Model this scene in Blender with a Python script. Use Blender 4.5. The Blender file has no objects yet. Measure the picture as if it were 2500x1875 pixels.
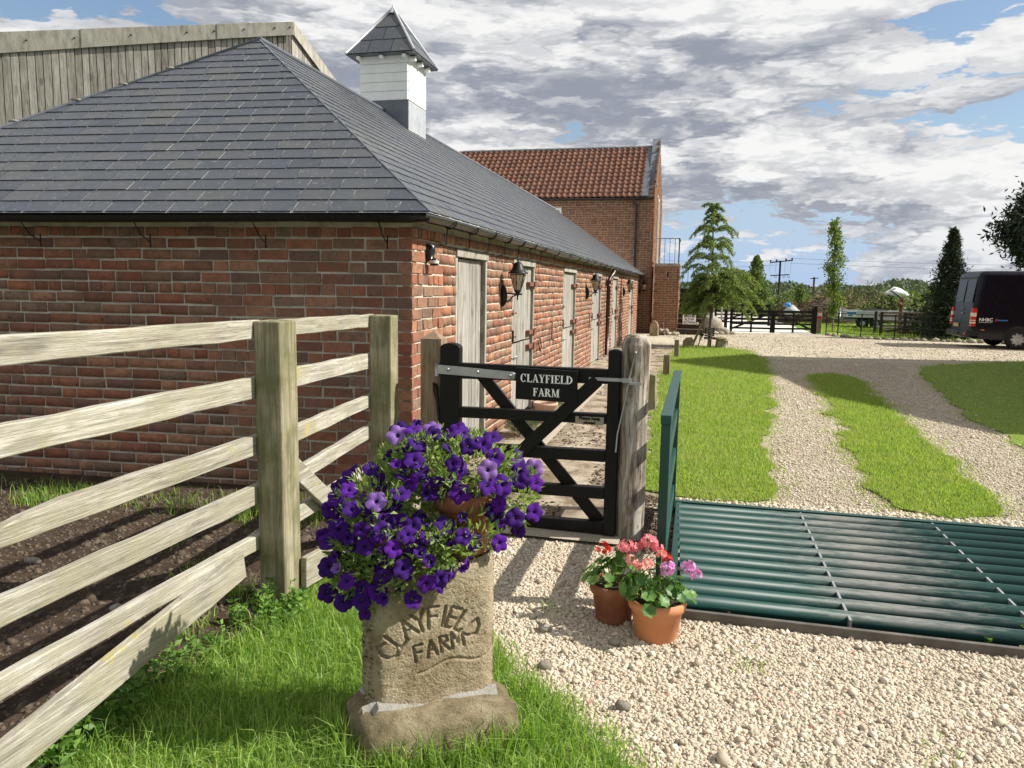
import bpy, math, random
import numpy as np
from mathutils import Vector, Matrix
R_ = math.radians
random.seed(7)
rng = np.random.default_rng(11)
S = bpy.context.scene
COL = S.collection

# ---------------------------------------------------------------- camera
cam = bpy.data.cameras.new('camera'); camo = bpy.data.objects.new('camera', cam); COL.objects.link(camo)
cam.sensor_width = 36.0; cam.lens = 36.0 * 1850 / 2500; cam.clip_start = .05; cam.clip_end = 6000
rx = Vector((.972, .235, .0154)); fw = Vector((-.2309, .9647, -.1268)).normalized()
rx = (rx - fw * rx.dot(fw)).normalized(); up = rx.cross(fw)
camo.matrix_world = Matrix(((rx.x, up.x, -fw.x, 0), (rx.y, up.y, -fw.y, 0), (rx.z, up.z, -fw.z, 1.6), (0, 0, 0, 1)))
S.camera = camo
S.view_settings.view_transform = 'Standard'; S.view_settings.look = 'None'
S.view_settings.exposure = 0.58; S.view_settings.gamma = 1
S.view_settings.use_curve_mapping = False
S.cycles.max_bounces = 6; S.cycles.diffuse_bounces = 3; S.cycles.glossy_bounces = 3
S.cycles.transparent_max_bounces = 8; S.cycles.use_denoising = True
# ---------------------------------------------------------------- sun and sky
ELEV, AZ = R_(41), R_(10)              # azimuth from +X towards +Y
sd = Vector((math.cos(ELEV) * math.cos(AZ), math.cos(ELEV) * math.sin(AZ), math.sin(ELEV)))
sl = bpy.data.lights.new('sun', 'SUN'); sl.energy = 5.0; sl.angle = R_(.53); sl.color = (1, .95, .855)
so = bpy.data.objects.new('sun', sl); COL.objects.link(so)
so.rotation_euler = sd.to_track_quat('Z', 'Y').to_euler(); so.location = (30, 5, 30)
W = bpy.data.worlds.new('World'); S.world = W; W.use_nodes = True
W.cycles.sampling_method = 'MANUAL'; W.cycles.sample_map_resolution = 256
nt = W.node_tree; nt.nodes.clear()
def wn(t, **k):
    n = nt.nodes.new(t)
    for a, b in k.items(): setattr(n, a, b)
    return n
def wl(a, b): nt.links.new(a, b)
def wm(op, a, b=None, c=None):
    n = wn('ShaderNodeMath', operation=op)
    for i, v in enumerate((a, b, c)):
        if v is None: continue
        if isinstance(v, (int, float)): n.inputs[i].default_value = v
        else: wl(v, n.inputs[i])
    return n.outputs[0]
def wmap(v, a, b, c, d, smooth=True):
    n = wn('ShaderNodeMapRange'); n.interpolation_type = 'SMOOTHSTEP' if smooth else 'LINEAR'
    wl(v, n.inputs[0])
    for i, q in enumerate((a, b, c, d)): n.inputs[i + 1].default_value = q
    return n.outputs[0]
sky = wn('ShaderNodeTexSky', sky_type='NISHITA'); sky.sun_disc = False
sky.sun_elevation = ELEV; sky.sun_rotation = math.pi / 2 - AZ
sky.air_density = 1.2; sky.dust_density = .7; sky.ozone_density = 2.0
tc = wn('ShaderNodeTexCoord'); sx = wn('ShaderNodeSeparateXYZ'); wl(tc.outputs['Generated'], sx.inputs[0])
dz = wm('MAXIMUM', sx.outputs[2], 0.0)
def cloud_p(lift, side, seed):
    z = wm('ADD', dz, lift)
    den = wm('ADD', wm('MAXIMUM', z, 0.0), .36)
    cx = wn('ShaderNodeCombineXYZ')
    wl(wm('ADD', wm('DIVIDE', sx.outputs[0], den), side), cx.inputs[0]); wl(wm('DIVIDE', sx.outputs[1], den), cx.inputs[1])
    wl(wm('MULTIPLY_ADD', z, 5.2, seed), cx.inputs[2])
    return cx.outputs[0]
def fbm(vec, scale, detail, rough, dist=0.0):
    n = wn('ShaderNodeTexNoise'); n.noise_dimensions = '3D'; wl(vec, n.inputs['Vector'])
    n.inputs['Scale'].default_value = scale; n.inputs['Detail'].default_value = detail
    n.inputs['Roughness'].default_value = rough; n.inputs['Distortion'].default_value = dist
    return n.outputs[0]
SEED, CS = 40.4, 1.0
def voro(vec, scale):
    v = wn('ShaderNodeTexVoronoi'); v.feature = 'F1'; v.normalize = False; wl(vec, v.inputs['Vector'])
    v.inputs['Scale'].default_value = scale; v.inputs['Detail'].default_value = 0
    return v.outputs['Distance']
_w = wn('ShaderNodeTexNoise'); wl(cloud_p(0.0, 0.0, SEED), _w.inputs['Vector']); _w.inputs['Scale'].default_value = 5.5; _w.inputs['Detail'].default_value = 4.5; _w.inputs['Roughness'].default_value = .64
_ws = wn('ShaderNodeVectorMath', operation='SUBTRACT'); wl(_w.outputs['Color'], _ws.inputs[0]); _ws.inputs[1].default_value = (.5, .5, .5)
def dens(lift, side, octs):
    p0 = cloud_p(lift, side, SEED)
    wp = wn('ShaderNodeVectorMath', operation='MULTIPLY_ADD'); wl(_ws.outputs[0], wp.inputs[0]); wp.inputs[1].default_value = (.30, .30, .30); wl(p0, wp.inputs[2]); p = wp.outputs[0]
    low = fbm(p0, CS * .9, 2, .45); b = None
    for sc, wt in ((2.0, .42), (4.6, .30), (10.5, .18), (24.0, .10))[:octs]:   # heaped rounded billows
        t = wm('MULTIPLY', wm('SUBTRACT', .62, voro(p, CS * sc)), wt)
        b = t if b is None else wm('ADD', b, t)
    return wm('ADD', wm('MULTIPLY', low, .72), wm('MULTIPLY_ADD', b, .62, .10))
d0 = dens(0.0, 0.0, 4); d1 = dens(.050, .07, 3); d2 = dens(.016, .02, 4)
cover = wm('ADD', wmap(dz, .02, .15, .024, .078), wmap(dz, .17, .5, 0, .03))     # more cloud overhead than near the horizon
dc = wm('ADD', d0, cover)
mask = wm('MULTIPLY', wmap(dc, .470, .510, 0, 1), wmap(sx.outputs[2], -.01, .004, 0, 1))
edge = wmap(dc, .47, .56, 1, 0)                       # thin rims glow
lit = wm('ADD', wmap(wm('SUBTRACT', d0, d1), -.10, .11, 0, .60), wmap(wm('SUBTRACT', d0, d2), -.055, .065, 0, .40))  # edges towards the sun catch it, bases stay grey
wht = wm('MINIMUM', wm('ADD', wm('MULTIPLY', lit, .86), wm('MULTIPLY', edge, .18)), 1.0)
cr = wn('ShaderNodeMixRGB'); wl(wht, cr.inputs[0]); cr.inputs[1].default_value = (.43, .47, .56, 1); cr.inputs[2].default_value = (1.42, 1.41, 1.38, 1)
hz = wn('ShaderNodeMixRGB'); wl(wmap(dz, .0, .12, .35, 0), hz.inputs[0]); wl(cr.outputs[0], hz.inputs[1]); hz.inputs[2].default_value = (.66, .76, .92, 1)
air = wn('ShaderNodeMixRGB'); wl(wmap(sx.outputs[2], .0, .22, .88, .10), air.inputs[0]); wl(sky.outputs[0], air.inputs[1]); air.inputs[2].default_value = (3.6, 5.0, 7.3, 1)
bg1 = wn('ShaderNodeBackground'); wl(air.outputs[0], bg1.inputs[0]); bg1.inputs[1].default_value = .082
bg2 = wn('ShaderNodeBackground'); wl(hz.outputs[0], bg2.inputs[0]); bg2.inputs[1].default_value = .49
mx = wn('ShaderNodeMixShader'); wl(mask, mx.inputs[0]); wl(bg1.outputs[0], mx.inputs[1]); wl(bg2.outputs[0], mx.inputs[2])
wo = wn('ShaderNodeOutputWorld'); wl(mx.outputs[0], wo.inputs[0])

# ---------------------------------------------------------------- materials
def newmat(name):
    m = bpy.data.materials.new(name); m.use_nodes = True
    t = m.node_tree; b = t.nodes['Principled BSDF']
    return m, t, b
def N(t, typ, **k):
    n = t.nodes.new(typ)
    for a, b in k.items(): setattr(n, a, b)
    return n
def rampn(t, cols, fac, interp='LINEAR'):
    r = N(t, 'ShaderNodeValToRGB'); e = r.color_ramp; e.interpolation = interp
    n = len(cols)
    for i, c in enumerate(cols):
        pos = c[3] if len(c) > 3 else i / max(1, n - 1)
        if i < 2: el = e.elements[i]; el.position = pos
        else: el = e.elements.new(pos)
        el.color = (c[0], c[1], c[2], 1)
    t.links.new(fac, r.inputs[0]); return r.outputs[0]
def noise(t, vec, scale, detail=5, rough=.55, dist=0.0):
    n = N(t, 'ShaderNodeTexNoise'); t.links.new(vec, n.inputs['Vector'])
    n.inputs['Scale'].default_value = scale; n.inputs['Detail'].default_value = detail
    n.inputs['Roughness'].default_value = rough; n.inputs['Distortion'].default_value = dist
    return n.outputs[0]
def mathn(t, op, a, b=None, c=None):
    n = N(t, 'ShaderNodeMath', operation=op)
    for i, v in enumerate((a, b, c)):
        if v is None: continue
        if isinstance(v, (int, float)): n.inputs[i].default_value = v
        else: t.links.new(v, n.inputs[i])
    return n.outputs[0]
def mapr(t, v, a, b, c, d):
    n = N(t, 'ShaderNodeMapRange'); t.links.new(v, n.inputs[0])
    for i, q in enumerate((a, b, c, d)): n.inputs[i + 1].default_value = q
    return n.outputs[0]
def mixc(t, f, a, b, mode='MIX'):
    n = N(t, 'ShaderNodeMixRGB', blend_type=mode)
    for i, v in enumerate((f, a, b)):
        if isinstance(v, (int, float)): n.inputs[i].default_value = v
        elif isinstance(v, tuple): n.inputs[i].default_value = (*v[:3], 1)
        else: t.links.new(v, n.inputs[i])
    return n.outputs[0]
def wpos(t, stretch=(1, 1, 1)):
    g = N(t, 'ShaderNodeNewGeometry')
    if stretch == (1, 1, 1): return g.outputs['Position']
    m = N(t, 'ShaderNodeVectorMath', operation='MULTIPLY'); t.links.new(g.outputs['Position'], m.inputs[0])
    m.inputs[1].default_value = stretch; return m.outputs[0]
def piece(t):
    """0..1, different on every separate piece (object or face group)"""
    a = N(t, 'ShaderNodeAttribute', attribute_name='rnd'); o = N(t, 'ShaderNodeObjectInfo')
    return mathn(t, 'FRACT', mathn(t, 'ADD', a.outputs['Fac'], o.outputs['Random']))
def bump(t, b, h, strength, dist=.01):
    n = N(t, 'ShaderNodeBump'); n.inputs['Strength'].default_value = strength; n.inputs['Distance'].default_value = dist
    t.links.new(h, n.inputs['Height']); t.links.new(n.outputs[0], b.inputs['Normal'])
def mat(name, cols, scale=6, rough=.85, bmp=.3, bscale=None, stretch=(1, 1, 1), vary=None, vamt=.5, metal=0, dist=0.0, detail=6, bd=.01, spec=None):
    m, t, b = newmat(name)
    p = wpos(t, stretch)
    n1 = noise(t, p, scale, detail, .6, dist)
    c = rampn(t, cols, mapr(t, n1, .28, .72, 0, 1))
    if vary: c = mixc(t, vamt, c, rampn(t, vary, piece(t)))
    t.links.new(c, b.inputs['Base Color'])
    b.inputs['Roughness'].default_value = rough; b.inputs['Metallic'].default_value = metal
    if spec is not None: b.inputs['Specular IOR Level'].default_value = spec
    if bmp: bump(t, b, noise(t, p, bscale or scale * 4, 5, .6), bmp, bd)
    return m
def flat(name, col, rough=.5, metal=0, spec=.5):
    m, t, b = newmat(name)
    n = noise(t, wpos(t), 9, 4)
    t.links.new(mixc(t, mapr(t, n, .3, .7, 0, .35), col, tuple(min(1, c * 1.35 + .004) for c in col)), b.inputs['Base Color'])
    t.links.new(mapr(t, n, .3, .7, rough * .85, min(1, rough * 1.15)), b.inputs['Roughness'])
    b.inputs['Metallic'].default_value = metal; b.inputs['Specular IOR Level'].default_value = spec
    return m
def leafmat(name, c1, c2, trans=.35, rough=.5, mid=None, tmul=(1.5, 1.6, .7), patch=None):
    m, t, b = newmat(name)
    cols = [c1, mid, c2] if mid else [c1, c2]
    c = rampn(t, cols, piece(t))
    if patch: c = mixc(t, mapr(t, noise(t, wpos(t, (1, 1, 0)), 1.3, 7, .7), .46, .66, 0, .55), c, patch)
    t.links.new(c, b.inputs['Base Color']); b.inputs['Roughness'].default_value = rough
    b.inputs['Specular IOR Level'].default_value = .35
    tr = N(t, 'ShaderNodeBsdfTranslucent'); t.links.new(mixc(t, 1.0, c, tmul, 'MULTIPLY'), tr.inputs[0])
    ms = N(t, 'ShaderNodeMixShader'); ms.inputs[0].default_value = trans
    t.links.new(b.outputs[0], ms.inputs[1]); t.links.new(tr.outputs[0], ms.inputs[2])
    t.links.new(ms.outputs[0], t.nodes['Material Output'].inputs[0])
    return m

MT = {}
def brickmat(name, cols, stain, mortar=.12):
    m, t, b = newmat(name)
    p = wpos(t)
    c = mixc(t, .12, rampn(t, cols, piece(t)), (.31, .12, .068))
    n1 = noise(t, p, 14, 7, .68, .6); n2 = noise(t, p, 3.0, 4, .6)
    c = mixc(t, mapr(t, n1, .44, .66, 0, .6), c, stain)
    c = mixc(t, mapr(t, n2, .52, .72, 0, .45), c, (.17, .145, .11))
    sz = N(t, 'ShaderNodeSeparateXYZ'); t.links.new(p, sz.inputs[0])   # grime and algae low on the wall, wash marks higher up
    low = mathn(t, 'ADD', mathn(t, 'MULTIPLY', sz.outputs[2], -3.2), mathn(t, 'MULTIPLY', noise(t, wpos(t, (1, 1, .5)), 2.5, 6, .65), 1.9))
    c = mixc(t, mapr(t, low, .25, 1.1, 0, .6), c, (.12, .10, .07))
    c = mixc(t, mapr(t, noise(t, wpos(t, (3, 3, .5)), 1.6, 6, .65), .56, .72, 0, .4), c, (.15, .115, .085))
    c = mixc(t, mapr(t, noise(t, p, 45, 3), .60, .70, 0, .55), c, (.07, .045, .035))
    c = mixc(t, mapr(t, noise(t, p, 30, 5, .7), .63, .72, 0, .7), c, (.45, .40, .32))
    t.links.new(c, b.inputs['Base Color']); b.inputs['Roughness'].default_value = .92
    b.inputs['Specular IOR Level'].default_value = .25
    bump(t, b, mathn(t, 'ADD', noise(t, p, 60, 6, .7), mathn(t, 'MULTIPLY', n1, 1.5)), .75, .012)
    return m
MT['brick'] = brickmat('old_red_brick', [(.36, .13, .070), (.24, .10, .066), (.46, .18, .095), (.25, .16, .105), (.39, .145, .082), (.27, .20, .14), (.33, .13, .08), (.16, .115, .095), (.52, .25, .14), (.32, .19, .125)], (.13, .085, .06))
MT['brick2'] = brickmat('barn_brick', [(.23, .108, .055), (.27, .125, .064), (.19, .09, .05), (.30, .145, .075), (.21, .105, .06), (.14, .075, .048)], (.17, .10, .06))
MT['mortar'] = mat('lime_mortar', [(.36, .32, .25), (.54, .49, .40), (.66, .61, .51)], 7, .95, .9, 60, bd=.012)
MT['mortar2'] = mat('barn_mortar', [(.36, .27, .20), (.46, .36, .27)], 5, .95, .6, 50)
def slatemat():
    m, t, b = newmat('roof_slate'); p = wpos(t)
    c = rampn(t, [(.042, .051, .068), (.062, .070, .086), (.050, .060, .080), (.076, .080, .082), (.046, .054, .072)], piece(t))
    c = mixc(t, mapr(t, noise(t, p, 2.2, 6, .65), .45, .72, 0, .5), c, (.085, .088, .075))
    c = mixc(t, mapr(t, noise(t, p, 48, 2, .5), .675, .70, 0, .55), c, (.36, .36, .33))
    t.links.new(c, b.inputs['Base Color'])
    t.links.new(mapr(t, noise(t, p, 12, 4),   .3, .7, .34, .55), b.inputs['Roughness'])
    b.inputs['Specular IOR Level'].default_value = .6
    bump(t, b, noise(t, p, 25, 6, .65), .25, .006); return m
MT['slate'] = slatemat()
MT['jointpale'] = mat('pale_joint_underlay', [(.66, .66, .65), (.78, .78, .76)], 12, .9, .3)  # pale underlay: paints the gleam of slate edges and mortar into the joints
MT['lead'] = mat('lead_sheet', [(.10, .115, .14), (.16, .175, .20)], 5, .5, .25, 14, metal=.3)
MT['leadpale'] = mat('pale_lead_roll', [(.34, .36, .39), (.48, .50, .52)], 7, .5, .3, 20, metal=.2)
MT['pantile'] = mat('clay_pantile', [(.13, .062, .042), (.22, .10, .062), (.29, .14, .088)], 9, .85, .4, 30, vary=[(.23, .095, .055), (.15, .065, .045), (.28, .13, .08), (.09, .06, .05)], vamt=.55)
MT['ridge'] = mat('blue_ridge_tile', [(.11, .13, .15), (.17, .19, .20)], 6, .6, .2)
def woodmat(name, cols, stretch, scale=1.0, moss=None, rough=.85, b_=.5, vary=.25, lich=None):
    m, t, b = newmat(name); p = wpos(t, stretch)
    n = noise(t, p, 2.2 * scale, 7, .62, .5)
    c = rampn(t, cols, mapr(t, n, .33, .66, 0, 1))
    fine = noise(t, p, 7 * scale, 6, .7)
    c = mixc(t, mapr(t, fine, .53, .64, 0, .72), c, tuple(x * .55 for x in cols[0][:3]))
    kn = noise(t, wpos(t, tuple(v ** .45 * 1.7 for v in stretch)), 1.6, 2, .5)
    c = mixc(t, mapr(t, kn, .62, .70, 0, .75), c, tuple(x * .8 for x in cols[0][:3]))
    pr = piece(t)
    c = mixc(t, vary, c, mixc(t, pr, cols[0][:3], cols[-1][:3]))
    wp = wpos(t)
    c = mixc(t, mapr(t, noise(t, wp, 2.3, 4), .5, .75, 0, .5), c, tuple(x * .62 for x in cols[1][:3]))
    if moss: c = mixc(t, mapr(t, noise(t, wp, 5, 6, .65), .42, .68, 0, .85), c, moss)
    if lich: c = mixc(t, mapr(t, noise(t, wp, 6.5, 4, .6), .64, .70, 0, .9), c, lich)
    t.links.new(c, b.inputs['Base Color']); b.inputs['Roughness'].default_value = rough
    b.inputs['Specular IOR Level'].default_value = .25
    bump(t, b, fine, b_, .006); return m
silver = [(.145, .130, .10), (.39, .365, .30), (.62, .595, .525)]
MT['railwood'] = woodmat('silvered_rail_wood', silver, (26, 1.1, 26), moss=(.33, .305, .205), lich=(.42, .36, .16), b_=.9)
MT['postwood'] = woodmat('mossy_post_wood', [(.13, .115, .065), (.29, .26, .165), (.46, .42, .30)], (24, 24, 1.1), moss=(.12, .125, .05), b_=.8)
MT['doorwood'] = woodmat('silver_door_boards', [(.13, .12, .105), (.34, .325, .29), (.50, .48, .435)], (26, 26, 1.1), b_=.8)
MT['framewood'] = woodmat('grey_frame_wood', [(.20, .19, .16), (.37, .35, .30), (.48, .455, .40)], (14, 14, 2.5))
MT['brownpost'] = woodmat('brown_post_wood', [(.12, .085, .055), (.24, .175, .115), (.33, .25, .17)], (22, 22, 1.4))
MT['weatherpost'] = woodmat('peeling_post_wood', [(.075, .045, .028), (.27, .235, .19), (.54, .51, .455)], (8, 8, 1.3), rough=.9, b_=.9, vary=0)
MT['barnboard'] = woodmat('weathered_barn_boards', [(.12, .108, .088), (.33, .305, .26), (.52, .495, .44)], (12, 12, .9), vary=.4, b_=.6)
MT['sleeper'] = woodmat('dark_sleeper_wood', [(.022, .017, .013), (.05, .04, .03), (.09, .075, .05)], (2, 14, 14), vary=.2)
MT['bark'] = mat('bark', [(.07, .055, .04), (.16, .13, .10)], 14, .95, .8, 40)
MT['black'] = flat('black_gate_paint', (.005, .005, .0055), .5, 0, .25)
MT['blackplastic'] = flat('black_plastic', (.012, .012, .012), .28)
MT['blackiron'] = flat('black_iron', (.006, .006, .007), .5, 0, .35)
MT['brownpipe'] = flat('dark_brown_pipe', (.030, .014, .011), .35)
MT['galv'] = mat('galvanised_steel', [(.34, .36, .37), (.48, .50, .51)], 12, .45, .15, metal=.55)
MT['rust'] = mat('rusty_brown_iron', [(.13, .05, .035), (.21, .085, .055)], 16, .75, .4)
MT['white'] = flat('white_paint', (.80, .80, .78), .5)
MT['letterwhite'] = flat('white_lettering', (.94, .94, .93), .5)
MT['sheeting'] = mat('grey_sheeting', [(.30, .30, .30), (.44, .44, .43)], 3, .7, .5, 8)
MT['paleclay'] = mat('pale_clay_pot', [(.42, .27, .19), (.54, .38, .28)], 6, .8, .2)
MT['cream'] = flat('warm_frosted_glass', (.52, .44, .31), .25)
def green():
    m, t, b = newmat('green_grid_paint'); p = wpos(t)
    sx = N(t, 'ShaderNodeSeparateXYZ'); t.links.new(p, sx.inputs[0])
    # two wheel tracks have worn the paint off the tops of the tubes
    w1 = mathn(t, 'SUBTRACT', 1.0, mathn(t, 'MULTIPLY', mathn(t, 'ABSOLUTE', mathn(t, 'SUBTRACT', sx.outputs[0], 1.05)), 1.45))
    nz = mathn(t, 'MULTIPLY', mathn(t, 'SUBTRACT', noise(t, wpos(t, (2.5, 14, 14)), 4, 7, .72, .4), .5), 2.6)
    wear = mapr(t, mathn(t, 'ADD', w1, nz), .30, 1.05, 0, .72)
    g = N(t, 'ShaderNodeNewGeometry'); sn = N(t, 'ShaderNodeSeparateXYZ'); t.links.new(g.outputs['Normal'], sn.inputs[0])
    wear = mathn(t, 'MULTIPLY', wear, mapr(t, sn.outputs[2], .1, .75, 0, 1))
    pc = mixc(t, mapr(t, noise(t, p, 5, 5), .35, .7, 0, .6), (.005, .040, .034), (.010, .064, .054))
    c = mixc(t, wear, pc, rampn(t, [(.19, .125, .085), (.30, .275, .25), (.235, .225, .215), (.17, .095, .06)], noise(t, wpos(t, (2, 9, 9)), 3, 5)))
    t.links.new(c, b.inputs['Base Color'])
    t.links.new(mapr(t, wear, 0, 1, .48, .65), b.inputs['Roughness'])
    t.links.new(mapr(t, wear, 0, 1, 0, .15), b.inputs['Metallic']); b.inputs['Specular IOR Level'].default_value = .35; return m
MT['green'] = green()
MT['greenplain'] = mat('green_panel_paint', [(.006, .045, .038), (.010, .064, .055)], 4, .4, .05)
MT['steelworn'] = mat('worn_steel_edge', [(.07, .062, .052), (.15, .135, .115)], 9, .7, .3, metal=.1)
MT['terra'] = mat('terracotta', [(.50, .20, .085), (.60, .26, .12)], 6, .75, .15, 60)
MT['terraold'] = mat('aged_terracotta', [(.13, .05, .025), (.26, .095, .045), (.36, .17, .10)], 9, .85, .3, 40)
MT['soilpot'] = mat('potting_soil', [(.03, .022, .015), (.07, .05, .035)], 40, .95, .8)
def stonemat(name, cols, sc=5, lich=(.42, .36, .24), b_=.9):
    m, t, b = newmat(name); p = wpos(t)
    c = rampn(t, cols, mapr(t, noise(t, p, sc, 7, .66, .3), .28, .72, 0, 1))
    c = mixc(t, mapr(t, noise(t, p, sc * 2.7, 5, .6), .55, .72, 0, .7), c, lich)
    c = mixc(t, mapr(t, noise(t, p, sc * 14, 4, .7), .55, .70, 0, .6), c, tuple(x * .4 for x in cols[0][:3]))
    t.links.new(c, b.inputs['Base Color']); b.inputs['Roughness'].default_value = .93
    b.inputs['Specular IOR Level'].default_value = .2
    bump(t, b, mathn(t, 'ADD', noise(t, p, 26, 8, .78), mathn(t, 'MULTIPLY', noise(t, p, 130, 5, .75), .8)), b_, .022); return m
MT['stone'] = stonemat('carved_sandstone', [(.22, .16, .095), (.43, .335, .21), (.62, .52, .36), (.44, .30, .165)])
MT['stonebase'] = stonemat('mossy_base_stone', [(.12, .10, .055), (.33, .27, .165), (.52, .44, .30)], 9, (.17, .15, .07), 1.0)
MT['cement'] = stonemat('cement_fillet', [(.26, .25, .22), (.38, .36, .32)], 6, (.46, .44, .40), .5)
MT['rock'] = stonemat('field_stone', [(.24, .20, .15), (.40, .36, .29), (.52, .48, .40)], 6, (.56, .53, .46))
MT['petunia'] = None
def floormat(name, cols, sc, patches=None, rough=.95, b_=.7, bs=60):
    m, t, b = newmat(name); p = wpos(t)
    c = rampn(t, cols, mapr(t, noise(t, p, sc, 8, .72), .28, .72, 0, 1))
    for ps, lo, hi, amt, pc in (patches or []):
        c = mixc(t, mapr(t, noise(t, p, ps, 7, .68, .2), lo, hi, 0, amt), c, pc)
    t.links.new(c, b.inputs['Base Color']); b.inputs['Roughness'].default_value = rough
    b.inputs['Specular IOR Level'].default_value = .2
    bump(t, b, noise(t, p, bs, 8, .75), b_, .02); return m
MT['gravelbed'] = floormat('gravel_drive', [(.20, .17, .12), (.42, .37, .28), (.58, .525, .42), (.66, .61, .51)], 38, [(.7, .44, .64, .6, (.34, .29, .205)), (.22, .46, .60, .55, (.38, .325, .24)), (3.5, .54, .66, .6, (.24, .20, .135))], b_=1.0, bs=45)
MT['concrete'] = floormat('mossy_concrete', [(.34, .28, .21), (.46, .39, .30), (.52, .45, .36)], 9, [(3.2, .42, .58, .8, (.13, .095, .058)), (9, .54, .64, .7, (.07, .05, .03)), (1.2, .5, .7, .5, (.28, .22, .15))])
MT['sill'] = floormat('concrete_sill', [(.38, .33, .25), (.52, .46, .37)], 12)
MT['soil'] = floormat('turned_soil', [(.028, .019, .013), (.062, .042, .028), (.11, .08, .056)], 12, b_=1.0, bs=40)
MT['clod'] = mat('soil_clods', [(.045, .031, .02), (.09, .064, .045), (.13, .10, .07)], 30, .95, .6, vary=[(.05, .036, .023), (.15, .115, .082)], vamt=.5)
MT['lawnbase'] = floormat('lawn_turf', [(.11, .18, .03), (.18, .26, .045), (.25, .31, .08)], 5, [(14, .54, .66, .7, (.17, .14, .07))], bs=90)
MT['field'] = floormat('rough_field', [(.05, .075, .02), (.09, .12, .035), (.13, .14, .05)], .25, b_=.4, bs=4)
MT['pebble'] = mat('gravel_stones', [(.42, .36, .28), (.56, .50, .41)], 30, .85, .3, 120, vary=[(.58, .50, .385), (.50, .42, .31), (.40, .33, .24), (.64, .575, .47), (.54, .455, .335), (.31, .255, .19), (.58, .48, .35), (.68, .62, .52)], vamt=.85)
MT['grass'] = leafmat('grass_blades', (.10, .20, .028), (.44, .55, .17), .45, .5, (.20, .33, .06), patch=(.19, .29, .065))
MT['grass2'] = leafmat('lawn_blades', (.14, .23, .04), (.43, .49, .15), .40, .65, (.26, .36, .075), patch=(.36, .37, .14))
MT['weed'] = leafmat('weed_leaves', (.08, .18, .03), (.20, .33, .07), .3)
MT['petleaf'] = leafmat('petunia_leaves', (.10, .17, .035), (.34, .42, .14), .35, .5, (.20, .29, .075))
MT['gerleaf'] = leafmat('geranium_leaves', (.045, .13, .025), (.17, .30, .07), .25, .45, (.09, .20, .04))
MT['cedar'] = leafmat('cedar_needles', (.07, .115, .04), (.31, .38, .11), .38, .6, (.165, .23, .065))
MT['oak'] = leafmat('oak_leaves', (.06, .11, .02), (.25, .31, .07), .35, .5, (.13, .20, .04))
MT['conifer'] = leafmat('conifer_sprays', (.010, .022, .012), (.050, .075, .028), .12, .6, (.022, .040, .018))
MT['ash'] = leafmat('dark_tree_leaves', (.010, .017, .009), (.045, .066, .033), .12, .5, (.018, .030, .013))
MT['poplar'] = leafmat('poplar_leaves', (.06, .10, .028), (.20, .26, .08), .3, .5, (.11, .16, .045))
MT['hedge'] = leafmat('hedgerow_leaves', (.05, .08, .03), (.20, .25, .085), .25, .6, (.11, .155, .05))
MT['far'] = leafmat('far_woodland', (.085, .12, .075), (.135, .17, .10), .1, .9, (.11, .145, .088))  # distance haze is mixed into these leaf colours
MT['lav'] = leafmat('lavender_leaves', (.09, .13, .06), (.26, .29, .17), .2)
MT['twig'] = leafmat('dry_brush', (.07, .048, .03), (.30, .23, .14), .1, .9, (.16, .115, .07))
MT['purple'] = leafmat('petunia_petals', (.026, .0018, .11), (.072, .004, .22), .14, .9, (.042, .0025, .15), (1.3, .6, 1.3))
MT['purpledark'] = leafmat('petunia_throat', (.016, .003, .07), (.03, .006, .11), .1, .6)
MT['purplepale'] = leafmat('petunia_backs', (.15, .05, .33), (.30, .16, .50), .35, .55, None, (1.2, 1, 1.2))
MT['pink'] = leafmat('pink_geranium', (.72, .14, .20), (.90, .40, .42), .3, .5, None, (1.2, 1, 1))
MT['salmon'] = leafmat('salmon_geranium', (.78, .27, .24), (.90, .50, .45), .3, .5, None, (1.2, 1, 1))
MT['violet'] = leafmat('violet_pink_geranium', (.62, .22, .55), (.78, .40, .72), .3, .5, None, (1.2, 1, 1))
MT['red'] = leafmat('red_geranium', (.55, .012, .012), (.80, .04, .03), .25, .5, None, (1.2, 1, 1))
MT['stem'] = flat('green_stem', (.12, .20, .05), .6)
MT['vanpaint'] = flat('dark_navy_van_paint', (.002, .003, .009), .25, spec=.3)
MT['vanplastic'] = flat('dark_bumper_plastic', (.018, .018, .020), .55)
MT['glassdark'] = flat('dark_window_glass', (.018, .020, .022), .22, 0, .25)
MT['tyre'] = flat('tyre_rubber', (.012, .012, .012), .8)
MT['hubcap'] = flat('silver_hubcap', (.42, .43, .44), .35, .4)
MT['lampred'] = flat('red_lamp_lens', (.55, .015, .015), .2)
MT['lampclear'] = flat('pale_lamp_lens', (.72, .62, .50), .2)
MT['amber'] = flat('amber_lens', (.60, .16, .04), .3)
MT['yellow'] = flat('yellow_plate', (.45, .40, .16), .5)
MT['blue'] = flat('blue_print', (.02, .18, .55), .5)
MT['bluetarp'] = flat('blue_tarp', (.04, .22, .60), .5)
MT['bag'] = mat('white_sack', [(.66, .66, .66), (.80, .80, .79)], 3, .7, .5, 8)
MT['greymetal'] = mat('dull_grey_aluminium', [(.50, .52, .52), (.62, .64, .64)], 2, .5, .1, metal=.1)
MT['charcoal'] = flat('charcoal_cover', (.010, .011, .013), .85, 0, .2)
MT['plaque'] = mat('brushed_steel_plaque', [(.30, .27, .21), (.42, .38, .30)], 3, .4, .1, stretch=(1, 1, 40), metal=.5)
MT['whitewash'] = mat('pale_painted_wood', [(.50, .48, .44), (.72, .70, .66)], 8, .8, .3)
MT['grit'] = mat('limestone_road', [(.62, .58, .50), (.74, .70, .62)], 2, .95, .3)
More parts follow.
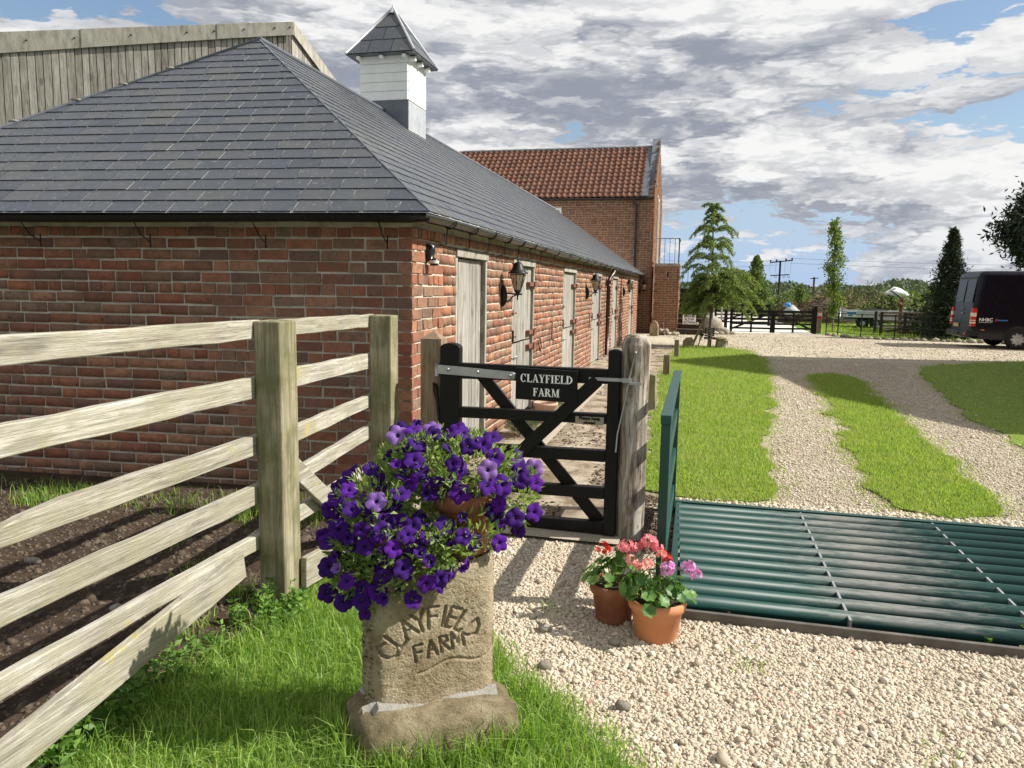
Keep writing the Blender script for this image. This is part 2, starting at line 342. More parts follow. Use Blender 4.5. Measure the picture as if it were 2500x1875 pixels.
MT['grass_far'] = floormat('paddock_grass', [(.10, .20, .02), (.16, .28, .04)], 2)  # bright green paddock turf
MT['cladding'] = mat('fibre_cement', [(.20, .185, .15), (.33, .31, .26), (.42, .40, .35)], 3, .9, .5, 18, stretch=(3, 3, 1))
# ---------------------------------------------------------------- builders
def ident(): return Matrix.Identity(4)
def link(name, me, parent=None, loc=None):
    o = bpy.data.objects.new(name, me); COL.objects.link(o)
    if loc is not None: o.location = loc
    if parent is not None:
        o.parent = parent; o.matrix_parent_inverse = wmat(parent).inverted()
    return o
def wmat(o):
    m = Matrix.LocRotScale(o.location, o.rotation_euler, o.scale)
    return wmat(o.parent) @ o.matrix_parent_inverse @ m if o.parent else m
def tag(o, label=None, cat=None, group=None, kind=None):
    if label: o['label'] = label
    if cat: o['category'] = cat
    if group: o['group'] = group
    if kind: o['kind'] = kind
    return o
def thing(name, label, cat, loc=(0, 0, 0), group=None):
    o = bpy.data.objects.new(name, None); COL.objects.link(o); o.location = loc; o.empty_display_size = .2
    return tag(o, label, cat, group)
def group_part(name, parent, loc=(0, 0, 0)):
    o = bpy.data.objects.new(name, None); COL.objects.link(o); o.location = loc; o.empty_display_size = .1
    o.parent = parent; o.matrix_parent_inverse = wmat(parent).inverted(); return o
def copy_tree(o, dx, parent=None):
    c = o.copy(); COL.objects.link(c)
    if parent is None: c.location = Vector(o.location) + Vector(dx)
    else: c.parent = parent; c.matrix_parent_inverse = o.matrix_parent_inverse.copy()
    for ch in o.children: copy_tree(ch, dx, c)
    return c
def rawmesh(name, V, F, mat, rnd=None, smooth=False):
    """V (n,3) array, F (m,k) array of same-sized faces"""
    V = np.asarray(V, np.float32); F = np.asarray(F, np.int32); m, k = F.shape
    me = bpy.data.meshes.new(name); me.vertices.add(len(V)); me.vertices.foreach_set('co', V.ravel())
    me.loops.add(m * k); me.loops.foreach_set('vertex_index', F.ravel())
    me.polygons.add(m); me.polygons.foreach_set('loop_start', np.arange(0, m * k, k, dtype=np.int32))
    if rnd is not None:
        a = me.attributes.new('rnd', 'FLOAT', 'FACE'); a.data.foreach_set('value', np.asarray(rnd, np.float32))
    for q in (mat if isinstance(mat, (list, tuple)) else [mat]): me.materials.append(q)
    me.update(calc_edges=True); me.validate()
    if smooth: me.polygons.foreach_set('use_smooth', np.ones(m, bool))
    return me
class MB:
    def __init__(s): s.v = []; s.f = []; s.mi = []; s.r = []; s.cur = 0; s.rn = None; s.sm = []
    def add(s, vs, fs, smooth=False):
        o = len(s.v); s.v += [tuple(q) for q in vs]
        for f in fs:
            s.f.append([i + o for i in f]); s.mi.append(s.cur); s.sm.append(smooth)
            s.r.append(s.rn if s.rn is not None else 0.0)
        return s
    def box(s, c, d, M=None, taper=1.0):
        x, y, z = d[0] / 2, d[1] / 2, d[2] / 2; t = taper
        p = [(-x, -y, -z), (x, -y, -z), (x, y, -z), (-x, y, -z), (-x * t, -y * t, z), (x * t, -y * t, z), (x * t, y * t, z), (-x * t, y * t, z)]
        p = [Vector(q) for q in p]
        if M is not None: p = [M @ q for q in p]
        p = [q + Vector(c) for q in p]
        return s.add(p, [(0, 3, 2, 1), (4, 5, 6, 7), (0, 1, 5, 4), (1, 2, 6, 5), (2, 3, 7, 6), (3, 0, 4, 7)])
    def bb(s, a, b):
        return s.box([(a[i] + b[i]) / 2 for i in range(3)], [abs(b[i] - a[i]) for i in range(3)])
    def hexa(s, p): return s.add(p, [(0, 3, 2, 1), (4, 5, 6, 7), (0, 1, 5, 4), (1, 2, 6, 5), (2, 3, 7, 6), (3, 0, 4, 7)])
    def bar(s, a, b, w, t, upv=(0, 0, 1)):
        """rectangular bar from a to b, w across the up direction, t thick"""
        a = Vector(a); b = Vector(b); d = (b - a).normalized(); u = Vector(upv); u = (u - d * u.dot(d)).normalized(); n = d.cross(u)
        p = []
        for q in (a, b):
            p += [q - u * w / 2 - n * t / 2, q - u * w / 2 + n * t / 2, q + u * w / 2 + n * t / 2, q + u * w / 2 - n * t / 2]
        return s.add(p, [(0, 1, 2, 3), (7, 6, 5, 4), (0, 4, 5, 1), (1, 5, 6, 2), (2, 6, 7, 3), (3, 7, 4, 0)])
    def tube(s, path, r, seg=8, cap=True, smooth=True):
        P = [Vector(q) for q in path]; n = len(P); rs = r if isinstance(r, (list, tuple)) else [r] * n
        vs = []; ref = Vector((0, 0, 1))
        for i in range(n):
            d = (P[min(i + 1, n - 1)] - P[max(i - 1, 0)]).normalized()
            u = d.cross(ref) if abs(d.dot(ref)) < .95 else d.cross(Vector((1, 0, 0))); u.normalize(); w = d.cross(u)
            for k in range(seg):
                a = 2 * math.pi * k / seg; vs.append(P[i] + (u * math.cos(a) + w * math.sin(a)) * rs[i])
        fs = []
        for i in range(n - 1):
            for k in range(seg):
                k2 = (k + 1) % seg; fs.append((i * seg + k, i * seg + k2, (i + 1) * seg + k2, (i + 1) * seg + k))
        s.add(vs, fs, smooth)
        if cap:
            o = len(s.v) - len(vs); s.f += [[o + k for k in range(seg)], [o + (n - 1) * seg + k for k in range(seg - 1, -1, -1)]]
            s.mi += [s.cur] * 2; s.sm += [False] * 2; s.r += [s.rn or 0.0] * 2
        return s
    def lathe(s, prof, c=(0, 0, 0), seg=24, smooth=True, M=None, wob=0.0):
        vs = []
        for i, (r, z) in enumerate(prof):
            for k in range(seg):
                a = 2 * math.pi * k / seg; q = Vector((r * math.cos(a), r * math.sin(a), z)) * 1.0
                if M is not None: q = M @ q
                vs.append(q + Vector(c))
        fs = []
        for i in range(len(prof) - 1):
            for k in range(seg):
                k2 = (k + 1) % seg; fs.append((i * seg + k, i * seg + k2, (i + 1) * seg + k2, (i + 1) * seg + k))
        return s.add(vs, fs, smooth)
    def ext(s, poly, d):
        """extrude a planar polygon (3D points) by vector d"""
        n = len(poly); d = Vector(d); a = [Vector(q) for q in poly]; b = [q + d for q in a]
        return s.add(a + b, [tuple(range(n - 1, -1, -1)), tuple(range(n, 2 * n))] + [(i, (i + 1) % n, n + (i + 1) % n, n + i) for i in range(n)])
    def blob(s, c, r, sub=2, jit=.12, seed=0, smooth=True):
        V, F = ICO[sub]; rg = np.random.default_rng(seed)
        ph = rg.uniform(0, 6, 6); k = 1 + jit * (np.sin(V[:, 0] * 3.1 + ph[0]) + np.sin(V[:, 1] * 3.7 + ph[1]) + np.sin(V[:, 2] * 4.3 + ph[2])) / 2 + rg.normal(0, jit * .18, len(V))
        P = V * k[:, None] * np.array(r) + np.array(c)
        return s.add([tuple(q) for q in P], [tuple(f) for f in F], smooth)
    def build(s, name, mat, parent=None, loc=None, bevel=0, bseg=2, autosm=False):
        me = bpy.data.meshes.new(name); vs = s.v
        if loc is not None: vs = [(q[0] - loc[0], q[1] - loc[1], q[2] - loc[2]) for q in vs]
        me.from_pydata(vs, [], s.f)
        for q in (mat if isinstance(mat, (list, tuple)) else [mat]): me.materials.append(q)
        me.polygons.foreach_set('material_index', s.mi); me.polygons.foreach_set('use_smooth', s.sm)
        if any(s.r):
            a = me.attributes.new('rnd', 'FLOAT', 'FACE'); a.data.foreach_set('value', s.r)
        me.update(calc_edges=True)
        o = link(name, me, parent, loc)
        if bevel:
            b = o.modifiers.new('bevel', 'BEVEL'); b.width = bevel; b.segments = bseg; b.limit_method = 'ANGLE'; b.angle_limit = R_(40)
        return o
def icos():
    import bmesh
    out = {}
    for sub in (1, 2, 3):
        bm = bmesh.new(); bmesh.ops.create_icosphere(bm, subdivisions=sub, radius=1); bm.verts.ensure_lookup_table()
        out[sub] = (np.array([v.co[:] for v in bm.verts]), np.array([[v.index for v in f.verts] for f in bm.faces])); bm.free()
    return out
ICO = icos()
def inpoly(P, poly):
    x, y = P[:, 0], P[:, 1]; r = np.zeros(len(P), bool); n = len(poly)
    for i in range(n):
        x1, y1 = poly[i]; x2, y2 = poly[(i + 1) % n]
        c = ((y1 > y) != (y2 > y)) & (x < (x2 - x1) * (y - y1) / ((y2 - y1) or 1e-9) + x1)
        r ^= c
    return r
def scatter(poly, n, dens=None):
    q = np.array(poly); lo, hi = q.min(0), q.max(0); out = np.zeros((0, 2))
    while len(out) < n:
        P = rng.uniform(lo, hi, (n * 2, 2)); P = P[inpoly(P, poly)]
        if dens is not None: P = P[rng.random(len(P)) < dens(P)]
        if len(P) == 0: break
        out = np.vstack([out, P])
    return out[:n]
def sheet(name, poly, z, mat, kind='structure', cat=None, res=None):
    m = MB(); m.add([(x, y, z) for x, y in poly], [tuple(range(len(poly)))]); o = m.build(name, mat)
    o['kind'] = kind; return o
def smoothpoly(pts, it=2):
    for _ in range(it):
        q = []
        for i in range(len(pts)):
            a, b = pts[i], pts[(i + 1) % len(pts)]
            q += [(.75 * a[0] + .25 * b[0], .75 * a[1] + .25 * b[1]), (.25 * a[0] + .75 * b[0], .25 * a[1] + .75 * b[1])]
        pts = q
    return pts
def ragged(pts, amp, step=.25):
    out = []
    for i in range(len(pts)):
        a, b = np.array(pts[i]), np.array(pts[(i + 1) % len(pts)]); L = np.linalg.norm(b - a); n = max(1, int(L / step))
        for k in range(n):
            q = a + (b - a) * k / n; out.append(tuple(q + rng.normal(0, amp, 2)))
    return out
def leaves(name, P, L, Wd, mat, parent=None, kind='stuff', D=None, up=.3, droop=0.0, loc=None, fold=True):
    """leaf-sized diamonds at points P; D optional direction (n,3)"""
    P = np.asarray(P, float); n = len(P)
    if D is None:
        D = rng.normal(0, 1, (n, 3)); D[:, 2] += up
    D = D / (np.linalg.norm(D, axis=1, keepdims=True) + 1e-9)
    R = rng.normal(0, 1, (n, 3)); S_ = np.cross(D, R); S_ /= (np.linalg.norm(S_, axis=1, keepdims=True) + 1e-9)
    Nn = np.cross(S_, D)
    L = (np.full(n, L) if np.isscalar(L) else L) * rng.uniform(.65, 1.3, n); Wd = (np.full(n, Wd) if np.isscalar(Wd) else Wd) * rng.uniform(.7, 1.25, n)
    A = P; B = P + D * L[:, None] * .45 + S_ * Wd[:, None] * .5 + Nn * L[:, None] * .08; C = P + D * L[:, None]; E_ = P + D * L[:, None] * .45 - S_ * Wd[:, None] * .5 + Nn * L[:, None] * .08
    V = np.stack([A, B, C, E_], 1).reshape(-1, 3)
    i = np.arange(n)[:, None] * 4; F = np.vstack([i + np.array([0, 1, 2]), i + np.array([0, 2, 3])])
    rn = rng.random(n); rn = np.clip(.5 + (rn - .5) * 1.0, 0, .999)
    if loc is not None: V = V - np.array(loc)
    o = link(name, rawmesh(name, V, F, mat, np.concatenate([rn, rn])), parent, loc)
    if kind: o['kind'] = kind
    return o
def blades(name, P, z, h, w, mat, lean=.5, kind='stuff', seg=2):
    n = len(P); h = h * rng.uniform(.45, 1.35, n); a = rng.uniform(0, 6.283, n); b = a + rng.normal(0, .9, n)
    base = np.column_stack([P, np.full(n, z) if np.isscalar(z) else z])
    side = np.column_stack([np.cos(a), np.sin(a), np.zeros(n)]) * (w * rng.uniform(.6, 1.3, n) / 2)[:, None]
    ln = np.abs(rng.normal(0, lean, n)); dirh = np.column_stack([-np.sin(b), np.cos(b), np.zeros(n)])
    mid = base + dirh * (h * ln * .3)[:, None] + np.array([0, 0, 1]) * (h * .55)[:, None]
    tip = base + dirh * (h * ln)[:, None] + np.array([0, 0, 1]) * (h * np.clip(1 - ln * .35, .3, 1))[:, None]
    rn = rng.random(n)
    if seg == 2:
        V = np.stack([base - side, base + side, mid + side * .8, mid - side * .8, tip], 1).reshape(-1, 3); i = np.arange(n)[:, None] * 5
        F = np.vstack([i + np.array([0, 1, 2]), i + np.array([0, 2, 3]), i + np.array([3, 2, 4])]); rr = np.concatenate([rn] * 3)
    else:
        V = np.stack([base - side, base + side, tip], 1).reshape(-1, 3); i = np.arange(n)[:, None] * 3; F = i + np.array([0, 1, 2]); rr = rn
    o = link(name, rawmesh(name, V, F, mat, rr)); 
    if kind: o['kind'] = kind
    return o
OCT = (np.array([[1, 0, 0], [-1, 0, 0], [0, 1, 0], [0, -1, 0], [0, 0, 1], [0, 0, -1]], float), np.array([[0, 2, 4], [2, 1, 4], [1, 3, 4], [3, 0, 4], [2, 0, 5], [1, 2, 5], [3, 1, 5], [0, 3, 5]]))
def stones(name, P, z, r, mat, shape='ico', flat_=.62, kind='stuff', sink=.3, parent=None):
    n = len(P); base, F0 = ICO[1] if shape == 'ico' else OCT; nv = len(base)
    r = r * np.exp(rng.normal(0, .30, n)) if np.isscalar(r) else r
    V0 = base[None] * (1 + rng.normal(0, .16, (n, nv, 1))) * np.stack([rng.uniform(.75, 1.3, n), rng.uniform(.7, 1.1, n), rng.uniform(flat_ * .7, flat_ * 1.35, n)], 1)[:, None, :]
    a = rng.uniform(0, 6.283, n); t = rng.normal(0, .45, n)
    ca, sa, ct, st = np.cos(a), np.sin(a), np.cos(t), np.sin(t)
    x, y, zz = V0[..., 0], V0[..., 1], V0[..., 2]
    y2 = y * ct[:, None] - zz * st[:, None]; z2 = y * st[:, None] + zz * ct[:, None]
    X = x * ca[:, None] - y2 * sa[:, None]; Y = x * sa[:, None] + y2 * ca[:, None]
    V = np.stack([X, Y, z2], -1) * r[:, None, None]
    zc = (np.full(n, z) if np.isscalar(z) else z) + r * flat_ * (1 - sink * 2)
    V += np.column_stack([P, zc])[:, None, :]
    F = (np.arange(n)[:, None, None] * nv + F0[None]).reshape(-1, 3); rn = np.repeat(rng.random(n), len(F0))
    o = link(name, rawmesh(name, V.reshape(-1, 3), F, mat, rn), parent)
    if kind: o['kind'] = kind
    return o
CAMP = np.array([0, 0, 1.6])
# unit pieces with a worn, chamfered outside face (outside = -Y), unit cube size
def unit_piece(name, mat, seed, ch=(.014, .040), jit=.012):
    rg = np.random.default_rng(seed); cx, cz = ch
    out = [(-.5, -.5), (.5, -.5), (.5, .5), (-.5, .5)]
    ring = lambda sx, sz, y: [(x * sx + rg.normal(0, jit * .5), y, z * sz + rg.normal(0, jit * 1.2)) for x, z in out]
    mid = []
    for sx, sz, y in ((1, 1, .5), (1, 1, -.25)):
        mid += [(x * sx, y, z * sz) for x, z in out]
    f = []
    for (x, z) in out:
        f.append((x * (1 - 2 * cx) + rg.normal(0, jit), -.5 + rg.normal(0, .022), z * (1 - 2 * cz) + rg.normal(0, jit * 2)))
    V = np.array(mid + f); F = [(0, 4, 5, 1), (1, 5, 6, 2), (2, 6, 7, 3), (3, 7, 4, 0), (4, 8, 9, 5), (5, 9, 10, 6), (6, 10, 11, 7), (7, 11, 8, 4), (8, 11, 10, 9)]
    me = bpy.data.meshes.new(name); me.from_pydata([tuple(q) for q in V], [], F); me.materials.append(mat); me.update()
    return me, V, F
def lay(parent, name, items, units, mat, limit=300):
    """items: (centre, size, rotz). Nearest `limit` as objects, the rest as one joined part"""
    items = sorted(items, key=lambda q: (q[0][0] - CAMP[0]) ** 2 + (q[0][1] - CAMP[1]) ** 2 + (q[0][2] - CAMP[2]) ** 2)
    pin = wmat(parent).inverted()
    for c, s, rz in items[:limit]:
        u = units[rng.integers(len(units))]
        o = bpy.data.objects.new(name, u[0]); COL.objects.link(o); o.parent = parent; o.matrix_parent_inverse = pin
        o.location = c; o.scale = s; o.rotation_euler = (0, 0, rz)
    rest = items[limit:]
    if rest:
        n = len(rest); C = np.array([q[0] for q in rest]); Sz = np.array([q[1] for q in rest]); Rz = np.array([q[2] for q in rest])
        us = np.stack([u[1] for u in units]); idx = rng.integers(0, len(units), n)
        V = us[idx] * Sz[:, None, :]; c_, s_ = np.cos(Rz)[:, None], np.sin(Rz)[:, None]
        V = np.stack([V[..., 0] * c_ - V[..., 1] * s_, V[..., 0] * s_ + V[..., 1] * c_, V[..., 2]], -1) + C[:, None, :]
        F0 = np.array(units[0][2]); F = (np.arange(n)[:, None, None] * V.shape[1] + F0[None]).reshape(-1, 4)
        o = link(name, rawmesh(name, V.reshape(-1, 3), F, mat, np.repeat(rng.random(n), len(F0))), parent); o['kind'] = 'stuff'
def bricks_on(origin, du, L, z0, z1, gauge, bl, holes=(), header_every=5, rz=0.0, proud=0.0, joint=.0105, jz=.0035):
    """courses on a vertical wall; du unit dir, outside = rotate(-Y, rz)"""
    items = []; nx, ny = math.sin(rz), -math.cos(rz); n = int((z1 - z0) / gauge + .5)
    for i in range(n):
        z = z0 + (i + .5) * gauge; hd = (n - 1 - i) % header_every == header_every - 1 or i == n - 1
        u = -joint if i % 2 == 0 else -bl * .5 - joint * .5
        while u < L:
            w = bl * (.47 if hd and random.random() < .93 else 1) * random.uniform(.95, 1.04)
            if not hd and random.random() < .09: w = bl * .5
            a, b = max(u, 0), min(u + w, L); u += w + joint * random.uniform(.7, 1.4)
            if b - a < .035: continue
            segs = [(a, b)]
            for h0, h1, hz0, hz1 in holes:
                ns = []
                for p, q in segs:
                    if z + gauge * .3 < hz0 or z - gauge * .3 > hz1 or q < h0 or p > h1: ns.append((p, q)); continue
                    if h0 - p > .03: ns.append((p, h0))
                    if q - h1 > .03: ns.append((h1, q))
                segs = ns
            for p, q in segs:
                m = (p + q) / 2; dep = .07; o = random.uniform(-.003, .003) + proud
                c = (origin[0] + du[0] * m + nx * (-dep / 2 + o), origin[1] + du[1] * m + ny * (-dep / 2 + o), z + random.uniform(-jz, jz))
                items.append((c, (q - p, dep, (gauge - joint) * random.uniform(.94, 1.04)), rz))
    return items
def clip_poly(poly, clip):
    """convex Sutherland-Hodgman in 2D, clip counter-clockwise"""
    out = poly
    for i in range(len(clip)):
        a, b = clip[i], clip[(i + 1) % len(clip)]; inp = out; out = []
        side = lambda p: (b[0] - a[0]) * (p[1] - a[1]) - (b[1] - a[1]) * (p[0] - a[0])
        for j in range(len(inp)):
            p, q = inp[j], inp[(j + 1) % len(inp)]; sp, sq = side(p), side(q)
            if sp >= 0: out.append(p)
            if (sp >= 0) != (sq >= 0):
                t = sp / (sp - sq); out.append((p[0] + (q[0] - p[0]) * t, p[1] + (q[1] - p[1]) * t))
        if not out: return []
    return out
def text_mesh(txt, size, weight=0.0, align='CENTER', spacing=1.0):
    cu = bpy.data.curves.new('lettering', 'FONT'); cu.body = txt; cu.size = size; cu.align_x = align; cu.align_y = 'CENTER'
    cu.extrude = .0015; cu.offset = weight; cu.space_line = .95; cu.space_character = spacing; cu.resolution_u = 3
    o = bpy.data.objects.new('lettering', cu); COL.objects.link(o)
    me = bpy.data.meshes.new_from_object(o.evaluated_get(bpy.context.evaluated_depsgraph_get()))
    bpy.data.objects.remove(o); bpy.data.curves.remove(cu); return me
def put_text(txt, size, centre, xdir, updir, mat, parent, name='lettering', weight=0.0, spacing=1.0):
    me = text_mesh(txt, size, weight, spacing=spacing); me.materials.clear(); me.materials.append(mat)
    x = Vector(xdir).normalized(); u = Vector(updir).normalized(); n = x.cross(u)
    M = Matrix(((x.x, u.x, n.x, centre[0]), (x.y, u.y, n.y, centre[1]), (x.z, u.z, n.z, centre[2]), (0, 0, 0, 1)))
    me.transform(M); return link(name, me, parent)
# ================================================================ setting: ground sheets
def gsheet(name, poly, z, mat): return sheet(name, poly, z, MT[mat])
g = gsheet('ground', [(-900, -60), (1500, -60), (1500, 2500), (-900, 2500)], -.16, 'field')
m = MB()   # the drive, left open over the cattle grid pit
for pl_ in ([(-3.5, .2), (30, .2), (30, 3.60), (-3.5, 3.66)], [(-3.5, 3.66), (-.07, 3.64), (-.07, 5.59), (-3.5, 5.59)], [(3.2, 3.62), (30, 3.60), (30, 5.57), (3.2, 5.57)], [(-3.5, 5.59), (30, 5.57), (30, 29.6), (4.6, 30.7), (1.1, 30.2), (-1.6, 28.5), (-3.5, 28.5)]): m.add([(x, y, 0.0) for x, y in pl_], [tuple(range(len(pl_)))])
m.build('drive', MT['gravelbed'])['kind'] = 'structure'
gsheet('road', [(1.2, 30.1), (4.5, 30.8), (4.2, 60), (0.8, 60)], 0.0, 'grit')
gsheet('paddock', [(4.5, 30.8), (4.8, 30.6), (5.4, 28.9), (6.9, 28.6), (8.6, 28.3), (30, 27.7), (60, 60), (4.25, 60)], .008, 'grass_far')
gsheet('soil', [(-9, -.5), (-1.98, -.5), (-1.98, 4.9), (-2.0, 5.34), (-9, 4.9)], .004, 'soil')
path_poly = [(-2.06, 4.82), (-.36, 4.82), (-.42, 9.5), (-.5, 14), (-.45, 18.6), (-.4, 22.2), (-2.06, 22.2)]
gsheet('path', path_poly, .012, 'concrete')
gsheet('kerb', [(-1.52, 4.86), (-1.40, 4.86), (-1.38, 22.1), (-1.50, 22.1)], .035, 'sill')
sheet('threshold', [(-1.62, 4.60), (-.40, 4.58), (-.40, 4.86), (-1.62, 4.88)], .024, MT['sill'])
gsheet('verge_soil', [(-.44, 4.45), (-.02, 4.45), (-.02, 5.85), (-.40, 5.95)], .008, 'concrete')
lawn1 = smoothpoly(ragged([(-.36, 5.9), (.42, 5.84), (.6, 6.1), (.72, 7.1), (.8, 8.4), (1.04, 10.6), (1.36, 14.5), (1.58, 18.5), (1.4, 20.6), (.95, 21.9), (-.05, 22.3), (-.36, 21.6), (-.47, 18.2), (-.55, 14), (-.47, 9.5)], .06, .22), 1)
strip = smoothpoly(ragged([(2.2, 15.2), (2.02, 12.4), (1.81, 10.3), (1.75, 9.3), (1.6, 8.2), (1.52, 7.3), (1.42, 6.65), (1.53, 6.02), (1.93, 5.92), (2.24, 6.1), (2.3, 6.35), (2.38, 7.6), (2.56, 9.8), (2.7, 11.9), (2.95, 15.2), (2.6, 15.8)], .065, .2), 1)
lawn2 = smoothpoly(ragged([(3.35, 7.5), (3.4, 8.8), (3.48, 9.7), (3.55, 10.9), (4.04, 14.2), (4.35, 16.2), (4.95, 18.3), (6.3, 19.6), (7.9, 20.7), (14, 21), (14, 7.5)], .06, .25), 1)
fglawn = [(-1.96, -.3), (-.02, -.3), (-.05, 2.1), (-.17, 2.39), (-.45, 2.69), (-.64, 2.82), (-.80, 3.03), (-1.1, 3.35), (-1.35, 3.9), (-1.55, 4.55), (-1.96, 4.55)]
fglawn = ragged(fglawn, .02, .15)
for nm, pl_, zz in (('lawn', lawn1, .014), ('lawn', strip, .014), ('lawn', lawn2, .014), ('lawn', fglawn, .014)): gsheet(nm, pl_, zz, 'lawnbase')

# ================================================================ stable building
th = R_(4.3)
DF = (-math.cos(th), -math.sin(th)); A = (-2.05, 5.333); NF = (math.sin(th), -math.cos(th)); RZF = th
stable = thing('stable_building', 'long single storey red brick stable with hipped slate roof and row of grey plank doors', 'stable', (-4.7, 14, 0))
XW, YEND, GA = -2.05, 28.36, .0864
DOORS = [(6.40, 7.44), (8.53, 9.76), (11.97, 13.30), (15.47, 16.95), (19.33, 20.64), (24.35, 25.72)]
ZD = 1.925
units = [unit_piece('brick', MT['brick'], i) for i in range(14)]
f0 = [A[0], A[1]]
items = bricks_on(A, DF, 5.9, -.13, 2.03, GA, .236, header_every=6, rz=RZF)
# outside of a wall laid along -d: rz turns -Y onto the outward normal
items_s = bricks_on((XW, A[1]), (0, 1), YEND - A[1], -.04, 1.945, GA, .236, holes=[(a - A[1], b - A[1], -1, ZD) for a, b in DOORS], header_every=4, rz=R_(90))
corb = bricks_on((XW, A[1]), (0, 1), YEND - A[1], 1.945, 2.035, GA, .118, header_every=1, rz=R_(90), proud=.03)
lay(stable, 'brick', items + items_s + corb, units, MT['brick'], 300)
m = MB()   # mortar core, its faces just behind the brick faces
q = .0095
fl = (A[0] + DF[0] * 5.9, A[1] + DF[1] * 5.9)
fin = lambda p, n: (p[0] - n[0] * q, p[1] - n[1] * q)
def wallseg(p0, p1, z0, z1, n, t=.24):
    a = fin(p0, n); b = fin(p1, n); a2 = (a[0] - n[0] * t, a[1] - n[1] * t); b2 = (b[0] - n[0] * t, b[1] - n[1] * t)
    m.hexa([(*a, z0), (*b, z0), (*b2, z0), (*a2, z0), (*a, z1), (*b, z1), (*b2, z1), (*a2, z1)])
wallseg((A[0] - .0095, A[1] - .0005), fl, -.2, 2.09, NF)
ys = [A[1] + .006] + [v for d in DOORS for v in d] + [YEND]
for i in range(0, len(ys), 2): wallseg((XW, ys[i]), (XW, ys[i + 1]), -.2, ZD, (1, 0))
wallseg((XW, A[1] + .006), (XW, YEND), ZD + .002, 2.09, (1, 0))
wallseg((XW - .02, YEND), (-7.6, YEND), -.2, 2.09, (0, 1)); wallseg((-7.6, 5.1), (-7.6, YEND), -.2, 2.09, (-1, 0))
m.build('wall', MT['mortar'], stable)
# dark coloured sheet standing in for the unlit interior behind the door gaps
m = MB(); m.bb((-2.5, 5.8, -.1), (-2.46, 28, 2.0)); m.build('dark_backing', MT['sleeper'], stable)
# timber wall plate and door lintels / frames / boards
m = MB(); m.bb((XW - .01, A[1] + .62, 1.932), (XW + .022, YEND, 1.962)); m.build('wall_plate', MT['framewood'], stable)
def box_o(name, a, b, mat, parent, bevel=.003):
    mm = MB(); mm.bb(a, b); return mm.build(name, MT[mat] if isinstance(mat, str) else mat, parent, bevel=bevel, bseg=1)
def make_door(i, y0, y1, zb, lintel=.065, jamb=.06, double=True):
    zt = ZD - .002; d = group_part('door', stable, (XW, (y0 + y1) / 2, zb))
    box_o('door_post', (XW - .10, y0 + .004, zb), (XW - .004, y0 + jamb, zt - lintel - .001), 'framewood', d); box_o('door_post', (XW - .10, y1 - jamb, zb), (XW - .004, y1 - .004, zt - lintel - .001), 'framewood', d)
    box_o('lintel', (XW - .10, y0 + .004, zt + .0005), (XW + .012, y1 - .004, zt - lintel), 'framewood', d)
    ya, yb = y0 + jamb + .008, y1 - jamb - (.105 if i == 0 else .012)
    n = 7 if i == 0 else 6; w = (yb - ya) / n
    splits = [(zb + .02, .93), (.945, zt - lintel - .012)] if double else [(zb + .02, zt - lintel - .012)]
    for za, zc in splits:
        for k in range(n):
            yy = ya + k * w; off = random.uniform(-.003, .003)
            box_o('plank', (XW - .065 + off, yy + .004, za + random.uniform(0, .006)), (XW - .040 + off, yy + w - .004, zc - random.uniform(0, .006)), 'doorwood', d, bevel=.002)
    if i == 0: box_o('door_jamb', (XW - .14, yb + .045, zb), (XW - .05, yb + .075, zt - lintel), 'framewood', d)
    if double:
        for z in (1.64, 1.03, .85):
            mm = MB(); mm.bb((XW - .036, y1 - .34, z - .026), (XW + .012, y1 - .10, z + .026)); mm.bb((XW - .034, y1 - .11, z - .032), (XW + .03, y1 + .03, z + .032)); mm.tube([(XW + .018, y1 - .03, z - .04), (XW + .018, y1 - .03, z + .04)], .014, 6)
            mm.build('hinge', MT['rust'], d, bevel=.002, bseg=1)
        mm = MB(); z = .78
        mm.bb((XW - .038, y0 + .02, z - .05), (XW - .015, y0 + .2, z + .05)); mm.tube([(XW, y0 - .02, z), (XW, y0 + .24, z)], .009, 6)
        for k in range(4): mm.tube([(XW - .03, y0 + .05 + .05 * k, z - .035), (XW + .02, y0 + .05 + .05 * k, z)], .010, 5)
        mm.build('bolt', MT['galv'], d)
        mm = MB(); mm.tube([(XW + .005, y0 + .0, 1.30), (XW + .005, y0 + .16, 1.30)], .012, 6); mm.bb((XW - .02, y0 + .02, 1.27), (XW + .0, y0 + .07, 1.34)); mm.build('latch', MT['rust'], d)
        mm = MB(); mm.tube([(XW - .02, y0 + .02, 1.02), (XW + .005, y0 + .16, 1.02)], .008, 5); mm.bb((XW - .03, y0 + .005, .95), (XW + .012, y0 + .045, 1.1)); mm.build('catch', MT['blackiron'], d)
    return d
for i, (a, b) in enumerate(DOORS): make_door(i, a, b, .02, double=i > 0)
# hanging hooks on the brick piers between doors
for y in (10.9, 14.9):
    mm = MB(); mm.tube([(XW + .01, y, 1.12), (XW + .03, y, 1.10), (XW + .03, y, .86), (XW + .05, y + .05, .83)], .012, 6); mm.build('wall_hook', MT['rust'], stable)
mm = MB(); mm.tube([(XW + .03, 10.0, .93), (XW + .05, 10.05, .80), (XW + .05, 9.95, .76), (XW + .04, 9.9, .86), (XW + .03, 10.0, .93)], .012, 6); mm.build('door_ring', MT['rust'], stable)
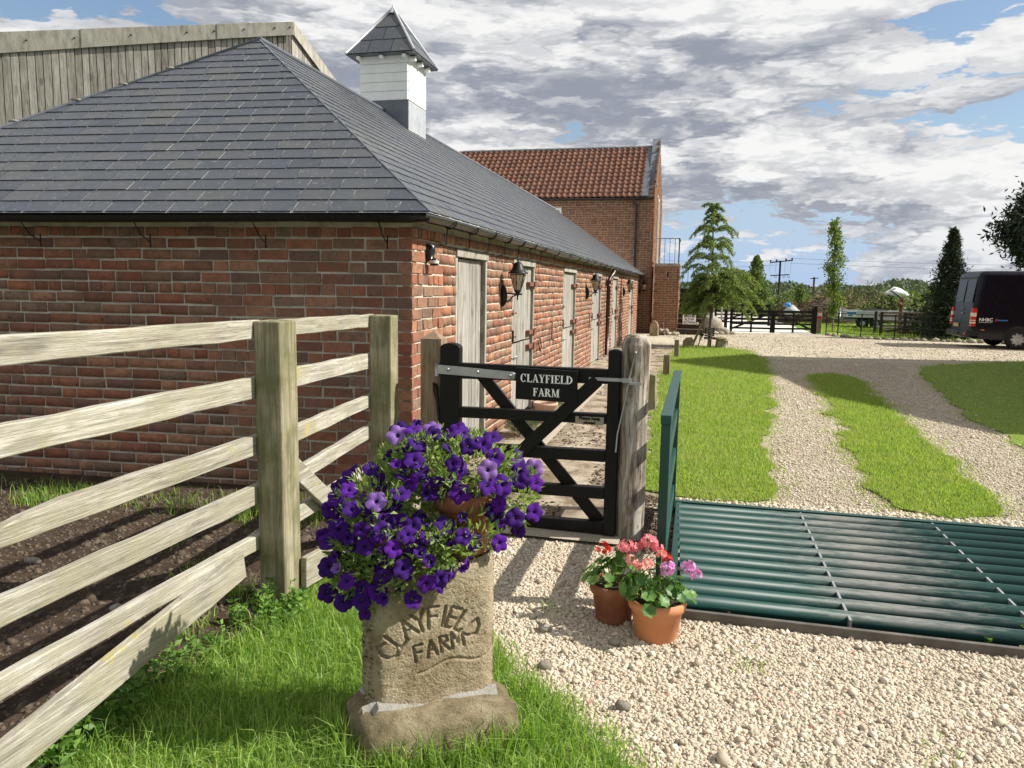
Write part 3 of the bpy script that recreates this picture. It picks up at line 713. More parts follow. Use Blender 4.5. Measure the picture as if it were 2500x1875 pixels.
# ---- roof
Ec = np.array([-1.85, 5.15, 2.115]); El = Ec + np.array([*DF, 0]) * 5.75; Ef = np.array([-1.85, 28.42, 2.115])
Ap = np.array([-4.66, 7.62, 4.175]); Rf = np.array([-4.66, 25.2, 4.175]); Bl = np.array([-7.5, 28.42, 2.115]); 
m = MB()
lo = lambda p, d=.004: tuple(p - np.array([0, 0, d]))
m.add([lo(Ec), lo(El), lo(Ap), lo(Ef), lo(Rf), lo(Bl)], [(1, 0, 2), (0, 3, 4, 2), (3, 5, 4), (5, 1, 2, 4)])
m.build('roof', MT['jointpale'], stable)
def slates(o, u, v, poly, gauge, width, skip=None, seedoff=.5):
    """rows of thin slates on the plane o + u*a + v*b, clipped to poly; returns list of (verts, faces, centre)"""
    u = np.array(u); v = np.array(v); n = np.cross(u, v); n /= np.linalg.norm(n)
    if n[2] < 0: n = -n
    bmax = max(p[1] for p in poly); amin = min(p[0] for p in poly); amax = max(p[0] for p in poly); out = []
    for i in range(int(bmax / gauge) + 1):
        b0, b1 = i * gauge, i * gauge + gauge * 1.06
        a = amin - (width * .5 if i % 2 else 0) - width * random.uniform(0, .12)
        while a < amax:
            w = width * (1 if random.random() < .9 else random.uniform(.6, .9)); dz_ = random.uniform(-.004, .004)
            q = clip_poly([(a + .006, b0 + dz_), (a + w - .006, b0 + dz_ + random.uniform(-.003, .003)), (a + w - .006, b1), (a + .006, b1)], poly); a += w
            if len(q) < 3: continue
            ar = abs(sum(q[k][0] * q[(k + 1) % len(q)][1] - q[(k + 1) % len(q)][0] * q[k][1] for k in range(len(q)))) / 2
            if ar < .0012: continue
            hh = random.uniform(.006, .009)
            top = [np.array(o) + u * p[0] + v * p[1] + n * (.003 + hh * max(0, 1 - (p[1] - b0) / gauge)) for p in q]
            bot = [t - n * .006 for t in top]; k = len(q)
            out.append((top + bot, [tuple(range(k))] + [(j, k + j, k + (j + 1) % k, (j + 1) % k) for j in range(k)], sum(top) / k))
    return out
def poly_parts(parent, name, lst, mat, limit=300, key=None):
    lst = sorted(lst, key=key or (lambda q: np.linalg.norm(q[2] - CAMP)))
    pin = wmat(parent).inverted()
    for V, F, c in lst[:limit]:
        me = bpy.data.meshes.new(name); me.from_pydata([tuple(p - c) for p in V], [], F); me.materials.append(mat); me.update()
        o = bpy.data.objects.new(name, me); COL.objects.link(o); o.parent = parent; o.matrix_parent_inverse = pin; o.location = c
    if lst[limit:]:
        b = MB()
        for V, F, c in lst[limit:]:
            b.rn = random.random() or .5; b.add(V, F)
        o = b.build(name, mat, parent); o['kind'] = 'stuff'
def plane_uv(o, e1, apex):
    u = (e1 - o) / np.linalg.norm(e1 - o); w = apex - o; v = w - u * w.dot(u); v /= np.linalg.norm(v); return u, v
uF, vF = plane_uv(Ec, El, Ap)
to2 = lambda p, o, u, v: (float((p - o).dot(u)), float((p - o).dot(v)))
def ccw(p): 
    a = sum(p[k][0] * p[(k + 1) % len(p)][1] - p[(k + 1) % len(p)][0] * p[k][1] for k in range(len(p)))
    return p if a > 0 else p[::-1]
SL = slates(Ec, uF, vF, ccw([to2(p, Ec, uF, vF) for p in (Ec, El, Ap)]), .157, .262)
uS, vS = plane_uv(Ec, Ef, Ap)
SL += slates(Ec, uS, vS, ccw([to2(p, Ec, uS, vS) for p in (Ec, Ef, Rf, Ap)]), .157, .262)
# nearest 300 that the photograph shows largest: the front hip first
poly_parts(stable, 'slate', SL, MT['slate'], 300)
# hip and ridge edges: thin dark lead capping
m = MB(); m.tube([Ec + (0, 0, .006), Ap + (0, 0, .006)], .009, 6); m.build('hip_capping', MT['lead'], stable)
m = MB(); m.tube([El + (0, 0, .0), Ap + (0, 0, .012)], .016, 6); m.build('hip_capping', MT['lead'], stable)
for k in range(7):   # pale mortar and tile ends along the far hip
    t = .12 + .11 * k + random.uniform(-.02, .02); p = El + (Ap - El) * t
    mm = MB(); mm.blob(p + np.array([-.01, .02, .03]), (.06, .035, .014), 1, .2, k); mm.build('hip_bedding', MT['cement'], stable)
m = MB(); m.tube([Ap + (0, 0, .012), Rf + (0, 0, .012)], .03, 6); m.build('ridge', MT['lead'], stable)
# ---- gutters: half round on the two eaves
def half_gutter(a, b, r=.055, up0=0.0):
    mm = MB(); a = Vector(a); b = Vector(b); d = (b - a).normalized(); s_ = d.cross(Vector((0, 0, 1))).normalized(); n = 8; vs = []; L = (b - a).length; steps = max(2, int(L / .9))
    for j in range(steps + 1):
        p = a + (b - a) * j / steps + Vector((0, 0, (.006 * math.sin(j * 1.7) + .004 * math.sin(j * .6)) if 0 < j < steps else 0))
        for rr in (r, r - .006):
            for k in range(n + 1):
                t = math.pi * k / n; vs.append(p + s_ * math.cos(t) * rr - Vector((0, 0, 1)) * math.sin(t) * rr)
    M2 = 2 * (n + 1); fs = []
    for j in range(steps):
        for k in range(n):
            fs.append((j * M2 + k, j * M2 + k + 1, (j + 1) * M2 + k + 1, (j + 1) * M2 + k)); q0 = n + 1
            fs.append((j * M2 + q0 + k + 1, j * M2 + q0 + k, (j + 1) * M2 + q0 + k, (j + 1) * M2 + q0 + k + 1))
        for k, k2 in ((0, n + 1), (n, 2 * n + 1)): fs.append((j * M2 + k, (j + 1) * M2 + k, (j + 1) * M2 + k2, j * M2 + k2))
    mm.add(vs, fs, True); return mm
gx = Ec[0] + .0; go = np.array([NF[0], NF[1]]) * .04
g1a = (gx + .0 + go[0], 5.15 + go[1], 2.090); g1b = (El[0] + go[0], El[1] + go[1], 2.090)
half_gutter(g1a, g1b).build('gutter', MT['blackplastic'], stable)
half_gutter((gx - .045, 5.08, 2.102), (gx - .045, 28.4, 2.092), .05).build('gutter', MT['blackplastic'], stable)
y = 5.75
while y < 28:
    mm = MB(); x = gx - .045
    arc = [(x + math.cos(t) * .056, y, 2.10 - math.sin(t) * .056) for t in np.linspace(0, math.pi, 7)]
    mm.tube(arc, .007, 5); mm.tube([(x - .02, y, 2.05), (x - .03, y, 1.925), (XW + .01, y, 1.912)], .006, 5)
    mm.build('gutter_bracket', MT['blackiron'], stable); y += .62 if y < 9 else .95
for k in range(6):
    u0 = .35 + .95 * k; p = (gx + DF[0] * u0 + go[0], 5.15 + DF[1] * u0 + go[1])
    mm = MB(); mm.tube([(p[0] + NF[0] * .02, p[1] + NF[1] * .02, 2.035), (p[0] - NF[0] * .06, p[1] - NF[1] * .06, 1.95), (p[0] - NF[0] * .165, p[1] - NF[1] * .165, 1.90)], .005, 4); mm.tube([(p[0] - NF[0] * .165, p[1] - NF[1] * .165, 1.96), (p[0] - NF[0] * .165, p[1] - NF[1] * .165, 1.86)], .006, 4)
    mm.build('gutter_bracket', MT['blackiron'], stable)
mm = MB(); yd = 17.75
mm.tube([(gx - .04, yd + .3, 2.05), (gx - .04, yd + .2, 1.97), (XW + .09, yd + .04, 1.84), (XW + .07, yd, 1.76)], .045, 10)
mm.tube([(XW + .07, yd, 1.76), (XW + .07, yd, .05)], .048, 10); mm.tube([(XW + .07, yd, 1.66), (XW + .07, yd, 1.78)], .058, 10); mm.tube([(XW + .07, yd, .92), (XW + .07, yd, .99)], .055, 10)
mm.bb((XW - .01, yd - .07, 1.67), (XW + .06, yd + .07, 1.70)); mm.build('downpipe', MT['brownpipe'], stable)
# soffit strip under the eaves
m = MB(); m.ext([(gx - .02, 5.2, 2.085), (gx - .02, 28.4, 2.085), (XW - .02, 28.4, 2.085), (XW - .02, 5.3, 2.085)], (0, 0, .012)); m.build('soffit', MT['sleeper'], stable)
# ---- cupola on the ridge
cu = group_part('cupola', stable, (-4.65, 11.32, 4.0))
cx0, cx1, cy0, cy1 = -5.03, -4.27, 10.95, 11.69
m = MB(); m.bb((cx0 + .012, cy0 + .012, 3.75), (cx1 - .012, cy1 - .012, 5.03)); m.build('cupola_core', MT['white'], cu)
m = MB(); m.bb((cx0 - .004, cy0 - .004, 3.80), (cx1 + .004, cy1 + .004, 4.325)); m.build('lead_apron', MT['lead'], cu, bevel=.004)
m = MB(); m.bb((cx1 + .0045, cy0 + .002, 3.80), (cx1 + .010, cy1 - .002, 4.32)); m.build('lead_flashing', MT['leadpale'], cu)
for k in range(5):
    z0 = 4.328 + k * .131
    for a, b in (((cx0, cy0 - .014), (cx1, cy0 + .010)), ((cx1 - .010, cy0 + .0105), (cx1 + .014, cy1)), ((cx0 - .014, cy0 + .0105), (cx0 + .010, cy1)), ((cx0, cy1 - .010), (cx1, cy1 + .014))):
        box_o('board', (a[0], a[1], z0), (b[0], b[1], z0 + .127), 'white', cu, bevel=.006)
ez, az_, ov = 4.97, 5.74, .155; cxm, cym = (cx0 + cx1) / 2, (cy0 + cy1) / 2
cor = [np.array(p) for p in ((cx0 - ov, cy0 - ov, ez), (cx1 + ov, cy0 - ov, ez), (cx1 + ov, cy1 + ov, ez), (cx0 - ov, cy1 + ov, ez))]; apx = np.array((cxm, cym, az_))
m = MB(); m.add([tuple(c - (0, 0, .012)) for c in cor] + [tuple(apx - (0, 0, .02))], [(0, 1, 4), (1, 2, 4), (2, 3, 4), (3, 0, 4), (3, 2, 1, 0)]); m.build('cupola_roof', MT['lead'], cu)
for a, b in ((0, 1), (1, 2), (3, 0), (2, 3)):
    o_, e_ = cor[a], cor[b]; u_, v_ = plane_uv(o_, e_, apx)
    L = slates(o_, u_, v_, ccw([to2(p, o_, u_, v_) for p in (o_, e_, apx)]), .27, .36)
    poly_parts(cu, 'slate', L, MT['slate'])
for c in cor[:3]:
    m = MB(); m.tube([c + (0, 0, .01), c * .3 + apx * .7 + (0, 0, .02), apx + (0, 0, .02)], .022, 6); m.build('lead_roll', MT['leadpale'], cu)
m = MB(); m.lathe([(.085, az_ - .07), (.06, az_ - .02), (.022, az_ + .03), (.004, az_ + .075)], (cxm, cym, 0), 10); m.build('finial', MT['leadpale'], cu)
for k in range(3):
    for px, py, ax in ((cx0 + .02 + k * .36, cy0, 0), (cx1, cy0 + .06 + k * .30, 1)):
        m = MB()
        if ax == 0: m.box((px, py - .06, ez - .045), (.055, .12, .04))
        else: m.tube([(px - .01, py, ez - .055), (px + .10, py, ez - .05)], .04, 8)
        m.build('rafter_foot', MT['white'], cu)

# ================================================================ wall lanterns
def lantern(y, label, zoff=0.0, x=XW, dirx=(1, 0, 0)):
    L = thing('wall_lantern', label, 'wall lantern', (x, y, 1.5 + zoff), 'black wall lanterns along the stable'); z = zoff
    ax = x + .175
    m = MB(); prof = [(.0, 1.395 + z), (.032, 1.42 + z), (.045, 1.46 + z), (.045, 1.55 + z), (.03, 1.60 + z), (.0, 1.62 + z)]
    m.tube([(x + .012, y, 1.39 + z), (x + .016, y, 1.42 + z), (x + .02, y, 1.5 + z), (x + .016, y, 1.59 + z), (x + .012, y, 1.62 + z)], [.008, .03, .042, .032, .006], 10); m.build('back_plate', MT['blackiron'], L)
    m = MB(); m.tube([(x + .02, y, 1.53 + z), (ax + .05, y, 1.525 + z)], .010, 6); m.tube([(x + .02, y, 1.46 + z), (x + .05, y, 1.445 + z), (x + .09, y, 1.46 + z), (x + .12, y, 1.50 + z), (ax - .02, y, 1.515 + z)], .008, 6)
    m.tube([(x + .055, y, 1.475 + z), (x + .045, y, 1.49 + z), (x + .035, y, 1.48 + z)], .008, 5); m.lathe([(.0, 1.455 + z), (.010, 1.475 + z), (.006, 1.49 + z), (.014, 1.51 + z), (.016, 1.53 + z)], (ax, y, 0), 8); m.build('bracket', MT['blackiron'], L)
    hexr = lambda r, zz: [(ax + r * math.cos(R_(60 * k + 30)), y + r * math.sin(R_(60 * k + 30)), zz) for k in range(6)]
    m = MB(); a, b = hexr(.036, 1.565 + z), hexr(.085, 1.735 + z); m.add(a + b, [(k, (k + 1) % 6, 6 + (k + 1) % 6, 6 + k) for k in range(6)] + [(5, 4, 3, 2, 1, 0)]); m.build('glass', MT['cream'], L)
    m = MB()
    for k in range(6):
        m.tube([a[k], b[k]], .0055, 5); p, q_, r_, s_ = [Vector(v) for v in (a[k], a[(k + 1) % 6], b[(k + 1) % 6], b[k])]; n_ = ((p + q_ + r_ + s_) / 4 - Vector((ax, y, 1.65 + z))).normalized() * .002
        c0 = (p + q_ + r_ + s_) / 4; t_, bt = (s_ + r_) / 2, (p + q_) / 2; l_, rr_ = (p + s_) / 2, (q_ + r_) / 2
        dia = [c0 + (t_ - c0) * .62 + n_, c0 + (l_ - c0) * .45 + n_, c0 + (bt - c0) * .62 + n_, c0 + (rr_ - c0) * .45 + n_]
        m.tube(dia + [dia[0]], .002, 4)
        for d_, e_ in zip(dia, (t_, l_, bt, rr_)): m.tube([d_, e_ + n_], .002, 4)
    m.tube(b + [b[0]], .006, 5); m.lathe([(.012, 1.525 + z), (.03, 1.545 + z), (.042, 1.567 + z), (.038, 1.572 + z)], (ax, y, 0), 12); m.build('glazing_bars', MT['blackiron'], L)
    m = MB(); m.lathe([(.108, 1.745 + z), (.112, 1.752 + z), (.09, 1.768 + z), (.066, 1.80 + z), (.056, 1.835 + z), (.045, 1.855 + z), (.02, 1.868 + z), (.008, 1.875 + z), (.013, 1.885 + z), (.005, 1.90 + z), (.003, 1.935 + z), (0, 1.94 + z)], (ax, y, 0), 12)
    m.build('hood', MT['blackiron'], L); return L
L1 = lantern(8.03, 'large black wall lantern with leaded glass between the first and second doors')
for yy, lb in ((14.56, 'black wall lantern between two grey doors just before the brown downpipe'), (22.2, 'small black wall lantern past the downpipe near the far end of the stable')):
    c = copy_tree(L1, (0, yy - 8.03, 0)); c['label'] = lb
L4 = lantern(28.1, 'black coach lantern on the two storey barn front wall beyond the stable end', .03, -2.02); L4['group'] = 'black wall lanterns along the stable'
# security light near the corner
t = thing('security_light', 'small black motion sensor light on the brick corner under the gutter', 'security light', (XW, 5.66, 1.84))
m = MB(); m.tube([(XW + .02, 5.66, 1.80), (XW + .03, 5.66, 1.87), (XW + .035, 5.66, 1.90), (XW + .02, 5.66, 1.925)], [.030, .034, .030, .012], 10); m.bb((XW - .005, 5.635, 1.79), (XW + .02, 5.685, 1.92)); m.build('lamp_body', MT['blackplastic'], t)
m = MB(); m.lathe([(0, 1.755), (.032, 1.757), (.036, 1.775)], (XW + .06, 5.655, 0), 12); m.lathe([(.038, 1.797), (.036, 1.806), (.02, 1.812), (0, 1.812)], (XW + .06, 5.655, 0), 12); m.tube([(XW + .03, 5.66, 1.80), (XW + .06, 5.655, 1.812)], .014, 6); m.build('sensor_case', MT['blackplastic'], t)
m = MB(); m.lathe([(.036, 1.773), (.037, 1.785), (.037, 1.798)], (XW + .06, 5.655, 0), 12); m.build('sensor_lens', MT['whitewash'], t)
# ================================================================ two storey barn behind
YB, XB, ZE = 28.42, -1.60, 4.86
barn = thing('brick_barn', 'two storey red brick barn with clay pantile roof and slate coloured ridge tiles', 'barn', (-5, 31, 0))
RY, RZ_, YF2 = 31.0, 7.12, 34.3
units2 = [unit_piece('brick', MT['brick2'], 50 + i, (.03, .07), .015) for i in range(8)]
it = bricks_on((XB, YB), (-1, 0), 7.2, 0.0, ZE, .0822, .232, holes=[(3.40, 4.3, 3.75, 4.56)], header_every=4, rz=0)
it2 = []
for p in bricks_on((XB, YB), (0, 1), YF2 - YB, 0.0, 7.3, .0822, .232, holes=[(2.0, 2.9, 2.5, 5.2)], header_every=4, rz=R_(90)):
    yy = p[0][1]; zt = ZE + .35 + (RZ_ - ZE) * (1 - abs(yy - RY) / (RY - YB)) if yy < RY else ZE + .35 + (RZ_ - ZE) * max(0, 1 - (yy - RY) / (YF2 - RY)) * .9
    if p[0][2] < zt - .05: it2.append(p)
vis = [q for q in it if q[0][0] > -6.6 and not (q[0][0] < -2.3 and q[0][2] < 2.0)]
lay(barn, 'brick', vis + it2, units2, MT['brick2'], 300)
m = MB()
m.bb((-9.4, YB + .009, -.1), (XB - .009, YB + .3, ZE + .06))
gab = lambda x: [(x, YB + .31, -.1), (x, YF2, -.1), (x, YF2, ZE + .1), (x, RY, RZ_ + .02), (x, YB + .31, ZE + .32)]
m.ext(gab(XB - .009), (-.32, 0, 0)); m.bb((-9.4, YF2 - .3, -.1), (XB - .33, YF2, ZE)); m.bb((-9.4, YB + .31, -.1), (-9.1, YF2 - .31, ZE))
m.build('wall', MT['mortar2'], barn)
# roof: sheathing, then clay pantiles
e0 = np.array([XB - .30, YB - .10, ZE + .03]); ap_ = np.array([XB - .30, RY, RZ_]); vS2 = (ap_ - e0) / np.linalg.norm(ap_ - e0); SLh = np.linalg.norm(ap_ - e0)
m = MB(); m.add([(-9.6, YB - .10, ZE), (XB - .28, YB - .10, ZE), (XB - .28, RY, RZ_ - .03), (-9.6, RY, RZ_ - .03), (-9.6, YF2 + .1, ZE), (XB - .28, YF2 + .1, ZE)], [(0, 1, 2, 3), (3, 2, 5, 4)]); m.build('roof', MT['sleeper'], barn)
def pantile_mesh(w, L):
    n = 9; vs = []
    nv = np.array([0, -vS2[2], vS2[1]]); nv = nv if nv[2] > 0 else -nv
    for j, (b, lift) in enumerate(((0, .030), (L * 1.12, .004))):
        for k in range(n + 1):
            s = k / n; prof = .040 * math.exp(-((s - .78) / .17) ** 2) - .012 * math.sin(math.pi * min(1, s / .6))
            vs.append(np.array([-w * 1.06 * (1 - s), 0, 0]) + vS2 * b + nv * (lift + prof + .012))
    low = [v - nv * .014 for v in vs[:n + 1]]
    F = [(k, k + 1, n + 2 + k, n + 1 + k) for k in range(n)]
    V = vs + low; F += [(2 * (n + 1) + k, 2 * (n + 1) + k + 1, k + 1, k) for k in range(n)]
    return np.array(V), F
TW, TL = .218, SLh / 13
PV, PF = pantile_mesh(TW, TL)
pm = bpy.data.meshes.new('pantile'); pm.from_pydata([tuple(q) for q in PV], [], PF); pm.materials.append(MT['pantile']); pm.polygons.foreach_set('use_smooth', [True] * len(PF)); pm.update()
pin = wmat(barn).inverted(); rest = MB(); cnt = 0
tl = []
for r in range(13):
    for c in range(37):
        x = XB - .46 - TW * c; p = np.array([x, e0[1], e0[2]]) + vS2 * (TL * r) + np.array([random.uniform(-.006, .006), 0, random.uniform(-.006, .006)])
        tl.append((p, r, c))
tl.sort(key=lambda q: q[2] + 40 * (q[2] > 22))
for p, r, c in tl:
    if cnt < 300:
        o = bpy.data.objects.new('pantile', pm); COL.objects.link(o); o.parent = barn; o.matrix_parent_inverse = pin; o.location = p; o.rotation_euler = (0, 0, random.uniform(-.02, .02)); cnt += 1
    else: rest.rn = random.random(); rest.add([tuple(v + p) for v in PV], PF, True)
o = rest.build('pantile', MT['pantile'], barn); o['kind'] = 'stuff'
for k in range(17):
    x = XB - .34 - .455 * k; m = MB(); s_ = .455
    for a, b, r in ((x - s_ + .03, x, .10), (x - .035, x + .002, .112)):
        pts = [(math.cos(t) * r, math.sin(t) * r * .8) for t in np.linspace(-.15, math.pi + .15, 9)]
        m.ext([(a, RY + p[0], RZ_ - .02 + p[1]) for p in pts], (b - a, 0, 0))
    m.build('ridge_tile', MT['ridge'], barn)
m = MB(); m.ext([(XB - .47, YB - .12, ZE + .06), (XB - .24, YB - .12, ZE + .06), (XB - .24, RY, RZ_ + .02), (XB - .47, RY, RZ_ + .02)], (0, 0, .035)); m.build('verge_flashing', MT['lead'], barn)
m = MB(); k0 = (YB + .42 - YB) / (RY - YB)
yk, zk = YB + .55, ZE + .46
m.ext([(XB - .30, yk, zk), (XB + .03, yk, zk), (XB + .03, RY + .05, RZ_ + .26), (XB - .30, RY + .05, RZ_ + .26)], (0, 0, .07)); m.build('coping', MT['ridge'], barn, bevel=.01)
m = MB(); m.ext([(XB - .27, yk, ZE - .01), (XB - .27, yk, zk - .003), (XB - .27, RY, RZ_ + .25), (XB - .27, RY, RZ_ - .2)], (.26, 0, 0)); m.build('gable_upstand', MT['brick2'], barn)
for k in range(6): box_o('kneeler_brick', (XB - .28 + random.uniform(-.01, .01), YB - .06 + .07 * k, ZE + .01 + .074 * k), (XB - .003, yk - .002, ZE + .078 + .074 * k), 'rock' if k % 2 else 'brick2', barn, bevel=.006)
half_gutter((-9.4, YB - .14, ZE + .02), (XB - .02, YB - .14, ZE + .02), .06).build('gutter', MT['blackplastic'], barn)
m = MB(); xd = -2.24; m.tube([(xd - .12, YB - .14, ZE - .02), (xd - .12, YB - .13, ZE - .15), (xd, YB - .07, ZE - .24), (xd, YB - .06, ZE - .5), (xd, YB - .06, .1)], .04, 8)
for z in (4.3, 3.3, 2.3): m.tube([(xd, YB - .06, z), (xd, YB - .06, z + .07)], .052, 8)
m.build('downpipe', MT['blackplastic'], barn)
wd = MB(); wx0, wx1, wz0, wz1 = XB - 4.28, XB - 3.42, 3.76, 4.55
for a, b in (((wx0, wz0), (wx1, wz0 + .07)), ((wx0, wz1 - .07), (wx1, wz1)), ((wx0, wz0 + .0705), (wx0 + .07, wz1 - .0705)), ((wx1 - .07, wz0 + .0705), (wx1, wz1 - .0705)), ((wx0 + .39, wz0 + .0705), (wx0 + .46, wz1 - .0705))): wd.bb((a[0], YB + .005, a[1]), (b[0], YB + .09, b[1]))
w = wd.build('window', MT['white'], barn)
box_o('pane', (wx0 + .01, YB + .04, wz0 + .01), (wx1 - .01, YB + .05, wz1 - .01), 'glassdark', w, 0)
m = MB(); m.bb((XB - .001, YB + 2.0, 2.52), (XB + .035, YB + 2.85, 5.1)); d = m.build('loading_door', MT['whitewash'], barn)
m = MB(); m.bb((XB + .036, YB + 2.1, 2.6), (XB + .05, YB + 2.75, 5.0)); m.build('door_panel', MT['doorwood'], d)

# external staircase beside the barn
stair = thing('outdoor_staircase', 'brick landing with dark sleeper steps and black railings against the barn', 'staircase', (-.6, 28.2, 0))
YS, SX0, SX1, SZ = 27.95, -1.50, -.615, 2.5
lay(stair, 'brick', bricks_on((SX1, YS), (-1, 0), SX1 - SX0, -.02, SZ - .06, .084, .235, holes=[(.36, .44, 2.02, 2.24)], header_every=5) + bricks_on((SX1, YS), (0, 1), 1.5, -.02, SZ - .06, .084, .235, rz=R_(90)), units2, MT['brick2'], 300)
m = MB(); m.bb((SX0 + .0, YS + .009, -.1), (SX1 - .009, YS + 1.5, SZ - .06)); m.build('wall', MT['mortar2'], stair)
box_o('slit_opening', (SX1 - .43, YS - .002, 2.03), (SX1 - .37, YS + .008, 2.23), 'charcoal', stair, 0)
box_o('landing_slab', (SX0, YS - .03, SZ - .058), (SX1 + .03, YS + 1.5, SZ + .03), 'rock', stair, .008)
for k in range(9):
    z0 = .05 + .182 * k
    box_o('step', (SX1 + .02, YS + .05 + .245 * k, z0 - .1), (SX1 + .90, YS + .32 + .245 * k, z0 + .10 + .03), 'sleeper', stair, .012)
    box_o('tread_nosing', (SX1 + .02, YS + .03 + .245 * k, z0 + .131), (SX1 + .90, YS + .31 + .245 * k, z0 + .152), 'bark', stair, .006)
m = MB(); m.bb((SX1 - .06, YS - .01, SZ + .03), (SX1 - .02, YS + .02, SZ + .92)); m.bb((SX1 - .058, YS + .02, SZ + .86), (SX1 - .022, YS + 1.4, SZ + .92)); m.tube([(SX0 + .02, YS, SZ + .9), (SX1 - .04, YS, SZ + .9)], .014, 6); m.build('railing_frame', MT['blackiron'], stair)
for k in range(4): m = MB(); x = SX0 + .16 + .18 * k; m.tube([(x, YS, SZ + .03), (x, YS, SZ + .9)], .009, 6); m.build('baluster', MT['blackiron'], stair)
m = MB(); m.tube([(SX1 + .06, YS + 2.2, SZ - .05), (SX1 + .06, YS + 1.2, SZ + .0)], .014, 6); m.tube([(SX1 + .06, YS + 2.2, SZ - .05), (SX1 + .9, YS + 2.2, SZ - .05)], .013, 5)
for k in range(5): m.tube([(SX1 + .08 + .2 * k, YS + 2.2, 1.6), (SX1 + .08 + .2 * k, YS + 2.2, SZ - .05)], .009, 5)
m.build('top_railing', MT['blackiron'], stair)

def sign_on(name, label, x0, x1, z0, z1, y, mat_, txt, size, tmat, lines=None, cat='sign', tilt=0, weight=.0, group=None):
    t = thing(name, label, cat, ((x0 + x1) / 2, y, z0), group)
    m = MB(); m.bb((x0, y, z0), (x1, y + .012, z1)); m.build('board', MT[mat_], t)
    if txt: put_text(txt, size, ((x0 + x1) / 2, y - .002, (z0 + z1) / 2), (1, 0, 0), (0, 0, 1), MT[tmat], t, weight=weight)
    return t
sign_on('warning_sign', 'white sign reading PLEASE SLOW DOWN propped on the dark steps', -.43, .03, .38, .72, 27.90, 'white', 'PLEASE\nSLOW\nDOWN', .118, 'charcoal', weight=.003)
def rock(c, r, label, name='stone', cat='stone', group=None, mat_='rock', seed=0, sub=2, jit=.22):
    m = MB(); m.blob(c, r, sub, jit, seed); o = m.build(name, MT[mat_], None, (c[0], c[1], c[2] - r[2] * .8)); return tag(o, label, cat, group)
for k, (x, z, r) in enumerate(((-.40, .40, .05), (.08, .41, .06))): rock((x, 27.88, z), (r, r, r * .8), ('small pale stone on the step at the barn side corner of the white sign', 'small pale stone on the step at the cedar side corner of the white sign')[k], seed=70 + k)
m = MB()
prof = [(-.15, 0), (.15, 0), (.145, .36), (.10, .47), (.03, .52), (-.06, .52), (-.12, .46), (-.145, .36)]
m.ext([(-1.36 + p[0], 26.62, p[1]) for p in prof], (0, .24, 0)); o = m.build('standing_stone', MT['stonebase'], None, (-1.36, 26.72, 0), bevel=.03); tag(o, 'mossy round topped guard stone standing against the barn corner', 'guard stone')
for k in range(9):
    x = -1.16 + (k % 6) * .115 + random.uniform(-.03, .03); z = .06 + .11 * (k // 6); r = random.uniform(.065, .11)
    rock((x, 27.3 + random.uniform(-.25, .1), z), (r * 1.15, r, r * .75), 'pale rounded boulder in the heap at the foot of the brick landing', group='boulders heaped by the staircase', seed=80 + k)
t = thing('solar_light', 'little brown lantern stake light on the boulder heap', 'garden light', (-1.09, 27.2, .1))
m = MB(); m.lathe([(.05, .30), (.055, .31), (.03, .34), (0, .35)], (-1.09, 27.2, .08), 6); m.tube([(-1.09, 27.2, .02), (-1.09, 27.2, .24)], .012, 5); m.lathe([(.03, .15), (.045, .29)], (-1.09, 27.2, .08), 6); m.build('lantern_body', MT['rust'], t)

# ================================================================ timber barn behind the stable
tb = thing('timber_barn', 'tall silver boarded timber barn with fibre cement bargeboards behind the slate roof', 'barn', (-14, 17, 0))
a15 = R_(28); e15 = np.array([math.cos(a15), math.sin(a15), 0]); n15 = np.array([math.sin(a15), -math.cos(a15), 0]); r15 = np.array([0.0, 1.0, 0])
AP = np.array([-9.55, 17.0, 7.70])
def tb_top(u): return AP[2] + .80 * u / 6.08 if u < 0 else AP[2]   # u<0 to the left of the corner
def tb_fh(u): return .30 + .145 * (-u) / 6.08
u = -9.0; k = 0
while u < -.02:
    w = .125 + .04 * min(1, -u / 6.1) + random.uniform(-.015, .015); u1 = min(u + w, -.0)
    p0 = AP + e15 * (u + .004); p1 = AP + e15 * (u1 - .014); zt = tb_top(u) - tb_fh(u) * .5; dd = random.uniform(0, .012)
    q0 = p0 + n15 * dd; q1 = p1 + n15 * dd; b0 = q0 - n15 * .03; b1 = q1 - n15 * .03; zl = 2.2
    m = MB(); m.hexa([(q0[0], q0[1], zl), (q1[0], q1[1], zl), (b1[0], b1[1], zl), (b0[0], b0[1], zl), (q0[0], q0[1], zt), (q1[0], q1[1], zt), (b1[0], b1[1], zt), (b0[0], b0[1], zt)])
    m.build('board', MT['barnboard'], tb); u = u1
v = .02
SLP = .36
while v < 3.6:
    w = .15 + random.uniform(-.012, .012); p0 = AP + r15 * (v + .004); p1 = AP + r15 * (v + w - .008); zt = AP[2] - .15 - SLP * v; b = np.array([-.03, 0, 0])
    q0, q1 = p0, p1; b0, b1 = p0 + b, p1 + b; zl = 2.2
    m = MB(); m.hexa([(q0[0], q0[1], zl), (q1[0], q1[1], zl), (b1[0], b1[1], zl), (b0[0], b0[1], zl), (q0[0], q0[1], zt), (q1[0], q1[1], zt - SLP * w), (b1[0], b1[1], zt - SLP * w), (b0[0], b0[1], zt)])
    m.build('board', MT['barnboard'], tb); v += w
m = MB()
P = lambda u, v, z: tuple(AP + e15 * u + r15 * v + np.array([0, 0, z - AP[2]]))
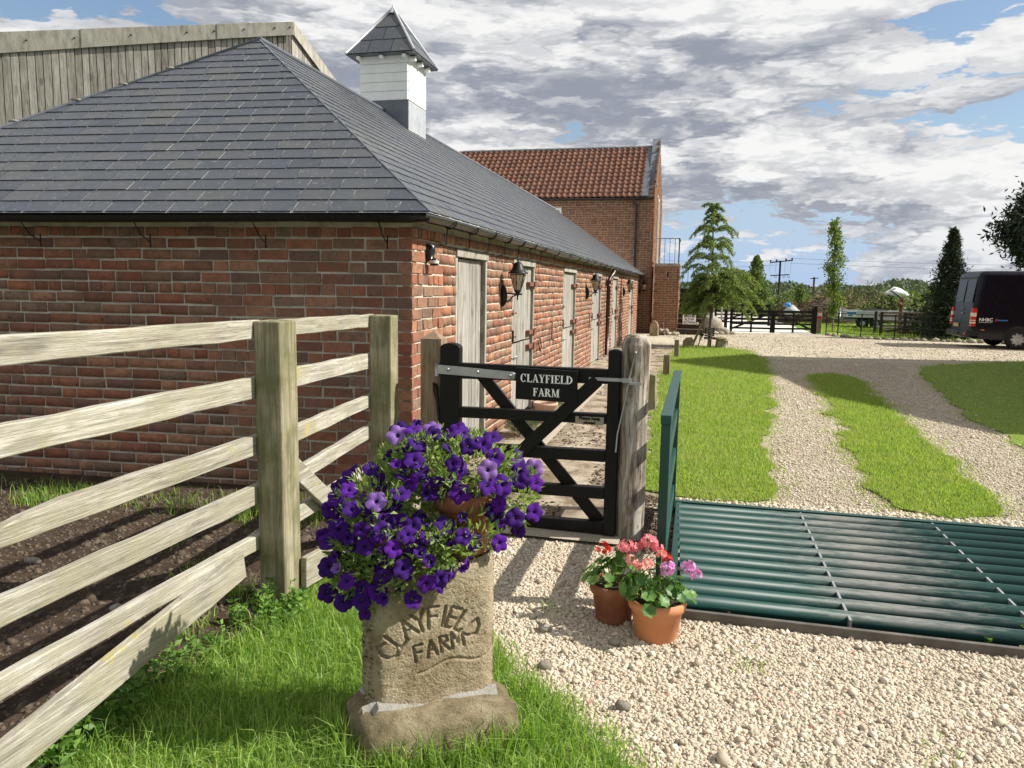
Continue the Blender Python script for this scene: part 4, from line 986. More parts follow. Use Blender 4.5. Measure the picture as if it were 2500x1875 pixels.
for z in (2.0,):
    m.add([P(-9, .06, z), P(-.06, .06, z), P(-.06, 7, z), P(-9, 7, z), P(-9, .06, tb_top(-9) - .15), P(-.06, .06, 7.5), P(-.06, 7, 4.6), P(-9, 7, 3.4)], [(0, 1, 5, 4), (1, 2, 6, 5), (4, 5, 6, 7), (2, 3, 7, 6), (3, 0, 4, 7)])
m.build('wall_core', MT['sleeper'], tb)
m = MB(); m.add([P(-9, -.05, tb_top(-9) - .02), P(.08, -.05, AP[2] - .02), P(.08, 7.2, AP[2] - .02 - SLP * 7.2), P(-9, 7.2, tb_top(-9) - .02 - SLP * 7.2)], [(0, 1, 2, 3)]); m.build('roof', MT['cladding'], tb)
for k, (u0, u1) in enumerate(((-9.1, -4.35), (-4.45, -1.52), (-1.60, .10))):
    f = .05 + .018 * k
    pts = []
    for u_, sg in ((u0, 0), (u1, 0)):
        pts += [(u_, tb_top(u_))]
    lo0, lo1 = tb_top(u0) - tb_fh(u0), tb_top(u1 if u1 < 0 else 0) - tb_fh(min(u1, 0))
    z0, z1 = tb_top(u0), tb_top(min(u1, 0))
    m = MB(); m.hexa([P(u0, -f, lo0), P(u1 - .02 * (k < 2), -f, lo1), P(u1, -f + .016, lo1), P(u0, -f + .016, lo0), P(u0, -f, z0), P(u1, -f, z1), P(u1, -f + .016, z1), P(u0, -f + .016, z0)])
    bb_ = m.build('bargeboard', MT['cladding'], tb, bevel=.006)
    for s in (.35, .75, .95):
        uu = u0 + (u1 - u0) * s; q = P(uu, -f - .004, tb_top(min(uu, 0)) - tb_fh(min(uu, 0)) * .45); mm = MB(); mm.blob(q, (.022, .022, .022), 1, 0); mm.build('fixing_bolt', MT['blackiron'], bb_)
m = MB(); m.hexa([P(.085, -.02, AP[2] - .30), P(.085, 3.8, AP[2] - .30 - SLP * 3.8), P(.07, 3.8, AP[2] - .30 - SLP * 3.8), P(.07, -.02, AP[2] - .30), P(.085, -.02, AP[2]), P(.085, 3.8, AP[2] - SLP * 3.8), P(.07, 3.8, AP[2] - SLP * 3.8), P(.07, -.02, AP[2])]); m.build('bargeboard', MT['cladding'], tb)

# ================================================================ paddock fence
fence = thing('paddock_fence', 'silver grey post and rail fence with five rails in front of the brick wall', 'fence', (-1.97, 3.2, 0))
def post(name, x0, x1, y0, y1, h, mat_, parent=None, rake=.0, bv=.008):
    m = MB(); m.hexa([(x0, y0, -.15), (x1, y0, -.15), (x1, y1, -.15), (x0, y1, -.15), (x0, y0, h), (x1, y0, h + rake * .004), (x1, y1, h + rake * .006), (x0, y1, h + .002)])
    return m.build(name, MT[mat_], parent, bevel=bv)
post('post', -2.045, -1.905, 3.225, 3.385, 1.422, 'postwood', fence); post('post', -2.095, -1.94, 4.66, 4.79, 1.402, 'postwood', fence); post('post', -2.05, -1.93, 1.54, 1.668, 1.43, 'postwood', fence)
def rail(y0, y1, za, zb, h, x=-2.068, x1=None, t=.042, seed=0, bow=.0, chip=0.0):
    rg = random.Random(seed); m = MB(); n = 10; V = []
    for i in range(n + 1):
        y = y0 + (y1 - y0) * i / n; xc = x + ((x1 or x) - x) * i / n; zc = za + (zb - za) * i / n + bow * math.sin(math.pi * i / n); top = zc + h / 2 + rg.uniform(-.0035, .0035); bot = zc - h / 2 + rg.uniform(-.003, .003); xo = rg.uniform(-.002, .002)
        if chip and i <= 2: top -= chip * (1, .95, .35)[i]
        V += [(xc - t / 2 + xo, y, bot), (xc + t / 2 + xo, y, bot), (xc + t / 2 + xo, y, top), (xc - t / 2 + xo, y, top)]
    F = [(3, 2, 1, 0), tuple(4 * n + k for k in range(4))]
    for i in range(n):
        for k in range(4): F.append((4 * i + k, 4 * i + (k + 1) % 4, 4 * i + 4 + (k + 1) % 4, 4 * i + 4 + k))
    m.add(V, F); r_ = m.build('rail', MT['railwood'], fence, bevel=.004, bseg=1)
    for yy in (y0 + .06, y1 - .05):
        for dz_ in (-.02, .024): mm = MB(); mm.blob(((x if yy < (y0 + y1) / 2 else (x1 or x)) + t / 2 + .001, yy + rg.uniform(-.01, .01), (za if yy < (y0 + y1) / 2 else zb) + dz_), (.003, .0055, .0055), 1, 0); mm.build('nail', MT['rust'], r_)
    return r_
for k, (z, h) in enumerate(((1.380, .092), (1.101, .104), (.818, .093), (.570, .096), (.330, .072))):
    rail(1.56, 3.30, z + .004, z - .002, h, seed=k, chip=.045 if k == 2 else 0)
for k, (z0, z1, h) in enumerate(((1.377, 1.363, .083), (1.106, 1.096, .102), (.787, .828, .086), (.545, .619, .085), (.343, .355, .088))):
    rail(3.305, 4.75, z0, z1, h, x=-2.069, x1=-2.119, seed=10 + k)
# diagonal brace board nailed across the lower rails of the far bay
m = MB(); m.bar((-2.020, 3.39, .745), (-2.035, 4.42, -.02), .105, .035, (0, .6, .8)); m.build('brace', MT['railwood'], fence, bevel=.004, bseg=1)
m = MB(); m.bar((-1.895, 1.60, .205), (-1.875, 2.82, .385), .125, .036, (0, 0, 1)); o = m.build('loose_plank', MT['railwood'], None, (-1.89, 2.2, .1), bevel=.004, bseg=1); tag(o, 'loose weathered plank leaning low along the outside of the fence', 'plank')
m = MB(); m.bar((-1.88, 3.36, .14), (-1.80, 4.5, .10), .16, .035, (0, 0, 1)); o = m.build('edging_board', MT['railwood'], None, (-1.84, 3.9, 0), bevel=.004, bseg=1); tag(o, 'low yellowish edging board on the grass at the foot of the far fence bay', 'edging board')

# ================================================================ garden gate
hp = MB(); x0, x1, y0, y1 = -1.80, -1.655, 4.84, 4.97
hp.hexa([(x0, y0, -.1), (x1, y0, -.1), (x1, y1, -.1), (x0, y1, -.1), (x0, y0, 1.245), (x1, y0, 1.245), (x1, y1, 1.245), (x0, y1, 1.245)]); hp.add([(x0, y0, 1.245), (x1, y0, 1.245), (x1, y1, 1.245), (x0, y1, 1.245), ((x0 + x1) / 2, (y0 + y1) / 2, 1.30)], [(0, 1, 4), (1, 2, 4), (2, 3, 4), (3, 0, 4)])
o = hp.build('gate_post', MT['brownpost'], None, (-1.73, 4.9, 0)); tag(o, 'square brown gate post with pyramid top at the hinge end of the black gate', 'gate post', 'posts either end of the black garden gate')
m = MB(); cx_, cy_ = -.352, 4.78
V = []; n = 14
for z, s in ((-.1, 1.0), (.4, 1.0), (.9, .99), (1.255, 1.0), (1.30, .82), (1.318, .55)):
    for k in range(n):
        a = 2 * math.pi * k / n + .2; r = .088 * s * (1 + .10 * abs(math.cos(2 * a)) - .05) * (1 + .02 * math.sin(3 * a + z * 5))
        V.append((cx_ + r * math.cos(a) + (.004 if z > 1 else 0), cy_ + r * math.sin(a), z))
m.add(V, [(i * n + k, i * n + (k + 1) % n, (i + 1) * n + (k + 1) % n, (i + 1) * n + k) for i in range(5) for k in range(n)] + [tuple(5 * n + k for k in range(n))])
o = m.build('gate_post', MT['weatherpost'], None, (cx_, cy_, 0)); tag(o, 'thick round grey gate post with peeling pale bark on the latch side', 'gate post', 'posts either end of the black garden gate')
gate = thing('garden_gate', 'black painted garden gate with crossed braces and a CLAYFIELD FARM name board', 'gate', (-1.0, 4.72, 0))
def gy(x): return 4.80 - (x + 1.64) * .075     # the gate stands very slightly askew
GT = .062
def gbar(name, x0, z0a, z0b, x1, z1a, z1b, y_off=0.0, t=GT, mat_='black'):
    m = MB(); p = []
    for x, za, zb in ((x0, z0a, z0b), (x1, z1a, z1b)):
        y = gy(x) + y_off
        p += [(x, y, za), (x, y + t, za), (x, y + t, zb), (x, y, zb)]
    m.hexa(p); return m.build(name, MT[mat_], gate, bevel=.005)
def stile(x0, x1, zt, name='stile'):
    m = MB(); n = 7; y = gy((x0 + x1) / 2) - .003; r = (x1 - x0) / 2; pts = [(x0, .03), (x1, .03)] + [((x0 + x1) / 2 + r * math.cos(t), zt - r * .45 + r * .45 * math.sin(t)) for t in np.linspace(0, math.pi, n)]
    m.ext([(p[0], y, p[1]) for p in pts], (0, GT + .014, 0)); return m.build(name, MT['black'], gate, bevel=.006)
stile(-1.645, -1.508, 1.225); stile(-.514, -.438, 1.225)
gbar('rail', -1.507, .990, 1.094, -.515, 1.006, 1.098)
gbar('rail', -1.507, .727, .797, -.515, .751, .814); gbar('rail', -1.507, .48, .556, -.515, .507, .580); gbar('rail', -1.507, .238, .312, -.515, .264, .338); gbar('rail', -1.507, .01, .085, -.515, .036, .110)
def gbrace(a, b, w, off):
    m = MB(); A_ = Vector((a[0], gy(a[0]) + off, a[1])); B_ = Vector((b[0], gy(b[0]) + off, b[1])); m.bar(A_, B_, w, .022, (0, 0, 1)); return m.build('brace', MT['black'], gate, bevel=.003)
gbrace((-1.385, 1.03), (-.50, .04), .082, .0755); gbrace((-.575, 1.03), (-1.46, .14), .082, -.0135)
nb = gbar('name_board', -1.108, .882, 1.088, -.70, .878, 1.083, -.034, .02)
# bold serif capitals drawn stroke by stroke
def serif_word(word, x, z, h, parent, mat_, yoff):
    tk, tn, sf = .20 * h, .085 * h, .055 * h
    B = MB()
    def quad(pts): B.ext([(p[0], gy(p[0]) + yoff, p[1]) for p in pts], (0, .002, 0))
    def rect(a, b, c, d): quad([(a, b), (c, b), (c, d), (a, d)])
    def ser(cx, w, z0): rect(cx - w / 2, z0, cx + w / 2, z0 + sf)
    def stem(x0, bot=True, top=True):
        rect(x0, z, x0 + tk, z + h)
        if bot: ser(x0 + tk / 2, tk + .16 * h, z)
        if top: ser(x0 + tk / 2, tk + .16 * h, z + h - sf)
    def arc(cx, cz, ro, rzo, th0, a0, a1, n=12, thin=.07):
        for i in range(n):
            t0, t1 = a0 + (a1 - a0) * i / n, a0 + (a1 - a0) * (i + 1) / n
            w0, w1 = [thin * h + (th0 - thin * h) * abs(math.cos(t)) ** 1.2 for t in (t0, t1)]
            o0, o1 = [(cx + ro * math.cos(t), cz + rzo * math.sin(t)) for t in (t0, t1)]
            i0, i1 = [(cx + (ro - w) * math.cos(t), cz + (rzo - w * .8) * math.sin(t)) for t, w in ((t0, w0), (t1, w1))]
            quad([o0, o1, i1, i0])
    adv = {'C': .74, 'L': .68, 'A': .76, 'Y': .74, 'F': .64, 'I': .38, 'E': .69, 'D': .78, 'R': .76, 'M': .98}
    gap = .055 * h; W_ = sum(adv[c] * h + gap for c in word); cx = x - W_ / 2
    for c in word:
        w = adv[c] * h; L = cx + .06 * h
        if c == 'C': arc(cx + w * .52, z + h / 2, w * .50, h * .52, tk, .75, 2 * math.pi - .75, 16); rect(cx + w * .84, z + h * .64, cx + w * .92, z + h)
        elif c in 'LFEI':
            stem(L + .03 * h)
            x0 = L + .03 * h
            if c in 'LE': rect(x0, z, cx + w * .97, z + tn); quad([(cx + w * .88, z), (cx + w, z), (cx + w * 1.0, z + .28 * h), (cx + w * .94, z + .28 * h)])
            if c in 'FE': rect(x0, z + h - tn, cx + w * .95, z + h); quad([(cx + w * .86, z + h), (cx + w * .97, z + h), (cx + w * .97, z + .75 * h), (cx + w * .91, z + .75 * h)]); rect(x0, z + h * .48, cx + w * .72, z + h * .48 + tn); rect(cx + w * .66, z + h * .38, cx + w * .73, z + h * .67)
        elif c == 'A':
            ap = cx + w * .47; quad([(ap - .05 * h, z + h), (ap + .06 * h, z + h), (cx + w * .97, z), (cx + w * .97 - tk * 1.1, z)]); quad([(ap - .05 * h, z + h), (ap + .01 * h, z + h), (cx + w * .12 + tn, z), (cx + w * .12, z)]); rect(cx + w * .24, z + .30 * h, cx + w * .72, z + .30 * h + tn * .9); ser(cx + w * .15, .26 * h, z); ser(cx + w * .84, .34 * h, z)
        elif c == 'Y':
            mm_ = cx + w * .5; rect(mm_ - tk / 2, z, mm_ + tk / 2, z + .5 * h); quad([(mm_ - tk / 2, z + .42 * h), (mm_ + tk / 2, z + .42 * h), (cx + w * .30, z + h), (cx + w * .06, z + h)]); quad([(mm_, z + .42 * h), (mm_ + tk / 2, z + .48 * h), (cx + w * .90, z + h), (cx + w * .82, z + h)]); ser(mm_, tk + .18 * h, z); ser(cx + w * .18, .36 * h, z + h - sf); ser(cx + w * .84, .26 * h, z + h - sf)
        elif c == 'D': stem(L, True, True); arc(L + tk * .5, z + h / 2, w - tk * .5 - .08 * h, h * .5, tk, -math.pi / 2, math.pi / 2, 12)
        elif c == 'R': stem(L); arc(L + tk * .9, z + h * .74, w * .48, h * .26, tk * .9, -math.pi / 2, math.pi / 2, 9); quad([(L + tk * 1.1, z + h * .5), (L + tk * 2.1, z + h * .5), (cx + w * 1.04, z), (cx + w * .76, z)]); ser(cx + w * .92, .22 * h, z)
        elif c == 'M':
            rect(cx + w * .12, z, cx + w * .12 + tn, z + h); ser(cx + w * .15, .24 * h, z); ser(cx + w * .13, .22 * h, z + h - sf); quad([(cx + w * .10, z + h), (cx + w * .30, z + h), (cx + w * .56, z + .06 * h), (cx + w * .46, z + .02 * h)]); quad([(cx + w * .46, z + .02 * h), (cx + w * .53, z + .02 * h), (cx + w * .84, z + h), (cx + w * .76, z + h)]); rect(cx + w * .74, z, cx + w * .74 + tk, z + h); ser(cx + w * .84, .36 * h, z); ser(cx + w * .88, .26 * h, z + h - sf)
        cx += w + gap
    return B.build('lettering', MT[mat_], parent)
serif_word('CLAYFIELD', -.902, .997, .0525, nb, 'letterwhite', -.0365); serif_word('FARM', -.902, .909, .0525, nb, 'letterwhite', -.0365)
# hinge strap, latch, plaque
m = MB(); ys_ = lambda x: gy(x) - .010
m.hexa([(-1.66, ys_(-1.66), 1.018), (-1.135, ys_(-1.135), 1.003), (-1.135, ys_(-1.135) + .006, 1.003), (-1.66, ys_(-1.66) + .006, 1.018), (-1.66, ys_(-1.66), 1.078), (-1.135, ys_(-1.135), 1.055), (-1.135, ys_(-1.135) + .006, 1.055), (-1.66, ys_(-1.66) + .006, 1.078)])
m.lathe([(.0, -.003), (.027, -.003), (.027, .003), (0, .003)], (-1.133, ys_(-1.133), 1.028), 10, M=Matrix.Rotation(R_(90), 4, 'X'))
m.tube([(-1.672, gy(-1.67) + .01, 1.0), (-1.672, gy(-1.67) + .01, 1.09)], .017, 8)
for x, z in ((-1.585, 1.05), (-1.375, 1.043), (-1.15, 1.03)): m.lathe([(0, .012), (.011, .008), (.013, 0)], (x, ys_(x), z), 8, M=Matrix.Rotation(R_(90), 4, 'X'))
m.build('hinge_strap', MT['galv'], gate)
m = MB(); m.bb((-.63, gy(-.6) - .012, 1.027), (-.355, gy(-.4) - .006, 1.048)); m.bb((-.42, gy(-.4) - .030, 1.024), (-.36, gy(-.4) - .006, 1.052)); m.tube([(-.345, gy(-.35) - .02, 1.21), (-.378, gy(-.36) - .018, 1.05), (-.395, gy(-.38) - .015, .93), (-.44, gy(-.43) - .012, .70), (-.447, gy(-.43) - .012, .58)], .0055, 6); m.blob((-.345, gy(-.35) - .02, 1.213), (.010,) * 3, 1, 0); m.bb((-.375, 4.66, 1.015), (-.30, 4.675, 1.03)); m.build('latch', MT['galv'], gate)
pq = MB(); x0, x1 = -.712, -.53; pq.hexa([(x0, gy(x0) - .006, .743), (x1, gy(x1) - .006, .745), (x1, gy(x1) - .001, .745), (x0, gy(x0) - .001, .743), (x0, gy(x0) - .006, .792), (x1, gy(x1) - .006, .795), (x1, gy(x1) - .001, .795), (x0, gy(x0) - .001, .792)]); pqo = pq.build('plaque', MT['plaque'], gate)
xm_ = (x0 + x1) / 2; put_text('Please keep\nclosed', .0295, (xm_, gy(xm_) - .0085, .769), (1, -.075, .012), (0, 0, 1), MT['black'], pqo, weight=.0009)
m = MB(); m.tube([(-1.69, 4.825, .94), (-1.685, 4.815, .905), (-1.665, 4.81, .82), (-1.655, 4.815, .70), (-1.652, 4.82, .56)], [.016, .018, .012, .012, .010], 8); m.blob((-1.695, 4.815, .945), (.012, .012, .012), 1, 0); m.build('gate_spring', MT['blackiron'], gate)
# ================================================================ carved stone
cs = thing('carved_stone', 'sandstone block carved CLAYFIELD FARM standing on a rough mossy base stone', 'carved stone', (-.85, 2.4, 0))
eS = np.array([.822, .569, 0]); nS = np.array([.569, -.822, 0]); F0 = np.array([-.992, 2.238, 0])
SW, Z0, Z1, SDp = .425, .155, .665, .17
# strokes of the cut letters in face coordinates (u, z)
GL = {'C': [(.9, .85, .45, 1), (.45, 1, .1, .7), (.1, .7, .1, .3), (.1, .3, .45, 0), (.45, 0, .9, .15)], 'L': [(.15, 1, .15, 0), (.15, 0, .85, 0)], 'A': [(0.05, 0, .5, 1), (.5, 1, .95, 0), (.25, .4, .75, .4)], 'Y': [(.05, 1, .5, .5), (.95, 1, .5, .5), (.5, .5, .5, 0)], 'F': [(.15, 0, .15, 1), (.15, 1, .85, 1), (.15, .55, .7, .55)], 'I': [(.5, 0, .5, 1)], 'E': [(.15, 0, .15, 1), (.15, 1, .85, 1), (.15, .5, .7, .5), (.15, 0, .85, 0)], 'D': [(.12, 0, .12, 1), (.12, 1, .6, .85), (.6, .85, .9, .5), (.9, .5, .6, .15), (.6, .15, .12, 0)], 'R': [(.15, 0, .15, 1), (.15, 1, .75, .95), (.75, .95, .8, .65), (.8, .65, .15, .5), (.4, .5, .9, 0)], 'M': [(.05, 0, .1, 1), (.1, 1, .5, .3), (.5, .3, .9, 1), (.9, 1, .95, 0)]}
segs = []
def put(c, u, z, w, h, ang):
    ca, sa = math.cos(ang), math.sin(ang)
    for a, b, c_, d in GL[c]:
        q = []
        for x, y in ((a, b), (c_, d)):
            X, Y = (x - .5) * w, (y - .5) * h; q += [u + X * ca - Y * sa, z + X * sa + Y * ca]
        segs.append(q)
cu_, cz_, rr_ = .203, .320, .166
for i, c in enumerate('CLAYFIELD'):
    a = R_([160, 141, 124, 108, 91, 78, 66, 51, 34][i]); w = .030 if c == 'I' else .052
    put(c, cu_ + rr_ * 1.02 * math.cos(a), cz_ + rr_ * math.sin(a) * .90, w, .072, (a - math.pi / 2) * .92)
for i, c in enumerate('FARM'): put(c, .148 + .046 * i, .348 + .010 * i, .040 if c != 'M' else .046, .058, .16)
segs = np.array(segs)
nu, nz = 150, 180
uu = np.linspace(0, SW, nu); zz = np.linspace(Z0, Z1, nz); U, Zg = np.meshgrid(uu, zz)
dmin = np.full(U.shape, 9.0)
for a, b, c, d in segs:
    vx, vy = c - a, d - b; L2 = vx * vx + vy * vy; t = np.clip(((U - a) * vx + (Zg - b) * vy) / L2, 0, 1)
    dmin = np.minimum(dmin, np.hypot(U - a - t * vx, Zg - b - t * vy))
carve = -.013 * np.clip(1.25 * (1 - (dmin / .0062) ** 2), 0, 1)
rough = .0032 * np.sin(U * 17 + 1.3 * np.sin(Zg * 13)) * np.sin(Zg * 12 + 2) + .0008 * np.sin(U * 97 + 3 * np.sin(Zg * 53)) * np.sin(Zg * 83 + 2 * np.sin(U * 61)) + rng.normal(0, .0008, U.shape)
# a shallow split in the bed of the stone
crack = -.006 * np.exp(-((Zg - (.285 + .10 * (U - .14) + .012 * np.sin(U * 30))) / .0045) ** 2) * (U > .14)
edge = -.030 * (np.exp(-U / .012) + np.exp(-(SW - U) / .016)) - .02 * np.exp(-(Z1 - Zg) / .02)
hgt = carve + rough + crack + edge
top = Zg + np.where(Zg > Z1 - .12, (.018 * np.sin(U * 14 + .7) - .055 * np.clip(1 - U / .16, 0, 1)) * (Zg - (Z1 - .12)) / .12, 0)
base3 = F0[None, None] + eS * U[..., None] + nS * hgt[..., None]; base3[..., 2] = top
V = base3.reshape(-1, 3); ii = (np.arange(nz - 1)[:, None] * nu + np.arange(nu - 1)[None]).ravel()
Fq = np.column_stack([ii, ii + 1, ii + nu + 1, ii + nu])
# side, top and back faces as a coarse skin
def side_skin(edge_idx, depth_fn, nd=14):
    E_ = V[edge_idx]; out = []
    for k in range(1, nd + 1):
        t = k / nd; q = E_ - nS * SDp * t + rng.normal(0, .0025, E_.shape) + nS * 0; q = q + depth_fn(t); out.append(q)
    return out
idxL = np.arange(nz) * nu; idxR = idxL + nu - 1; idxT = np.arange(nu) + (nz - 1) * nu
Vs = [V]; Fs = [Fq]; off = len(V)
for idx, d, fl_ in ((idxL, -eS, False), (idxR, eS, True), (idxT, np.array([0, 0, 1.]), True)):
    rows = side_skin(idx, lambda t: d * .020 * math.sin(min(1, t * 3) * math.pi / 2) * (1 - .6 * t)); n = len(idx); ids = [idx]
    for r in rows: Vs.append(r); ids.append(np.arange(off, off + n)); off += n
    for a, b in zip(ids[:-1], ids[1:]):
        q = np.column_stack([a[:-1], a[1:], b[1:], b[:-1]]); Fs.append(q if not fl_ else q[:, ::-1])
me = rawmesh('block', np.vstack(Vs), np.vstack(Fs), MT['stone'], None, True)
link('block', me, cs)
m = MB(); q = [F0 + eS * .01 - nS * .02, F0 + eS * (SW - .01) - nS * .02, F0 + eS * (SW - .01) - nS * SDp, F0 + eS * .01 - nS * SDp]; m.hexa([(*p[:2], .15) for p in q] + [(*p[:2], .60) for p in q]); m.build('block_core', MT['stone'], cs)
def rough_block(name, corners, z0, z1, mat_, parent, amp=.012, rnd=.045, seed=3):
    """rounded rough boulder-like block from a 4 corner footprint"""
    V, F = ICO[3]; rg = np.random.default_rng(seed); c = np.array(corners)
    P = V / np.maximum(np.abs(V).max(1, keepdims=True), 1e-6) * .80 + V * .20; P = P / np.abs(P).max(0)
    s, t, w = (P[:, 0] + 1) / 2, (P[:, 1] + 1) / 2, (P[:, 2] + 1) / 2
    xy = (1 - s)[:, None] * (1 - t)[:, None] * c[0] + s[:, None] * (1 - t)[:, None] * c[1] + s[:, None] * t[:, None] * c[2] + (1 - s)[:, None] * t[:, None] * c[3]
    Q = np.column_stack([xy, z0 + (z1 - z0) * w]); ph = rg.uniform(0, 6, 9)
    for i in range(3): Q[:, i] += amp * (np.sin(Q[:, 0] * 17 + ph[i]) * np.sin(Q[:, 1] * 15 + ph[i + 3]) + .6 * np.sin(Q[:, 2] * 40 + Q[:, 0] * 30 + ph[i + 6])) + rg.normal(0, amp * .35, len(Q))
    return link(name, rawmesh(name, Q, F, mat_, None, True), parent)
fp = lambda u, d: (F0 + eS * u + nS * d)[:2]
rough_block('base_stone', [fp(-.07, .135), fp(.50, .115), fp(.49, -.24), fp(-.10, -.22)], -.10, .165, MT['stonebase'], cs, .009, seed=5)
m = MB(); rgm = random.Random(4)
def fillet(u0, u1, n, side):
    pr = []
    for i in range(n + 1):
        u = u0 + (u1 - u0) * i / n; w = .017 + .005 * math.sin(u * 31) + rgm.uniform(-.002, .002); h = .022 + .008 * math.sin(u * 23 + 1) + rgm.uniform(-.002, .002)
        if side == 0: a = F0 + eS * u + nS * (.0 + w); b = F0 + eS * u + nS * (-.012)
        else: a = F0 - nS * u - eS * (.012 + w); b = F0 - nS * u - eS * (-.004)
        pr += [(a[0], a[1], .150), (b[0], b[1], .165 + h), (b[0], b[1], .14)]
    m.add(pr, [(3 * i, 3 * i + 3, 3 * i + 4, 3 * i + 1) if side == 0 else (3 * i, 3 * i + 1, 3 * i + 4, 3 * i + 3) for i in range(n)], True)
fillet(-.045, SW + .01, 40, 0); fillet(-.03, SDp + .02, 16, 1)
m.build('cement_fillet', MT['cement'], cs)

# ================================================================ plant pots
def pot(m, c, rb, rt, h, rim=.035, rimw=.010, seg=36):
    m.lathe([(0, 0), (rb, 0), (rb + .004, .006), (rt - .004, h - rim - .004), (rt + rimw, h - rim), (rt + rimw + .004, h - rim * .5), (rt + rimw, h), (rt + .002, h + .001), (rt - .008, h - .005), (rt - .012, h - .03)], c, seg)
    return m
pet = thing('petunia_pot', 'deep purple petunias spilling from terracotta pots on top of the carved stone', 'flower pot', (-.85, 2.5, .66))
pot(MB(), (-.762, 2.50, .668), .072, .098, .215, .05, .012).build('pot', MT['terraold'], pet)
pot(MB(), (-.985, 2.40, .625), .085, .115, .155, .045, .012).build('pot', MT['terra'], pet)
m = MB(); m.lathe([(0, .855), (.09, .852)], (-.762, 2.50, 0), 20); m.lathe([(0, .755), (.105, .75)], (-.985, 2.40, 0), 20); m.build('potting_soil', MT['soilpot'], pet)
ELL = [((-.80, 2.53, .965), (.22, .18, .10)), ((-.92, 2.47, .955), (.14, .14, .14)), ((-1.00, 2.40, .81), (.19, .18, .16)), ((-1.03, 2.36, .69), (.165, .15, .16)), ((-.95, 2.33, .675), (.16, .12, .135)), ((-1.06, 2.32, .60), (.13, .09, .10)), ((-.59, 2.55, .87), (.07, .12, .10)), ((-.84, 2.34, .735), (.14, .09, .085)), ((-.74, 2.41, .775), (.13, .07, .07)), ((-1.14, 2.42, .68), (.10, .10, .12))]
wts = np.array([np.prod(e[1]) ** .75 for e in ELL]); wts /= wts.sum()
def on_blob(n, shell=.75):
    k = rng.choice(len(ELL), n, p=wts); D = rng.normal(0, 1, (n, 3)); D /= np.linalg.norm(D, axis=1, keepdims=True)
    C = np.array([ELL[i][0] for i in k]); Rr = np.array([ELL[i][1] for i in k]); r = shell + (1 - shell) * rng.random(n) ** .5
    return C + D * Rr * r[:, None], D
def visible_ok(P):
    """keep the stone face and the upper pot clear of stems and flowers"""
    u = (P - F0) @ eS; d = (P - F0) @ nS
    face = (d > -.06) & (P[:, 2] < .50 + .19 * np.clip(u / .42, 0, 1.2)) & (u > -.02)
    px = (P[:, 0] - .235 * 0); potf = (np.abs(P[:, 0] + .775 + (P[:, 1] - 2.5) * -.30) < .085) & (P[:, 1] < 2.50) & (P[:, 2] < .885) & (P[:, 2] > .80)
    return ~face & ~potf
Pl, Dl = on_blob(5200, .55); ok_ = visible_ok(Pl); Pl, Dl = Pl[ok_], Dl[ok_]
Dl = Dl * .8 + rng.normal(0, .6, Dl.shape) + np.array([0, 0, .5])
# separate leaves: 260 of the outermost towards the viewer are parts, the rest one joined part
leafV = np.array([[0, 0, 0], [.45, .5, .10], [.5, 0, .03], [.45, -.5, .10], [1, 0, -.06], [.8, .26, .04], [.8, -.26, .04]]); leafF = [(0, 2, 1), (0, 3, 2), (2, 5, 1), (2, 4, 5), (2, 6, 4), (2, 3, 6)]
lm = bpy.data.meshes.new('leaf'); lm.from_pydata([tuple(q) for q in leafV], [], leafF); lm.materials.append(MT['petleaf']); lm.update()
order = np.argsort(np.linalg.norm(Pl - CAMP, axis=1)); pin = wmat(pet).inverted()
def place_leaf(mesh, name, P, D, L, W_, parent, pin):
    x = Vector(D).normalized(); r = Vector(rng.normal(0, 1, 3)) + Vector((0, 0, 1.0)); y = r.cross(x).normalized(); z = x.cross(y)
    o = bpy.data.objects.new(name, mesh); COL.objects.link(o); o.parent = parent; o.matrix_parent_inverse = pin
    o.matrix_basis = Matrix(((x.x * L, y.x * W_, z.x * L, P[0]), (x.y * L, y.y * W_, z.y * L, P[1]), (x.z * L, y.z * W_, z.z * L, P[2]), (0, 0, 0, 1))); return o
pick = order[:900][::4][:200]
for i in pick: place_leaf(lm, 'leaf', Pl[i], Dl[i], random.uniform(.026, .042), random.uniform(.013, .02), pet, pin)
msk = np.ones(len(Pl), bool); msk[pick] = False
leaves('leaf', Pl[msk], .034, .014, MT['petleaf'], pet, D=Dl[msk], loc=None)
